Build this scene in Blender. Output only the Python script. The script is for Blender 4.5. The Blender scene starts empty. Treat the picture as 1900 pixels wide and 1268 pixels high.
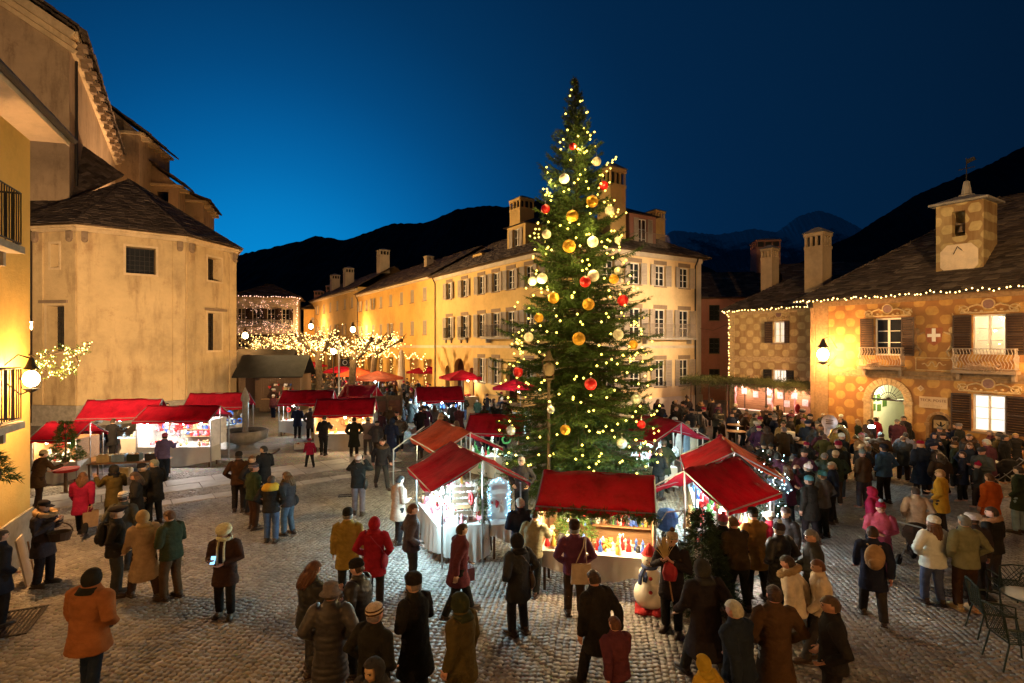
import bpy, bmesh, math, random
import numpy as np
from mathutils import Vector, Matrix, Euler
random.seed(7)
RNG = np.random.default_rng(11)
SC = bpy.context.scene
COL = SC.collection
pi = math.pi
# ------------------------------------------------------------------ camera
F = 1020.0            # focal length in photo pixels (1900 wide)
CAMH = 5.0
HV = 640.0            # horizon row of the photo
cd = bpy.data.cameras.new('camera')
cam = bpy.data.objects.new('camera', cd)
COL.objects.link(cam)
cam.location = (0, 0, CAMH)
cam.rotation_euler = (pi / 2, 0, 0)
cd.sensor_width = 36.0
cd.lens = 36.0 * F / 1900.0
cd.shift_y = 6.0 / 1900.0
cd.clip_start = 0.1
cd.clip_end = 20000
SC.camera = cam
SC.render.engine = 'CYCLES'
SC.view_settings.view_transform = 'Standard'
SC.view_settings.look = 'None'
SC.view_settings.gamma = 1.0
SC.view_settings.exposure = 0.0
SC.view_settings.use_curve_mapping = False
cy = SC.cycles
cy.use_denoising = True
try:
 cy.denoiser = 'OPENIMAGEDENOISE'
except Exception:
 pass
cy.max_bounces = 5
cy.diffuse_bounces = 2
cy.glossy_bounces = 2
cy.transmission_bounces = 4
cy.transparent_max_bounces = 6
cy.sample_clamp_indirect = 3.0
cy.sample_clamp_direct = 0.0
cy.caustics_reflective = False
cy.caustics_refractive = False
cy.use_light_tree = True
# ------------------------------------------------------------------ dusk sky
W = bpy.data.worlds.new('World')
SC.world = W
W.use_nodes = True
wn = W.node_tree
wn.nodes.clear()
w_out = wn.nodes.new('ShaderNodeOutputWorld')
w_bg = wn.nodes.new('ShaderNodeBackground')
w_tc = wn.nodes.new('ShaderNodeTexCoord')
w_dot = wn.nodes.new('ShaderNodeVectorMath'); w_dot.operation = 'DOT_PRODUCT'
gd = Vector((-0.44, 1.0, -0.02)).normalized()       # where the sun went down
w_dot.inputs[1].default_value = gd
w_mr = wn.nodes.new('ShaderNodeMapRange')
w_mr.inputs['From Min'].default_value = -1.0
w_mr.inputs['From Max'].default_value = 1.0
w_cr = wn.nodes.new('ShaderNodeValToRGB')
cr = w_cr.color_ramp
cr.interpolation = 'B_SPLINE'
stops = [(-1.0, (.0007, .006, .018)), (.35, (.0009, .010, .032)), (.55, (.001, .015, .048)), (.72, (.001, .017, .058)),
  (.83, (.001, .032, .105)), (.90, (.001, .058, .19)), (.955, (.001, .125, .385)), (1.0, (.002, .30, .76))]
while len(cr.elements) < len(stops):
 cr.elements.new(0.5)
for e, (p, c) in zip(cr.elements, stops):
 e.position = (p + 1) / 2
 e.color = (*c, 1)
wn.links.new(w_tc.outputs['Generated'], w_dot.inputs[0])
wn.links.new(w_dot.outputs['Value'], w_mr.inputs['Value'])
wn.links.new(w_mr.outputs['Result'], w_cr.inputs['Fac'])
wn.links.new(w_cr.outputs['Color'], w_bg.inputs['Color'])
w_bg.inputs['Strength'].default_value = 1.0
wn.links.new(w_bg.outputs['Background'], w_out.inputs['Surface'])
SODIUM = (1.0, 0.50, 0.16)
WARM = (1.0, 0.72, 0.38)
COOL = (0.55, 0.90, 1.0)
WHITE = (1.0, 0.93, 0.82)
PW = dict(lantern_a=3000, lantern_b=6500, lantern_r=1700, street=4200, far=6000, back=3500, flood=26000, stall=55, nave=30000, nave_f=15000, fl_r=9600, fl_l=22000, fl_2=10500, fl_p=14000)
# ------------------------------------------------------------------ mesh builder
class MB:
 def __init__(s):
  s.v = []; s.f = []; s.m = []
 def add(s, vs, fs, mi=0):
  o = len(s.v)
  s.v.extend([tuple(p) for p in vs])
  for f in fs:
   s.f.append(tuple(i + o for i in f)); s.m.append(mi)
  return s
 def box(s, c, d, rz=0.0, mi=0, R=None):
  hx, hy, hz = d[0] / 2, d[1] / 2, d[2] / 2
  P = [(-hx, -hy, -hz), (hx, -hy, -hz), (hx, hy, -hz), (-hx, hy, -hz), (-hx, -hy, hz), (hx, -hy, hz), (hx, hy, hz), (-hx, hy, hz)]
  if R is None:
   ca, sa = math.cos(rz), math.sin(rz)
   P = [(c[0] + x * ca - y * sa, c[1] + x * sa + y * ca, c[2] + z) for x, y, z in P]
  else:
   P = [tuple(R @ Vector(p) + Vector(c)) for p in P]
  return s.add(P, [(0, 3, 2, 1), (4, 5, 6, 7), (0, 1, 5, 4), (1, 2, 6, 5), (2, 3, 7, 6), (3, 0, 4, 7)], mi)
 def bb(s, x0, x1, y0, y1, z0, z1, mi=0):
  return s.box(((x0 + x1) / 2, (y0 + y1) / 2, (z0 + z1) / 2), (abs(x1 - x0), abs(y1 - y0), abs(z1 - z0)), 0, mi)
 def poly(s, pts, mi=0):
  return s.add(pts, [tuple(range(len(pts)))], mi)
 def prism(s, pts, z0, z1, mi=0, top=True, bottom=True):
  n = len(pts)
  vs = [(p[0], p[1], z0) for p in pts] + [(p[0], p[1], z1) for p in pts]
  fs = [(i, (i + 1) % n, n + (i + 1) % n, n + i) for i in range(n)]
  if top: fs.append(tuple(range(n, 2 * n)))
  if bottom: fs.append(tuple(range(n - 1, -1, -1)))
  return s.add(vs, fs, mi)
 def extrude_y(s, pts, y0, y1, mi=0):      # pts in (x,z), ccw seen from -y
  n = len(pts)
  vs = [(p[0], y0, p[1]) for p in pts] + [(p[0], y1, p[1]) for p in pts]
  fs = [(i, n + i, n + (i + 1) % n, (i + 1) % n) for i in range(n)]
  fs += [tuple(range(n)), tuple(range(2 * n - 1, n - 1, -1))]
  return s.add(vs, fs, mi)
 def tube(s, pts, rad, n=8, mi=0, cap=True, flat=1.0):
  pts = [Vector(p) for p in pts]
  if not hasattr(rad, '__len__'): rad = [rad] * len(pts)
  vs = []; fs = []
  up = Vector((0, 0, 1)); prev = None
  for i, p in enumerate(pts):
   t = (pts[min(i + 1, len(pts) - 1)] - pts[max(i - 1, 0)])
   t = t.normalized() if t.length > 1e-9 else Vector((0, 0, 1))
   if prev is None:
    a = Vector((1, 0, 0)) if abs(t.z) > .9 else up
    u = t.cross(a).normalized()
   else:
    u = prev - t * prev.dot(t)
    u = u.normalized() if u.length > 1e-6 else t.cross(Vector((1, .3, .2))).normalized()
   prev = u
   w = t.cross(u)
   for k in range(n):
    a = 2 * pi * k / n
    vs.append(p + u * (math.cos(a) * rad[i]) + w * (math.sin(a) * rad[i] * flat))
  for i in range(len(pts) - 1):
   for k in range(n):
    a = i * n + k; b = i * n + (k + 1) % n
    fs.append((a, b, b + n, a + n))
  if cap:
   fs.append(tuple(range(n - 1, -1, -1))); fs.append(tuple(range((len(pts) - 1) * n, len(pts) * n)))
  return s.add(vs, fs, mi)
 def lathe(s, prof, c=(0, 0, 0), n=14, mi=0, sx=1.0, sy=1.0):
  vs = []; fs = []
  for r, z in prof:
   for k in range(n):
    a = 2 * pi * k / n
    vs.append((c[0] + r * math.cos(a) * sx, c[1] + r * math.sin(a) * sy, c[2] + z))
  for i in range(len(prof) - 1):
   for k in range(n):
    a = i * n + k; b = i * n + (k + 1) % n
    fs.append((a, b, b + n, a + n))
  fs.append(tuple(range(n - 1, -1, -1))); fs.append(tuple(range((len(prof) - 1) * n, len(prof) * n)))
  return s.add(vs, fs, mi)
 def ball(s, c, r, n=10, m=7, mi=0):
  if not hasattr(r, '__len__'): r = (r, r, r)
  vs = [(c[0], c[1], c[2] - r[2])]; fs = []
  for i in range(1, m):
   t = -pi / 2 + pi * i / m
   for k in range(n):
    a = 2 * pi * k / n
    vs.append((c[0] + r[0] * math.cos(t) * math.cos(a), c[1] + r[1] * math.cos(t) * math.sin(a), c[2] + r[2] * math.sin(t)))
  vs.append((c[0], c[1], c[2] + r[2]))
  for k in range(n):
   fs.append((0, 1 + (k + 1) % n, 1 + k))
  for i in range(m - 2):
   for k in range(n):
    a = 1 + i * n + k; b = 1 + i * n + (k + 1) % n
    fs.append((a, b, b + n, a + n))
  top = len(vs) - 1; base = 1 + (m - 2) * n
  for k in range(n):
   fs.append((base + k, base + (k + 1) % n, top))
  return s.add(vs, fs, mi)
 def mesh(s, name, mats, smooth=False):
  me = bpy.data.meshes.new(name)
  me.from_pydata(s.v, [], s.f)
  if not hasattr(mats, '__len__'): mats = [mats]
  for m in mats: me.materials.append(m)
  if any(s.m): me.polygons.foreach_set('material_index', s.m)
  if smooth: me.polygons.foreach_set('use_smooth', [True] * len(s.f))
  me.update()
  return me
 def build(s, name, mats, parent=None, loc=None, rz=0.0, smooth=False, **kw):
  return link(name, s.mesh(name, mats, smooth), parent, loc, rz, **kw)
def link(name, data, parent=None, loc=None, rz=0.0, label=None, cat=None, group=None, kind=None, color=None, rot=None, scale=None):
 o = bpy.data.objects.new(name, data)
 COL.objects.link(o)
 if parent is not None: o.parent = parent
 if loc is not None: o.location = loc
 if rot is not None: o.rotation_euler = rot
 elif rz: o.rotation_euler = (0, 0, rz)
 if scale is not None: o.scale = (scale,) * 3 if not hasattr(scale, '__len__') else scale
 if label: o['label'] = label
 if cat: o['category'] = cat
 if group: o['group'] = group
 if kind: o['kind'] = kind
 if color is not None: o.color = (*color[:3], 1)
 return o
def thing(name, label, cat, loc=(0, 0, 0), rz=0.0, group=None):
 return link(name, None, None, loc, rz, label, cat, group)
def copy_tree(o, parent=None):
 c = o.copy(); COL.objects.link(c)
 c.parent = parent
 for ch in list(o.children):
  copy_tree(ch, c)
 return c
def G(u, v, z=0.0):
 """world point at height z seen at photo pixel (u, v)"""
 y = F * (CAMH - z) / (v - HV)
 return Vector(((u - 950) / F * y, y, z))
def PY(u, v, y):
 """world point at depth y seen at photo pixel (u, v)"""
 return Vector(((u - 950) / F * y, y, CAMH + (HV - v) / F * y))
# ------------------------------------------------------------------ materials
class NT:
 def __init__(s, name):
  s.mat = bpy.data.materials.new(name); s.mat.use_nodes = True
  s.t = s.mat.node_tree; s.t.nodes.clear()
  s.out = s.t.nodes.new('ShaderNodeOutputMaterial')
  s.b = s.t.nodes.new('ShaderNodeBsdfPrincipled')
  s.t.links.new(s.b.outputs[0], s.out.inputs[0])
  s._tc = None
 def n(s, typ, **kw):
  nd = s.t.nodes.new(typ)
  for k, v in kw.items(): setattr(nd, k, v)
  return nd
 def l(s, a, b): s.t.links.new(a, b)
 def tc(s, which='Object'):
  if s._tc is None: s._tc = s.n('ShaderNodeTexCoord')
  return s._tc.outputs[which]
 def set(s, inp, val):
  if hasattr(val, 'is_output') or isinstance(val, bpy.types.NodeSocket): s.l(val, inp)
  elif hasattr(val, '__len__') and len(val) == 3 and inp.type == 'RGBA': inp.default_value = (*val, 1)
  else: inp.default_value = val
 def math(s, op, a, b=None, c=None):
  nd = s.n('ShaderNodeMath', operation=op)
  s.set(nd.inputs[0], a)
  if b is not None: s.set(nd.inputs[1], b)
  if c is not None: s.set(nd.inputs[2], c)
  return nd.outputs[0]
 def noise(s, scale, detail=4, rough=.6, vec=None, stretch=None):
  nd = s.n('ShaderNodeTexNoise')
  nd.inputs['Scale'].default_value = scale; nd.inputs['Detail'].default_value = detail; nd.inputs['Roughness'].default_value = rough
  v = vec if vec is not None else s.tc()
  if stretch:
   mp = s.n('ShaderNodeMapping'); mp.inputs['Scale'].default_value = stretch
   s.l(v, mp.inputs[0]); v = mp.outputs[0]
  s.l(v, nd.inputs['Vector'])
  return nd.outputs['Fac']
 def ramp(s, f, stops):
  nd = s.n('ShaderNodeValToRGB'); e = nd.color_ramp.elements
  while len(e) < len(stops): e.new(.5)
  for x, (p, c) in zip(e, stops):
   x.position = p; x.color = (*c, 1) if len(c) == 3 else c
  s.l(f, nd.inputs[0]); return nd.outputs[0]
 def mix(s, f, a, b, mode='MIX'):
  nd = s.n('ShaderNodeMix', data_type='RGBA', blend_type=mode)
  s.set(nd.inputs[0], f); s.set(nd.inputs[6], a); s.set(nd.inputs[7], b)
  return nd.outputs[2]
 def sep(s, v):
  nd = s.n('ShaderNodeSeparateXYZ'); s.l(v, nd.inputs[0]); return nd.outputs
 def bump(s, h, strength=.3, dist=.02):
  nd = s.n('ShaderNodeBump'); nd.inputs['Strength'].default_value = strength; nd.inputs['Distance'].default_value = dist
  s.l(h, nd.inputs['Height']); s.l(nd.outputs[0], s.b.inputs['Normal'])
 def fin(s, color=None, rough=.8, metal=0.0, spec=.3):
  if color is not None: s.set(s.b.inputs['Base Color'], color)
  s.set(s.b.inputs['Roughness'], rough); s.b.inputs['Metallic'].default_value = metal
  s.b.inputs['Specular IOR Level'].default_value = spec
  return s.mat
def k(c, f): return tuple(min(1, x * f) for x in c)
def m_plain(name, c, rough=.7, metal=0., spec=.3, var=.25, scale=6., bump=0.1):
 t = NT(name)
 f = t.noise(scale)
 col = t.ramp(f, [(.25, k(c, 1 - var)), (.75, k(c, 1 + var))])
 if bump: t.bump(t.noise(scale * 6), bump, .01)
 return t.fin(col, rough, metal, spec)
def m_plaster(name, c, dirt, scale=.35, streak=.5, bump=.35):
 t = NT(name)
 f1 = t.noise(scale, 7, .68)
 f2 = t.noise(1.1, 5, .7, stretch=(1, 1, .18))
 f3 = t.noise(5.5, 4, .6); f4 = t.noise(scale * 2.4, 8, .75)
 a = t.ramp(f1, [(.28, k(c, .62)), (.5, c), (.75, k(c, 1.25))])
 a = t.mix(t.math('MULTIPLY', t.ramp(f4, [(.56, (0, 0, 0)), (.64, (1, 1, 1))]), min(1, streak * .75)), a, k(dirt, 1.5))
 a = t.mix(t.math('MULTIPLY', t.ramp(f2, [(.5, (0, 0, 0)), (.75, (1, 1, 1))]), streak), a, dirt)
 a = t.mix(t.math('MULTIPLY', t.ramp(f3, [(.45, (0, 0, 0)), (.8, (1, 1, 1))]), .25), a, k(c, 1.3))
 t.bump(t.math('ADD', t.noise(14, 5), t.math('MULTIPLY', t.noise(2.2), 1.2)), bump, .03)
 return t.fin(a, .88, 0, .15)
def m_emit(name, c, s):
 t = NT(name)
 t.b.inputs['Base Color'].default_value = (*c, 1)
 t.b.inputs['Emission Color'].default_value = (*c, 1)
 t.b.inputs['Emission Strength'].default_value = s
 return t.mat
def m_bulb(name, c, s):
 m = m_emit(name, c, s)
 return m
def m_cloth(name, rough=.92, scale=22., bump=.55, spec=.1, weave=True):
 """cloth coloured by the object's own colour"""
 t = NT(name)
 oi = t.n('ShaderNodeObjectInfo')
 f = t.noise(scale * .3, 4)
 col = t.mix(1.0, oi.outputs['Color'], t.ramp(f, [(.25, (.68,) * 3), (.75, (1.25,) * 3)]), 'MULTIPLY')
 t.bump(t.math('ADD', t.noise(scale), t.math('MULTIPLY', t.noise(scale * .35), 2.0)), bump, .02)
 return t.fin(col, rough, 0, spec)
M = {}
M['cloth'] = m_cloth('cloth')
M['puffer'] = m_cloth('puffer_nylon', .5, 14, .35, .35)
M['skin'] = m_cloth('skin', .55, 30, .08, .35)
M['hair'] = m_cloth('hair', .55, 60, .6, .35)
M['knit'] = m_cloth('knit_wool', .95, 70, .8, .1)
M['leather'] = m_cloth('leather', .5, 30, .2, .4)
M['eye'] = m_plain('eye_dark', (.02, .015, .012), .2, 0, .5, 0, 1, 0)
M['lip'] = m_plain('lip', (.30, .09, .07), .5, 0, .3, .1, 9, 0)
M['goods'] = m_cloth('painted_goods', .5, 16, .15, .4)
M['red_canvas'] = None
def m_canvas(name, c):
 t = NT(name)
 f = t.noise(1.3, 3); f2 = t.noise(60, 2)
 col = t.ramp(t.noise(2.2, 6, .7), [(.25, k(c, .55)), (.5, c), (.75, k(c, 1.25))])
 t.bump(t.math('ADD', t.math('MULTIPLY', f2, .25), t.math('MULTIPLY', t.noise(5, 5, .65, stretch=(1, .35, .35)), 3.0)), .6, .06)
 t.b.inputs['Transmission Weight'].default_value = 0
 mat = t.fin(col, .75, 0, .2)
 tr = t.n('ShaderNodeBsdfTranslucent'); t.l(col, tr.inputs['Color'])
 mx = t.n('ShaderNodeMixShader'); mx.inputs[0].default_value = .35
 t.l(t.b.outputs[0], mx.inputs[1]); t.l(tr.outputs[0], mx.inputs[2]); t.l(mx.outputs[0], t.out.inputs[0])
 return mat
M['red_canvas'] = m_canvas('red_canvas', (.36, .006, .026))
M['orange_canvas'] = m_canvas('orange_canvas', (.55, .09, .03))
M['white_canvas'] = m_canvas('white_canvas', (.75, .72, .68))
M['white_cloth'] = m_plain('white_tablecloth', (.56, .54, .51), .85, 0, .1, .10, 2, .35)
M['wood'] = None
def m_wood(name, c):
 t = NT(name)
 f = t.noise(3, 6, .65, stretch=(1, 8, 8))
 col = t.ramp(f, [(.25, k(c, .55)), (.5, c), (.8, k(c, 1.3))])
 t.bump(f, .3, .01)
 return t.fin(col, .7, 0, .25)
M['wood'] = m_wood('warm_wood', (.34, .19, .09))
M['dark_wood'] = m_wood('dark_wood', (.10, .06, .035))
M['metal'] = m_plain('grey_metal', (.35, .35, .36), .4, .8, .5, .1, 5, .05)
M['iron'] = m_plain('wrought_iron', (.035, .03, .028), .55, .5, .4, .3, 20, .2)
M['pale_iron'] = m_plain('painted_iron', (.34, .28, .24), .6, .0, .3, .2, 10, .1)
M['stone'] = m_plain('granite', (.30, .27, .24), .85, 0, .2, .3, 4, .5)
M['glass_dark'] = m_plain('window_glass', (.02, .022, .026), .06, 0, .6, .3, 2, .0)
M['white_paint'] = m_plain('white_paint', (.72, .68, .62), .6, 0, .3, .08, 6, .08)
M['fir'] = None
def m_needle(name, c1, c2):
 t = NT(name)
 f = t.noise(1.6, 4, .7)
 f2 = t.noise(9, 2)
 col = t.ramp(t.math('ADD', t.math('MULTIPLY', f, .6), t.math('MULTIPLY', f2, .4)), [(.3, c1), (.7, c2)])
 return t.fin(col, .65, 0, .25)
M['fir'] = m_needle('fir_needles', (.020, .042, .010), (.075, .120, .022))
M['fir_dark'] = m_needle('dark_fir_needles', (.010, .022, .010), (.03, .055, .02))
M['leaf'] = m_needle('green_leaf', (.03, .07, .012), (.09, .16, .03))
M['bark'] = m_plain('bark', (.10, .07, .05), .9, 0, .1, .45, 7, .9)
M['terracotta'] = m_plain('terracotta', (.30, .10, .05), .8, 0, .2, .2, 6, .2)
M['bulb_warm'] = m_bulb('warm_bulb', (1.0, .66, .22), 8.0)
M['bulb_tree'] = m_bulb('tree_bulb', (1.0, .76, .12), 5.5)
M['bulb_cool'] = m_bulb('cool_bulb', (.55, .92, 1.0), 16.0)
M['bulb_pink'] = m_bulb('rosy_bulb', (1.0, .58, .42), 4.0)
M['lamp_cool'] = m_bulb('cold_lamp', (.75, .97, 1.0), 45.0)
M['lamp_warm'] = m_bulb('warm_lamp', (1.0, .80, .50), 30.0)
M['teal'] = m_plain('teal_curtain', (.03, .16, .22), .9, 0, .1, .2, 5, .2)
M['lit_rose'] = m_emit('rosy_lit_panel', (1.0, .55, .48), 5.0)
M['straw'] = m_plain('straw', (.5, .36, .16), .9, 0, .1, .2, 9, .2)
M['lamp_sodium'] = m_bulb('sodium_lamp', (1.0, .72, .36), 45.0)
def lamp_light(name, p, power, color, parent=None, radius=.12, spot=None, target=None):
 ld = bpy.data.lights.new(name, 'SPOT' if spot else 'POINT')
 ld.energy = power; ld.color = color; ld.shadow_soft_size = radius
 o = bpy.data.objects.new(name, ld); COL.objects.link(o)
 if spot:
  ld.spot_size = spot; ld.spot_blend = .8
  d = Vector(target) - Vector(p)
  o.rotation_euler = d.to_track_quat('-Z', 'Y').to_euler()
 if parent is not None:
  o.parent = parent
  o.location = Vector(p) - parent.matrix_basis.translation if not parent.rotation_euler.z else parent.matrix_basis.inverted() @ Vector(p)
  if parent.rotation_euler.z and spot:
   o.rotation_euler = (parent.matrix_basis.to_3x3().inverted() @ o.rotation_euler.to_matrix()).to_euler()
 else:
  o.location = p
 return o
# ------------------------------------------------------------------ frames
class Fr:
 """local frame: x to the right along a facade seen from outside, y inward, z up"""
 def __init__(s, o, ang):
  s.o = Vector((o[0], o[1], 0)); s.a = ang; s.c = math.cos(ang); s.s = math.sin(ang)
 def w(s, x, y=0, z=0):
  return Vector((s.o.x + x * s.c - y * s.s, s.o.y + x * s.s + y * s.c, z))
SA = math.radians(32.3)
S = Fr((3.8, 34.0), SA)                 # x along the short front, y up the street
def S2(x, y, z=0): return S.w(x, y, z)
DIRT = (.17, .12, .075)
M['pl_yellow'] = m_plaster('yellow_plaster', (.62, .42, .17), (.38, .27, .13), .25, .35)
M['pl_yellow2'] = m_plaster('ochre_plaster', (.62, .38, .12), (.42, .27, .10), .2, .3)
M['pl_cream'] = m_plaster('cream_plaster', (.66, .49, .28), (.46, .34, .2), .25, .3)
M['pl_pale'] = m_plaster('pale_plaster', (.55, .47, .38), (.33, .27, .2), .3, .5)
M['pl_apse'] = m_plaster('chapel_plaster', (.53, .39, .22), (.25, .16, .085), .33, .9, .7)
M['pl_nave'] = m_plaster('church_plaster', (.40, .29, .19), (.17, .115, .075), .25, 1.0, .6)
M['pl_dim'] = m_plaster('dull_rose_plaster', (.38, .19, .15), (.22, .12, .09), .3, .6)
M['pl_soffit'] = m_plaster('soffit_paint', (.68, .55, .45), (.5, .4, .3), .5, .2)
M['trim'] = m_plain('grey_brown_trim', (.25, .18, .125), .8, 0, .2, .2, 3, .2)
M['shutter'] = m_plain('grey_shutter', (.40, .34, .29), .7, 0, .25, .15, 5, .2)
M['shutter_brown'] = m_plain('brown_shutter', (.050, .030, .022), .6, 0, .3, .3, 5, .3)
M['roof_slab'] = None
def m_roof():
 t = NT('stone_roof_slab')
 at = t.n('ShaderNodeAttribute'); at.attribute_name = 'tone'
 f = t.noise(3.5, 5, .7)
 c = t.ramp(t.math('ADD', t.math('MULTIPLY', at.outputs['Fac'], .6), t.math('MULTIPLY', f, .5)), [(.2, (.035, .026, .022)), (.55, (.085, .062, .048)), (.95, (.20, .155, .12))])
 t.bump(t.noise(18, 4), .5, .02)
 return t.fin(c, .82, 0, .25)
M['roof_slab'] = m_roof()
M['pink_plaster'] = m_plaster('belfry_plaster', (.50, .36, .22), (.3, .2, .12), .5, .6)
def m_fresco(name, base, dot, sx=1.15, sz=.92, r=.28, dirt=(.22, .11, .045), zoff=.1):
 t = NT(name)
 xyz = t.sep(t.tc('UV'))
 n1 = t.noise(.5, 6, .7); n2 = t.noise(4, 4, .6); n3 = t.noise(1.0, 5, .7, stretch=(1, 1, .25)); n4 = t.noise(1.3, 2, .5)
 zz = t.math('DIVIDE', t.math('ADD', xyz[1], zoff), sz / 2)
 row = t.math('FLOOR', zz)
 off = t.math('MULTIPLY', t.math('MODULO', row, 2.0), .5)
 fx = t.math('SUBTRACT', t.math('FRACT', t.math('ADD', t.math('DIVIDE', xyz[0], sx), off)), .5)
 fz = t.math('SUBTRACT', t.math('FRACT', zz), .5)
 dx = t.math('MULTIPLY', t.math('ADD', fx, t.math('MULTIPLY', t.math('SUBTRACT', n4, .5), .35)), sx); dz = t.math('MULTIPLY', fz, sz / 2)
 d = t.math('SQRT', t.math('ADD', t.math('MULTIPLY', dx, dx), t.math('MULTIPLY', dz, dz)))
 dd = t.math('ADD', d, t.math('MULTIPLY', t.math('SUBTRACT', n2, .5), .05))
 mask = t.math('SUBTRACT', 1.0, t.math('SMOOTH_MIN', 1.0, t.math('MAXIMUM', t.math('MULTIPLY', t.math('SUBTRACT', dd, r * .93), 30.0), 0.0), .01))
 bg = t.ramp(n1, [(.3, k(base, .62)), (.5, base), (.72, k(base, 1.3))])
 bg = t.mix(t.math('MULTIPLY', t.ramp(n3, [(.38, (0, 0, 0)), (.66, (1, 1, 1))]), .75), bg, dirt)
 dc = t.ramp(n1, [(.3, k(dot, .7)), (.7, k(dot, 1.2))])
 fade = t.math('MULTIPLY', mask, t.ramp(n2, [(.2, (.30,) * 3), (.6, (.66,) * 3)]))
 col = t.mix(fade, bg, dc)
 t.bump(t.math('ADD', n2, t.noise(20, 3)), .25, .02)
 return t.fin(col, .88, 0, .12)
M['fresco'] = m_fresco('dotted_fresco', (.29, .14, .052), (.52, .31, .095), .98, .80, .235)
M['fresco_pale'] = m_fresco('pale_dotted_fresco', (.40, .28, .14), (.66, .52, .26), .95, .80, .24)
# ------------------------------------------------------------------ ground and paving
def m_ground():
 t = NT('paving_ground')
 v = t.n('ShaderNodeTexVoronoi', feature='DISTANCE_TO_EDGE'); v.inputs['Scale'].default_value = 8.5; v.inputs['Randomness'].default_value = .55
 t.l(t.tc(), v.inputs['Vector'])
 v2 = t.n('ShaderNodeTexVoronoi', feature='F1'); v2.inputs['Scale'].default_value = 8.5; v2.inputs['Randomness'].default_value = .55
 t.l(t.tc(), v2.inputs['Vector'])
 e = t.ramp(v.outputs['Distance'], [(.02, (0, 0, 0)), (.10, (1, 1, 1))])
 n = t.noise(.35, 5, .7)
 sc = t.mix(.35, t.ramp(n, [(.3, (.15, .135, .12)), (.7, (.27, .245, .22))]), v2.outputs['Color'], 'SOFT_LIGHT')
 col = t.mix(e, (.085, .074, .064), sc)
 t.bump(e, .6, .02)
 return t.fin(col, .68, 0, .35)
gm = MB()
gr = 6000
xs = [-gr, -60, -20, 20, 60, gr]; ys = [-400, -5, 40, 120, gr]
gv = [(x, y, 0) for y in ys for x in xs]
gm.add(gv, [(j * 6 + i, j * 6 + i + 1, (j + 1) * 6 + i + 1, (j + 1) * 6 + i) for j in range(4) for i in range(5)])
ground = gm.build('ground', m_ground(), kind='structure')
ground.location = (0, 0, 0)
def m_sett():
 t = NT('granite_sett')
 at = t.n('ShaderNodeAttribute'); at.attribute_name = 'tone'
 geo = t.n('ShaderNodeNewGeometry')
 n = t.noise(.45, 5, .7, vec=geo.outputs['Position'])
 f = t.noise(60, 3, .6, vec=geo.outputs['Position'])
 c = t.ramp(at.outputs['Fac'], [(0, (.165, .145, .13)), (.5, (.235, .21, .19)), (1, (.31, .28, .25))])
 c = t.mix(.75, c, t.ramp(n, [(.3, (.25,) * 3), (.7, (.75,) * 3)]), 'OVERLAY')
 c = t.mix(.25, c, t.ramp(f, [(.3, (.3,) * 3), (.7, (.7,) * 3)]), 'OVERLAY')
 t.bump(t.noise(45, 3, .6, vec=geo.outputs['Position']), .2, .004)
 return t.fin(c, .58, 0, .4)
M['sett'] = m_sett()
EV = np.array([.8, .6]); NV = np.array([-.6, .8])        # along / across the slab bands
def in_band(x, y):
 n = x * NV[0] + y * NV[1]; s = x * EV[0] + y * EV[1]
 return (s > -9) & (s < 9.6) & (((n > 21.72) & (n < 23.68)) | ((n > 20.06) & (n < 20.74)))
PITCH = .106
def sett_layout():
 W_ = 1.65                       # width of one fan
 nx = int(W_ / PITCH)
 cx = []; cy_ = []; an = []
 for col in range(-16, 17):
  for i in range(nx):
   xl = (i + .5) / nx * W_ - W_ / 2
   arc = .55 * math.cos(xl / W_ * pi)               # fan arch
   slope = -.55 * pi / W_ * math.sin(xl / W_ * pi)
   rows = np.arange(6.2, 23.0, PITCH)
   cx.append(np.full(rows.shape, col * W_ + xl)); cy_.append(rows - arc + (.0 if col % 2 == 0 else PITCH * .5)); an.append(np.full(rows.shape, math.atan(slope)))
 x = np.concatenate(cx); y = np.concatenate(cy_); a = np.concatenate(an)
 th = math.radians(-9)
 x2 = x * math.cos(th) - (y - 14) * math.sin(th); y2 = x * math.sin(th) + (y - 14) * math.cos(th) + 14
 keep = (y2 > 7.0) & (y2 < 21.5) & (np.abs(x2) < y2 * .98 + .4) & (~in_band(x2, y2)) & ~((x2 < -11.3) & (y2 < 13.6))
 return x2[keep], y2[keep], a[keep] + th
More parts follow.
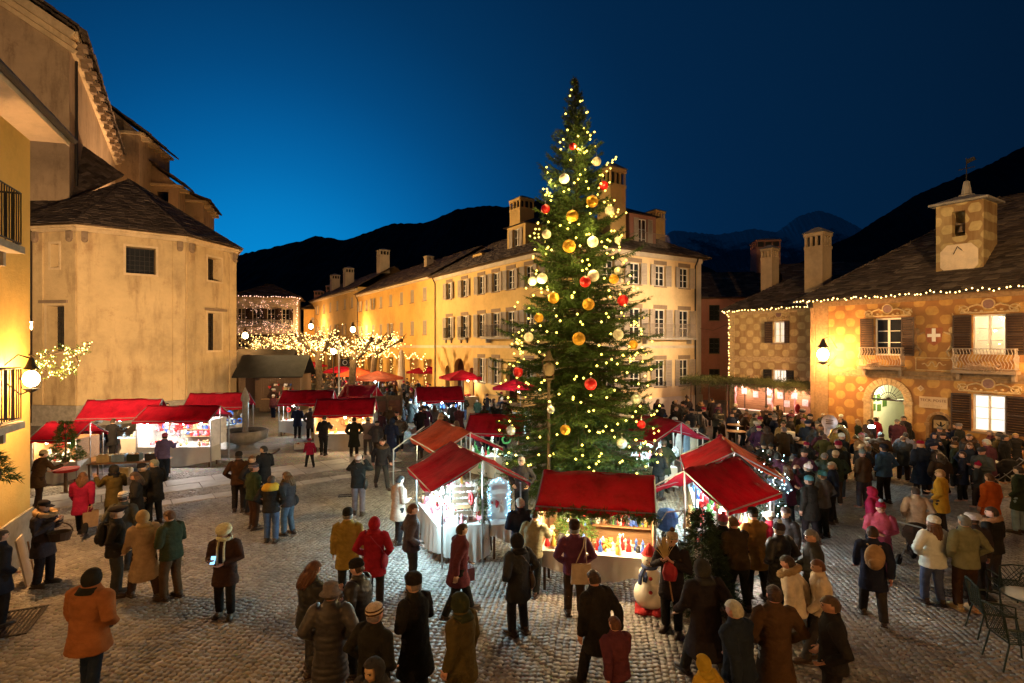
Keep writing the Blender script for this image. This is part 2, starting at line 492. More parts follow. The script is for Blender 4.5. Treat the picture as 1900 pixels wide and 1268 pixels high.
def sett_mesh(x, y, a, name):
 n = len(x)
 x = x + RNG.normal(0, .006, n); y = y + RNG.normal(0, .006, n); a = a + RNG.normal(0, .07, n)
 hx = PITCH * .5 * RNG.uniform(.86, .985, n); hy = PITCH * .5 * RNG.uniform(.84, .98, n)
 zt = RNG.uniform(.012, .018, n)
 sx = np.array([-1, 1, 1, -1]); sy = np.array([-1, -1, 1, 1])
 V = np.zeros((n, 8, 3))
 ca, sa = np.cos(a)[:, None], np.sin(a)[:, None]
 for q, (f, z) in enumerate(((1.0, None), (.88, zt))):
  lx = sx[None] * hx[:, None] * f + RNG.normal(0, .005, (n, 4)); ly = sy[None] * hy[:, None] * f + RNG.normal(0, .005, (n, 4))
  V[:, q * 4:q * 4 + 4, 0] = x[:, None] + lx * ca - ly * sa
  V[:, q * 4:q * 4 + 4, 1] = y[:, None] + lx * sa + ly * ca
  V[:, q * 4:q * 4 + 4, 2] = -.002 if z is None else (z[:, None] + RNG.normal(0, .0012, (n, 4)))
 fq = np.array([[4, 5, 6, 7], [0, 1, 5, 4], [1, 2, 6, 5], [2, 3, 7, 6], [3, 0, 4, 7]])
 Fq = (np.arange(n)[:, None, None] * 8 + fq[None]).reshape(-1, 4)
 me = bpy.data.meshes.new(name)
 me.vertices.add(n * 8); me.vertices.foreach_set('co', V.reshape(-1))
 me.loops.add(Fq.size); me.loops.foreach_set('vertex_index', Fq.reshape(-1).astype(np.int32))
 me.polygons.add(len(Fq)); me.polygons.foreach_set('loop_start', np.arange(0, Fq.size, 4, dtype=np.int32)); me.polygons.foreach_set('loop_total', np.full(len(Fq), 4, dtype=np.int32))
 at = me.attributes.new('tone', 'FLOAT', 'FACE'); at.data.foreach_set('value', np.repeat(np.clip(RNG.normal(.5, .22, n), 0, 1), 5).astype(np.float32))
 me.materials.append(M['sett']); me.update(); me.validate()
 return me
sx_, sy_, sa_ = sett_layout()
vis = np.where((sy_ > 8.15) & (np.abs(sx_) < sy_ * .93))[0]
near = vis[np.argsort(sy_[vis])][:300]
mask = np.ones(len(sx_), bool); mask[near] = False
link('cobbles', sett_mesh(sx_[mask], sy_[mask], sa_[mask], 'cobbles'), ground, kind='stuff')
cob = [sett_mesh(np.zeros(1), np.zeros(1), np.zeros(1), 'cobble') for _ in range(14)]
for q, i in enumerate(near):
 link('cobble', cob[q % 14], ground, (float(sx_[i]), float(sy_[i]), 0), float(sa_[i]) + (q % 4) * pi / 2)
M['slab'] = m_plain('pale_granite_slab', (.42, .385, .35), .62, 0, .35, .22, 2.2, .3)
for lo, hi in ((21.75, 22.68), (22.72, 23.65), (20.1, 20.7)):
 s = -8.8 + random.uniform(0, .4)
 while s < 9.2:
  L_ = random.uniform(1.0, 1.7)
  b = MB(); w_ = hi - lo
  b.box((0, 0, .012), (L_ - .03, w_ - .02, .036))
  c = EV * (s + L_ / 2) + NV * ((lo + hi) / 2)
  link('paving_slab', b.mesh('paving_slab', M['slab']), ground, (float(c[0]), float(c[1]), random.uniform(-.004, .004)), math.atan2(.6, .8))
  s += L_
def grate(name, c, w, d, rz, label):
 t = thing(name, label, 'drain grate', (c[0], c[1], .0), rz)
 fr = MB(); fr.bb(-w / 2, w / 2, -d / 2, -d / 2 + .05, .005, .034); fr.bb(-w / 2, w / 2, d / 2 - .05, d / 2, .005, .034)
 fr.bb(-w / 2, -w / 2 + .05, -d / 2 + .05, d / 2 - .05, .005, .034); fr.bb(w / 2 - .05, w / 2, -d / 2 + .05, d / 2 - .05, .005, .034)
 fr.build('frame', M['iron'], t)
 n = max(4, int(w / .07)); bars = MB()
 for i in range(n):
  x = -w / 2 + .05 + (i + .5) * (w - .1) / n
  bars.bb(x - .013, x + .013, -d / 2 + .05, d / 2 - .05, .008, .030)
 bars.build('bars', M['iron'], t)
 p = MB(); p.bb(-w / 2 + .01, w / 2 - .01, -d / 2 + .01, d / 2 - .01, -.02, .004); p.build('pit', M['iron'], t)
grate('drain_grate', G(1785, 1105), 1.0, .38, math.radians(-18), 'iron drain grate in the cobbles beside the metal garden chairs')
grate('drain_grate', G(12, 1160), .9, 1.15, math.radians(25), 'wide dark iron grate at the foot of the yellow house')
grate('drain_grate', G(644, 921), .55, .3, math.radians(10), 'small slotted drain beside the white-hatted photographer')
# ------------------------------------------------------------------ mountains
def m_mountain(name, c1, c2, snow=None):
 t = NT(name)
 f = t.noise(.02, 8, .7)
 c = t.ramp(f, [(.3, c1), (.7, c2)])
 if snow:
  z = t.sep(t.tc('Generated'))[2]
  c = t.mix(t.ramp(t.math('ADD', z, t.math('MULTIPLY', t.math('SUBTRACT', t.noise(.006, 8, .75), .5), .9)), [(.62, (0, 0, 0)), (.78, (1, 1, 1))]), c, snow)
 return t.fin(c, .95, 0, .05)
def mountain(name, prof, dist, depth, mat, rough=.06, n=200, rows=12):
 """prof: list of photo pixels (u, v) along the skyline"""
 us = np.linspace(prof[0][0], prof[-1][0], n)
 vs_ = np.interp(us, [p[0] for p in prof], [p[1] for p in prof])
 vs = []; fs = []
 top = [5 + (HV - v) / F * dist for v in vs_]
 ph = RNG.uniform(0, 6, 8)
 for j in range(rows * 2 + 1):
  s = j / rows - 1                    # -1 .. 1 across the ridge
  for i in range(n):
   d = dist + s * depth
   x = (us[i] - 950) / F * dist * (1 + s * depth / dist * .3)
   h = (1 - abs(s)) ** 1.15
   nz = sum(math.sin(us[i] * .03 * (q + 1) + ph[q] + s * 5 * (q + 1)) / (q + 1) for q in range(6)) * rough * (1 - abs(s)) * abs(s) * 3
   jag = (RNG.random() - .5) * dist * .0022 if abs(s) < .02 else (RNG.random() - .5) * dist * .006 * (1 - abs(s))
   vs.append((x, d, -3 + max(0, (top[i] + 3) * (h + nz * .4) + jag)))
 for j in range(rows * 2):
  for i in range(n - 1):
   a = j * n + i
   fs.append((a, a + 1, a + 1 + n, a + n))
 b = MB(); b.add(vs, fs)
 return b.build(name, mat, kind='structure', smooth=False)
M['mtn'] = m_mountain('dark_wooded_slope', (.030, .023, .023), (.075, .052, .046))
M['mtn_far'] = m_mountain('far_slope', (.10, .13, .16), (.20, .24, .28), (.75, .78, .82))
mountain('mountain_ridge', [(250, 560), (380, 500), (455, 470), (490, 463), (560, 447), (585, 438), (640, 446), (680, 432), (730, 415), (790, 414), (850, 388), (900, 382), (945, 384), (1000, 372), (1080, 400), (1200, 440), (1320, 500), (1420, 560)], 900, 420, M['mtn'])
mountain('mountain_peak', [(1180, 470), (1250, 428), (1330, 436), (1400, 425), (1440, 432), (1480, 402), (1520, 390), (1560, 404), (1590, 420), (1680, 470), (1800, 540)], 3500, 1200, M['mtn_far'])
mountain('mountain_slope', [(1380, 560), (1480, 490), (1530, 460), (1580, 438), (1640, 400), (1700, 362), (1760, 336), (1830, 308), (1900, 272), (2000, 225), (2200, 150), (2400, 130)], 600, 330, M['mtn'])
# ------------------------------------------------------------------ walls, windows, roofs
def grid_wall(mb, L_, z0, z1, ops, depth=.22, x0=0.0, mi=0, rmi=0):
 xs = sorted({x0, L_} | {a for o in ops for a in (o[0], o[1])})
 zs = sorted({z0, z1} | {a for o in ops for a in (o[2], o[3])})
 for i in range(len(xs) - 1):
  for j in range(len(zs) - 1):
   xm, zm = (xs[i] + xs[i + 1]) / 2, (zs[j] + zs[j + 1]) / 2
   if any(o[0] < xm < o[1] and o[2] < zm < o[3] for o in ops): continue
   mb.add([(xs[i], 0, zs[j]), (xs[i + 1], 0, zs[j]), (xs[i + 1], 0, zs[j + 1]), (xs[i], 0, zs[j + 1])], [(0, 1, 2, 3)], mi)
 for a, b, c, d in [o[:4] for o in ops]:
  mb.add([(a, 0, c), (b, 0, c), (b, 0, d), (a, 0, d), (a, depth, c), (b, depth, c), (b, depth, d), (a, depth, d)],
   [(0, 4, 5, 1), (1, 5, 6, 2), (2, 6, 7, 3), (3, 7, 4, 0)], rmi)
def uv_wall(me):
 uv = me.uv_layers.new(name='UVMap')
 for p in me.polygons:
  for li in p.loop_indices:
   c = me.vertices[me.loops[li].vertex_index].co
   uv.data[li].uv = (c.x, c.z)
def put(root, fr, data, name, x=0, y=0, z=0, parent=None, **kw):
 """child of root placed in facade frame fr"""
 p = fr.w(x, y, z) - root.location
 return link(name, data, parent or root, p, fr.a, **kw)
_wc = {}
def win_meshes(w, h, cols, rows, fm, pm, depth=.13, split=False):
 key = (round(w, 2), round(h, 2), cols, rows, fm.name, pm.name if pm else '', split)
 if key in _wc: return _wc[key]
 t = .07
 b = MB()
 b.bb(-w / 2, -w / 2 + t, depth, depth + .05, 0, h); b.bb(w / 2 - t, w / 2, depth, depth + .05, 0, h)
 b.bb(-w / 2 + t, w / 2 - t, depth, depth + .05, 0, t); b.bb(-w / 2 + t, w / 2 - t, depth, depth + .05, h - t, h)
 iw, ih = w - 2 * t, h - 2 * t
 for i in range(1, cols):
  x = -w / 2 + t + iw * i / cols; tt = .045 if i * 2 == cols else .02
  b.bb(x - tt, x + tt, depth - .006, depth + .045, t, h - t)
 segs = [(-w / 2 + t + iw * i / cols, -w / 2 + t + iw * (i + 1) / cols) for i in range(cols)]
 for j in range(1, rows):
  z = t + ih * j / rows
  for a, c in segs: b.bb(a + .05, c - .05, depth + .002, depth + .043, z - .016, z + .016)
 fm_ = b.mesh('window', fm)
 p = MB()
 panes = []
 for a, c in segs:
  for j in range(rows):
   q = MB(); q.bb(a + .02, c - .02, depth + .022, depth + .030, t + ih * j / rows + .004, t + ih * (j + 1) / rows - .004)
   if split: panes.append(q.mesh('pane', pm))
   else: p.add(q.v, q.f)
 if not split: panes = [p.mesh('pane', pm)]
 _wc[key] = (fm_, panes)
 return _wc[key]
_sc = {}
def shutter_mesh(w, h, mat):
 key = (round(w, 2), round(h, 2), mat.name)
 if key in _sc: return _sc[key]
 b = MB(); t = .05
 b.bb(0, t, -.045, 0, 0, h); b.bb(w - t, w, -.045, 0, 0, h)
 for z in (0, h * .48, h - t * 1.3): b.bb(t, w - t, -.043, -.002, z, z + t * 1.3)
 n = max(5, int(h / .11))
 R = Matrix.Rotation(math.radians(38), 3, 'X')
 for i in range(n):
  z = t * 1.3 + (i + .5) * (h - t * 2.6) / n
  b.box((w / 2, -.022, z), (w - 2 * t, .012, (h - t * 2.6) / n * 1.1), R=R)
 _sc[key] = b.mesh('shutter', mat)
 return _sc[key]
_mc = {}
def cache(key, fn):
 if key not in _mc: _mc[key] = fn()
 return _mc[key]
def box_mesh(name, mat, *a):
 def f():
  b = MB(); b.bb(*a); return b.mesh(name, mat)
 return cache((name, mat.name, tuple(round(x, 3) for x in a)), f)
def window(root, fr, x, z0, z1, w, fm=None, pm=None, cols=2, rows=3, shutters=True, sm=None, sill=True, lintel=True, sw=None, split=False, closed=False, swing=6, name='window'):
 fm = fm or M['white_paint']; pm = pm or M['glass_dark']; sm = sm or M['shutter']
 h = z1 - z0
 if closed:
  for sgn in (-1, 1):
   m = shutter_mesh(w / 2 - .005, h, sm)
   put(root, fr, m, 'shutter', x + (-w / 2 if sgn < 0 else .005), .06, z0)
  wd = put(root, fr, win_meshes(w, h, cols, rows, fm, pm)[0], name, x, .02, z0)
  for p_ in win_meshes(w, h, cols, rows, fm, pm)[1]: link('pane', p_, wd)
 else:
  fmesh, panes = win_meshes(w, h, cols, rows, fm, pm, split=split)
  wd = put(root, fr, fmesh, name, x, 0, z0)
  for p_ in panes: link('pane', p_, wd)
  if shutters:
   sw_ = sw or w / 2
   m = shutter_mesh(sw_, h, sm)
   for sgn in (-1, 1):
    o = put(root, fr, m, 'shutter', x + sgn * (w / 2 + .015), -.03, z0)
    a = math.radians(swing + random.uniform(0, 7))
    o.rotation_euler.z = fr.a + (a if sgn < 0 else -a)
    if sgn < 0: o.scale.x = -1          # mirrored leaf
 if sill: link('sill', box_mesh('sill', M['trim'], -w / 2 - .1, w / 2 + .1, -.09, .02, -.08, -.004), wd)
 if lintel: link('lintel', box_mesh('lintel', M['trim'], -w / 2 - .12, w / 2 + .12, -.035, .01, h + .03, h + .30), wd)
 return wd
def slab_roof(eL, eR, rR, rL, mb, tones, pitch=.24, wmin=.28, wmax=.6, th=.045):
 eL, eR, rR, rL = map(Vector, (eL, eR, rR, rL))
 slope = max((rL - eL).length, (rR - eR).length)
 n = max(2, int(slope / pitch))
 for i in range(n):
  t = i / n
  a = eL.lerp(rL, t); b = eR.lerp(rR, t)
  up = ((rL + rR) / 2 - (eL + eR) / 2).normalized()
  d = b - a; L_ = d.length
  if L_ < .1: continue
  d.normalize(); nrm = d.cross(up).normalized()
  if nrm.z < 0: nrm = -nrm
  s = -random.uniform(0, .2)
  while s < L_:
   w = random.uniform(wmin, wmax)
   e = min(s + w, L_ + .02)
   if e - max(s, 0) > .05:
    s0 = max(s, -.02)
    j = random.uniform(-.03, .03); h = th * random.uniform(.7, 1.5); dep = pitch * 1.25
    o = a + d * s0 + up * j + nrm * .01
    x = d * (e - s0 - .012)
    u = up * dep - nrm * (.02)
    k_ = nrm * h
    vs = [o, o + x, o + x + u, o + u, o + k_, o + x + k_ * random.uniform(.8, 1.2), o + x + u + k_, o + u + k_]
    mb.add(vs, [(4, 5, 6, 7), (0, 1, 5, 4), (1, 2, 6, 5), (3, 0, 4, 7)])
    tones.extend([min(1, max(0, random.gauss(.45, .25)))] * 4)
   s = e
def finish_roof(mb, tones, root, extra=None):
 me = mb.mesh('roof_slabs', M['roof_slab'])
 at = me.attributes.new('tone', 'FLOAT', 'FACE')
 tt = tones + [.3] * (len(me.polygons) - len(tones))
 at.data.foreach_set('value', tt)
 o = link('roof_slabs', me, root, (0, 0, 0) if root is None else -root.location)
 o['kind'] = 'stuff'
 return o
def hip_roof(root, fr, x0, x1, y0, y1, z, pitch_deg, over=.5, hips=(True, True), axis='y', **kw):
 """ridge along local axis; hips at low end / high end"""
 mb = MB(); tones = []
 X0, X1, Y0, Y1 = x0 - over, x1 + over, y0 - over, y1 + over
 tp = math.tan(math.radians(pitch_deg))
 if axis == 'y':
  hw = (X1 - X0) / 2; rz_ = z + hw * tp; xm = (X0 + X1) / 2
  ya = Y0 + (hw if hips[0] else 0); yb = Y1 - (hw if hips[1] else 0)
  A, B, C_, D = (X0, Y0), (X1, Y0), (X1, Y1), (X0, Y1)
  R0, R1 = (xm, ya), (xm, yb)
  quads = [(D, A, R0, R1), (B, C_, R1, R0)]
  if hips[0]: quads.append((A, B, R0, R0))
  if hips[1]: quads.append((C_, D, R1, R1))
 else:
  hw = (Y1 - Y0) / 2; rz_ = z + hw * tp; ym = (Y0 + Y1) / 2
  xa = X0 + (hw if hips[0] else 0); xb = X1 - (hw if hips[1] else 0)
  A, B, C_, D = (X0, Y0), (X1, Y0), (X1, Y1), (X0, Y1)
  R0, R1 = (xa, ym), (xb, ym)
  quads = [(A, B, R1, R0), (C_, D, R0, R1)]
  if hips[0]: quads.append((D, A, R0, R0))
  if hips[1]: quads.append((B, C_, R1, R1))
 base = MB()
 for q in quads:
  e1, e2, r2, r1 = q
  P = [fr.w(*e1, z), fr.w(*e2, z), fr.w(*r2, rz_), fr.w(*r1, rz_)]
  slab_roof(*P, mb, tones, **kw)
  P2 = P if (P[2] - P[3]).length > .01 else P[:3]
  base.poly([tuple(p - Vector((0, 0, .03))) for p in P2])
 finish_roof(mb, tones, root)
 base.poly([tuple(fr.w(*p, z - .05)) for p in (A, D, C_, B)])
 base.build('roof', M['dark_wood'], root, -root.location)
 return rz_
def chimney(root, fr, x, y, z0, z1, w, d, mat=None, cap='slab', holes=True):
 mat = mat or M['pl_pale']
 b = MB(); h = z1 - z0
 b.bb(-w / 2, w / 2, -d / 2, d / 2, 0, h * .72)
 t = min(.12, w * .15)
 for i in range(4):
  xx = -w / 2 + t / 2 + (w - t) * i / 3
  for yy in (-d / 2 + t / 2, d / 2 - t / 2): b.box((xx, yy, h * .79), (t * .9, t, h * .14))
 for yy in (-d / 6, d / 6):
  for xx in (-w / 2 + t / 2, w / 2 - t / 2): b.box((xx, yy, h * .79), (t, t * .9, h * .14))
 b.bb(-w / 2 + t * 1.2, w / 2 - t * 1.2, -d / 2 + t * 1.2, d / 2 - t * 1.2, h * .72, h * .86, 1)
 b.bb(-w / 2 - .04, w / 2 + .04, -d / 2 - .04, d / 2 + .04, h * .86, h * .91)
 b.bb(-w / 2 - .03, w / 2 + .03, -d / 2 - .03, d / 2 + .03, h * .68, h * .72)
 c = put(root, fr, b.mesh('chimney', [mat, M['iron']]), 'chimney', x, y, z0)
 q = MB()
 q.add([(-w / 2 - .12, -d / 2 - .12, h * .912), (w / 2 + .12, -d / 2 - .12, h * .912), (w / 2 + .12, d / 2 + .12, h * .912), (-w / 2 - .12, d / 2 + .12, h * .912), (-w * .1, -d * .1, h * 1.0), (w * .1, -d * .1, h), (w * .1, d * .1, h), (-w * .1, d * .1, h)],
  [(0, 1, 5, 4), (1, 2, 6, 5), (2, 3, 7, 6), (3, 0, 4, 7), (4, 5, 6, 7), (3, 2, 1, 0)])
 link('chimney_cap', q.mesh('chimney_cap', M['stone']), c)
 return c
def railing_mesh(w, h, d, mat, n=None, fancy=False, name='railing'):
 b = MB(); r = .013
 n = n or int(w / .11)
 for (xa, ya, xb, yb, m) in ((-w / 2, -d, w / 2, -d, n), (-w / 2, 0, -w / 2, -d, max(2, int(d / .11))), (w / 2, 0, w / 2, -d, max(2, int(d / .11)))):
  for z in (.06, h):
   b.tube([(xa, ya, z), (xb, yb, z)], .02, 4)
  for i in range(m + 1):
   t = i / m; x = xa + (xb - xa) * t; y = ya + (yb - ya) * t
   if fancy:
    s = .05 if (xb - xa) else 0; sy = .05 if not (xb - xa) else 0
    b.tube([(x, y, .06), (x + s, y + sy, h * .28), (x - s, y - sy, h * .52), (x + s, y + sy, h * .78), (x, y, h)], r, 4)
   else:
    b.tube([(x, y, .06), (x, y, h)], r, 4)
 return b.mesh(name, mat)
def balcony(root, fr, x, z, w, d, h, mat, slabmat, fancy=True, rail_n=None):
 s = put(root, fr, box_mesh('balcony', slabmat, -w / 2 - .06, w / 2 + .06, -d - .05, -.003, -.14, 0), 'balcony', x, 0, z)
 link('railing', cache(('rail', w, h, d, mat.name, fancy, rail_n), lambda: railing_mesh(w, h, d, mat, rail_n, fancy)), s)
 br = MB()
 for xx in (-w / 2 + .1, w / 2 - .1):
  br.extrude_y([(xx - .06, -.42), (xx + .06, -.42), (xx + .06, -.143), (xx - .06, -.143)], -d * .55, -.003)
 link('bracket', br.mesh('bracket', slabmat), s)
 return s
def pipe(root, fr, x, z0, z1, y=-.09, mat=None):
 b = MB(); b.tube([(0, y - .25, z1), (0, y - .2, z1 - .25), (0, y, z1 - .6), (0, y, z0)], .055, 8)
 return put(root, fr, b.mesh('drainpipe', mat or M['iron']), 'drainpipe', x, 0, 0)
# ------------------------------------------------------------------ corner house (yellow) and the street row
F_SHORT = S                                                  # short front, x: 0..11.9
def F_street(y_far): return Fr(S2(0, y_far)[:2], SA - pi / 2)    # street front seen from the street, x grows toward the camera
Z3, Z2, Z1 = (9.05, 10.5), (5.6, 7.45), (2.1, 3.95)
def yellow_house():
 root = thing('corner_house', 'three-storey yellow corner house with grey shutters behind the tall lit tree', 'house', S2(0, 0))
 H = 11.3
 xs = [.85, 2.85, 5.25, 7.65, 10.1]
 ops = []
 for x in xs:
  ops += [(x - .5, x + .5, *Z3), (x - .55, x + .55, Z2[0] - .1, Z2[1]), (x - .5, x + .5, *Z1)]
 b = MB(); grid_wall(b, 11.9, 0, H, ops)
 put(root, F_SHORT, b.mesh('wall', M['pl_cream']), 'wall')
 for x in xs:
  window(root, F_SHORT, x, *Z3, 1.0)
  window(root, F_SHORT, x, Z2[0] - .1, Z2[1], 1.1, sill=False)
  w = window(root, F_SHORT, x, *Z1, 1.0)
  link('window_grille', cache('grille', lambda: railing_mesh(.95, .32, .08, M['iron'], 8, True, 'window_grille')), w)
 balcony(root, F_SHORT, 8.2, Z2[0] - .12, 4.6, .7, .95, M['pale_iron'], M['stone'])
 tr = MB()
 tr.bb(0, 11.9, -.05, -.003, 4.75, 4.95); tr.bb(-.02, 12.0, -.10, -.003, 0, 1.35)
 tr.bb(11.45, 11.9, -.04, -.004, 1.352, 4.748); tr.bb(11.45, 11.9, -.04, -.004, 4.952, H - .352)
 tr.bb(-.05, 11.95, -.12, -.003, H - .35, H - .02)
 put(root, F_SHORT, tr.mesh('trim', M['pl_pale']), 'trim')
 pipe(root, F_SHORT, 11.2, .2, H)
 fs = F_street(20.5)
 ts = [2.4, 4.88, 7.27, 9.43, 11.7, 14.6, 17.55]
 ops = []
 for t in ts:
  x = 20.5 - t
  ops += [(x - .5, x + .5, *Z3), (x - .55, x + .55, Z2[0], Z2[1])]
  if t in (9.43, 11.7, 4.88, 2.4): ops.append((x - .5, x + .5, 2.0, 3.95))
 arches = [(20.5 - 13.3, .45, 2.7), (20.5 - 15.6, .95, 2.9), (20.5 - 17.9, .45, 2.7), (20.5 - 7.2, .8, 2.8)]
 for xc, r, zs in arches: ops.append((xc - r, xc + r, 0, zs + r))
 b = MB(); grid_wall(b, 20.5, 0, H, ops, .35)
 for xc, r, zs in arches:
  arc = [(xc + r * math.cos(a), zs + r * math.sin(a)) for a in np.linspace(0, pi, 13)]
  for i in range(12):
   p, q = arc[i], arc[i + 1]
   b.add([(p[0], 0, p[1]), (p[0], 0, zs + r), (q[0], 0, zs + r), (q[0], 0, q[1])], [(0, 1, 2, 3)] if True else [])
   b.add([(p[0], 0, p[1]), (q[0], 0, q[1]), (q[0], .35, q[1]), (p[0], .35, p[1])], [(0, 1, 2, 3)])
 put(root, fs, b.mesh('wall', M['pl_yellow']), 'wall')
 bk = MB(); bk.bb(.1, 20.4, 1.6, 1.7, 0, 4.4); put(root, fs, bk.mesh('arcade_back_wall', M['pl_dim']), 'arcade_back_wall')
 for t in ts:
  x = 20.5 - t
  window(root, fs, x, *Z3, 1.0); window(root, fs, x, *Z2, 1.1, sill=(t < 12))
  if t in (9.43, 11.7, 4.88, 2.4): window(root, fs, x, 2.0, 3.95, 1.0)
  if t > 12: balcony(root, fs, x, Z2[0] - .03, 1.3, .25, .9, M['iron'], M['stone'], False)
 balcony(root, fs, 20.5 - 8.3, Z2[0] - .03, 4.2, .7, .95, M['pale_iron'], M['stone'])
 tr = MB(); tr.bb(0, 20.45, -.05, -.003, 4.75, 4.95); tr.bb(-.05, 20.45, -.12, -.003, H - .35, H - .02)
 put(root, fs, tr.mesh('trim', M['pl_pale']), 'trim')
 pipe(root, fs, .1, .2, H)
 fb = Fr(S2(11.9, 0)[:2], SA + pi / 2); b = MB(); grid_wall(b, 20.5, 0, H, []); put(root, fb, b.mesh('wall', M['pl_yellow']), 'wall')
 rz_ = hip_roof(root, S, 0, 11.9, 0, 20.5, H, 29, .55, (True, False), 'y')
 def dormer(fr, x, y, z, w, d, h, wallmat, balc=False):
  bb = MB(); grid_wall(bb, w / 2, 0, h, [(-.45, .45, .1, h - .25)], .1, x0=-w / 2)
  bb.add([(-w / 2, 0, 0), (-w / 2, 0, h), (-w / 2, d, h), (-w / 2, d, 0)], [(0, 1, 2, 3)]); bb.add([(w / 2, 0, 0), (w / 2, d, 0), (w / 2, d, h), (w / 2, 0, h)], [(0, 1, 2, 3)])
  dm = put(root, fr, bb.mesh('dormer', wallmat), 'dormer', x, y, z)
  fm, pn = win_meshes(.9, h - .35, 2, 3, M['white_paint'], M['glass_dark'])
  wd = link('window', fm, dm, (0, 0, .1))
  rf = MB(); o = .3
  rf.add([(-w / 2 - o, -o, h), (w / 2 + o, -o, h), (w / 2 + o, d, h), (-w / 2 - o, d, h), (0, d * .35, h + w * .32), (0, d, h + w * .32)],
   [(0, 1, 4), (1, 2, 5, 4), (3, 0, 4, 5), (0, 3, 2, 1)])
  link('dormer_roof', rf.mesh('dormer_roof', M['roof_slab']), dm)
  sh = shutter_mesh(.45, h - .35, M['shutter'])
  for sg in (-1, 1): link('shutter', sh, dm, (.46 if sg > 0 else -.91, -.03, .1))
  return dm
 dormer(fs, 20.5 - 9.2, 1.7, 11.95, 2.6, 5, 2.3, M['pl_yellow'])
 dormer(fs, 20.5 - 16.4, 2.2, 12.1, 1.7, 3, 1.0, M['pl_yellow'])
 d2 = dormer(F_SHORT, 7.0, 1.0, 11.6, 2.6, 4.5, 2.5, M['pl_dim'])
 link('railing', railing_mesh(2.9, 1.0, .9, M['pale_iron'], 22, False), d2, (.2, 0, .05))
 bx = MB(); bx.bb(-1.3, 1.7, -.98, -.01, -.1, .04); link('balcony', bx.mesh('balcony', M['stone']), d2)
 chimney(root, fs, 20.5 - 11.9, 4.0, 13.4, 17.5, 1.6, 1.4, M['pl_yellow'])
 chimney(root, F_SHORT, 4.62, 1.6, 11.8, 17.5, 1.4, 1.3, M['pl_yellow'])
 chimney(root, F_SHORT, 10.4, 3.0, 12.6, 15.4, 1.0, 1.0, M['pl_yellow'])
 return root
yellow_house()
def row_house(name, label, y0, y1, H, ts, zs, mat, w=.9, arcade=True, roofp=30, chims=(), closed=True, xoff=0.0, depth=10.):
 root = thing(name, label, 'house', S2(xoff, y0))
 fr = Fr(S2(xoff, y1)[:2], SA - pi / 2); L_ = y1 - y0
 ops = []
 for t in ts:
  for z0, z1 in zs: ops.append((y1 - t - w / 2, y1 - t + w / 2, z0, z1))
 ar = []
 if arcade:
  n = int(L_ / 3.2)
  for i in range(n): ar.append((L_ * (i + .5) / n, 1.05))
  for xc, r in ar: ops.append((xc - r, xc + r, 0, 3.6))
 b = MB(); grid_wall(b, L_, 0, H, ops, .3); put(root, fr, b.mesh('wall', mat), 'wall')
 if arcade:
  bk = MB(); bk.bb(.1, L_ - .1, 2.2, 2.3, 0, 4.4); put(root, fr, bk.mesh('arcade_back_wall', M['pl_yellow2']), 'arcade_back_wall')
 for t in ts:
  for i, (z0, z1) in enumerate(zs):
   window(root, fr, y1 - t, z0, z1, w, closed=closed and (random.random() < .75), lintel=False, sw=w / 2)
 tr = MB(); tr.bb(0, L_, -.06, -.003, 4.7, 4.95); tr.bb(0, L_, -.3, -.003, H - .25, H - .02); put(root, fr, tr.mesh('trim', M['pl_pale']), 'trim')
 pipe(root, fr, .15, .2, H)
 fb = Fr(S2(xoff + depth, y0)[:2], SA + pi / 2); b = MB(); grid_wall(b, L_, 0, H, []); put(root, fb, b.mesh('wall', mat), 'wall')
 b = MB(); grid_wall(b, depth, 0, H + .2, []); put(root, Fr(S2(xoff, y0 + .02)[:2], SA), b.mesh('wall', mat), 'wall')
 hip_roof(root, S, xoff, xoff + depth, y0 + .55, y1 - .55, H, roofp, .55, (False, False), 'y', wmin=.4, wmax=.9, pitch=.32)
 for (t, d, z0, z1, w_) in chims: chimney(root, fr, y1 - t, d, z0, z1, w_, w_)
 return root
row_house('street_house', 'long ochre street house with closed shutters and lit arcade, beside the corner house', 20.5, 44.9, 11.5, [23.0, 26.2, 29.2, 32.5, 35.8, 38.6, 41.2, 43.6], [(9.3, 10.6), (6.0, 7.4)], M['pl_yellow2'], chims=[(30, 3.5, 13, 15, .8)])
row_house('street_house', 'yellow street house with two roof chimneys, further up than the ochre one', 44.9, 72, 12.4, [47.5, 51, 55, 59, 63, 67], [(10, 11.4), (6.4, 8.0)], M['pl_yellow'], w=1.0, chims=[(58, 2.5, 13.6, 17.0, 1.3), (66, 2.5, 13.6, 16.8, 1.3), (48, 4.5, 15, 18.5, 1.4)], arcade=True)
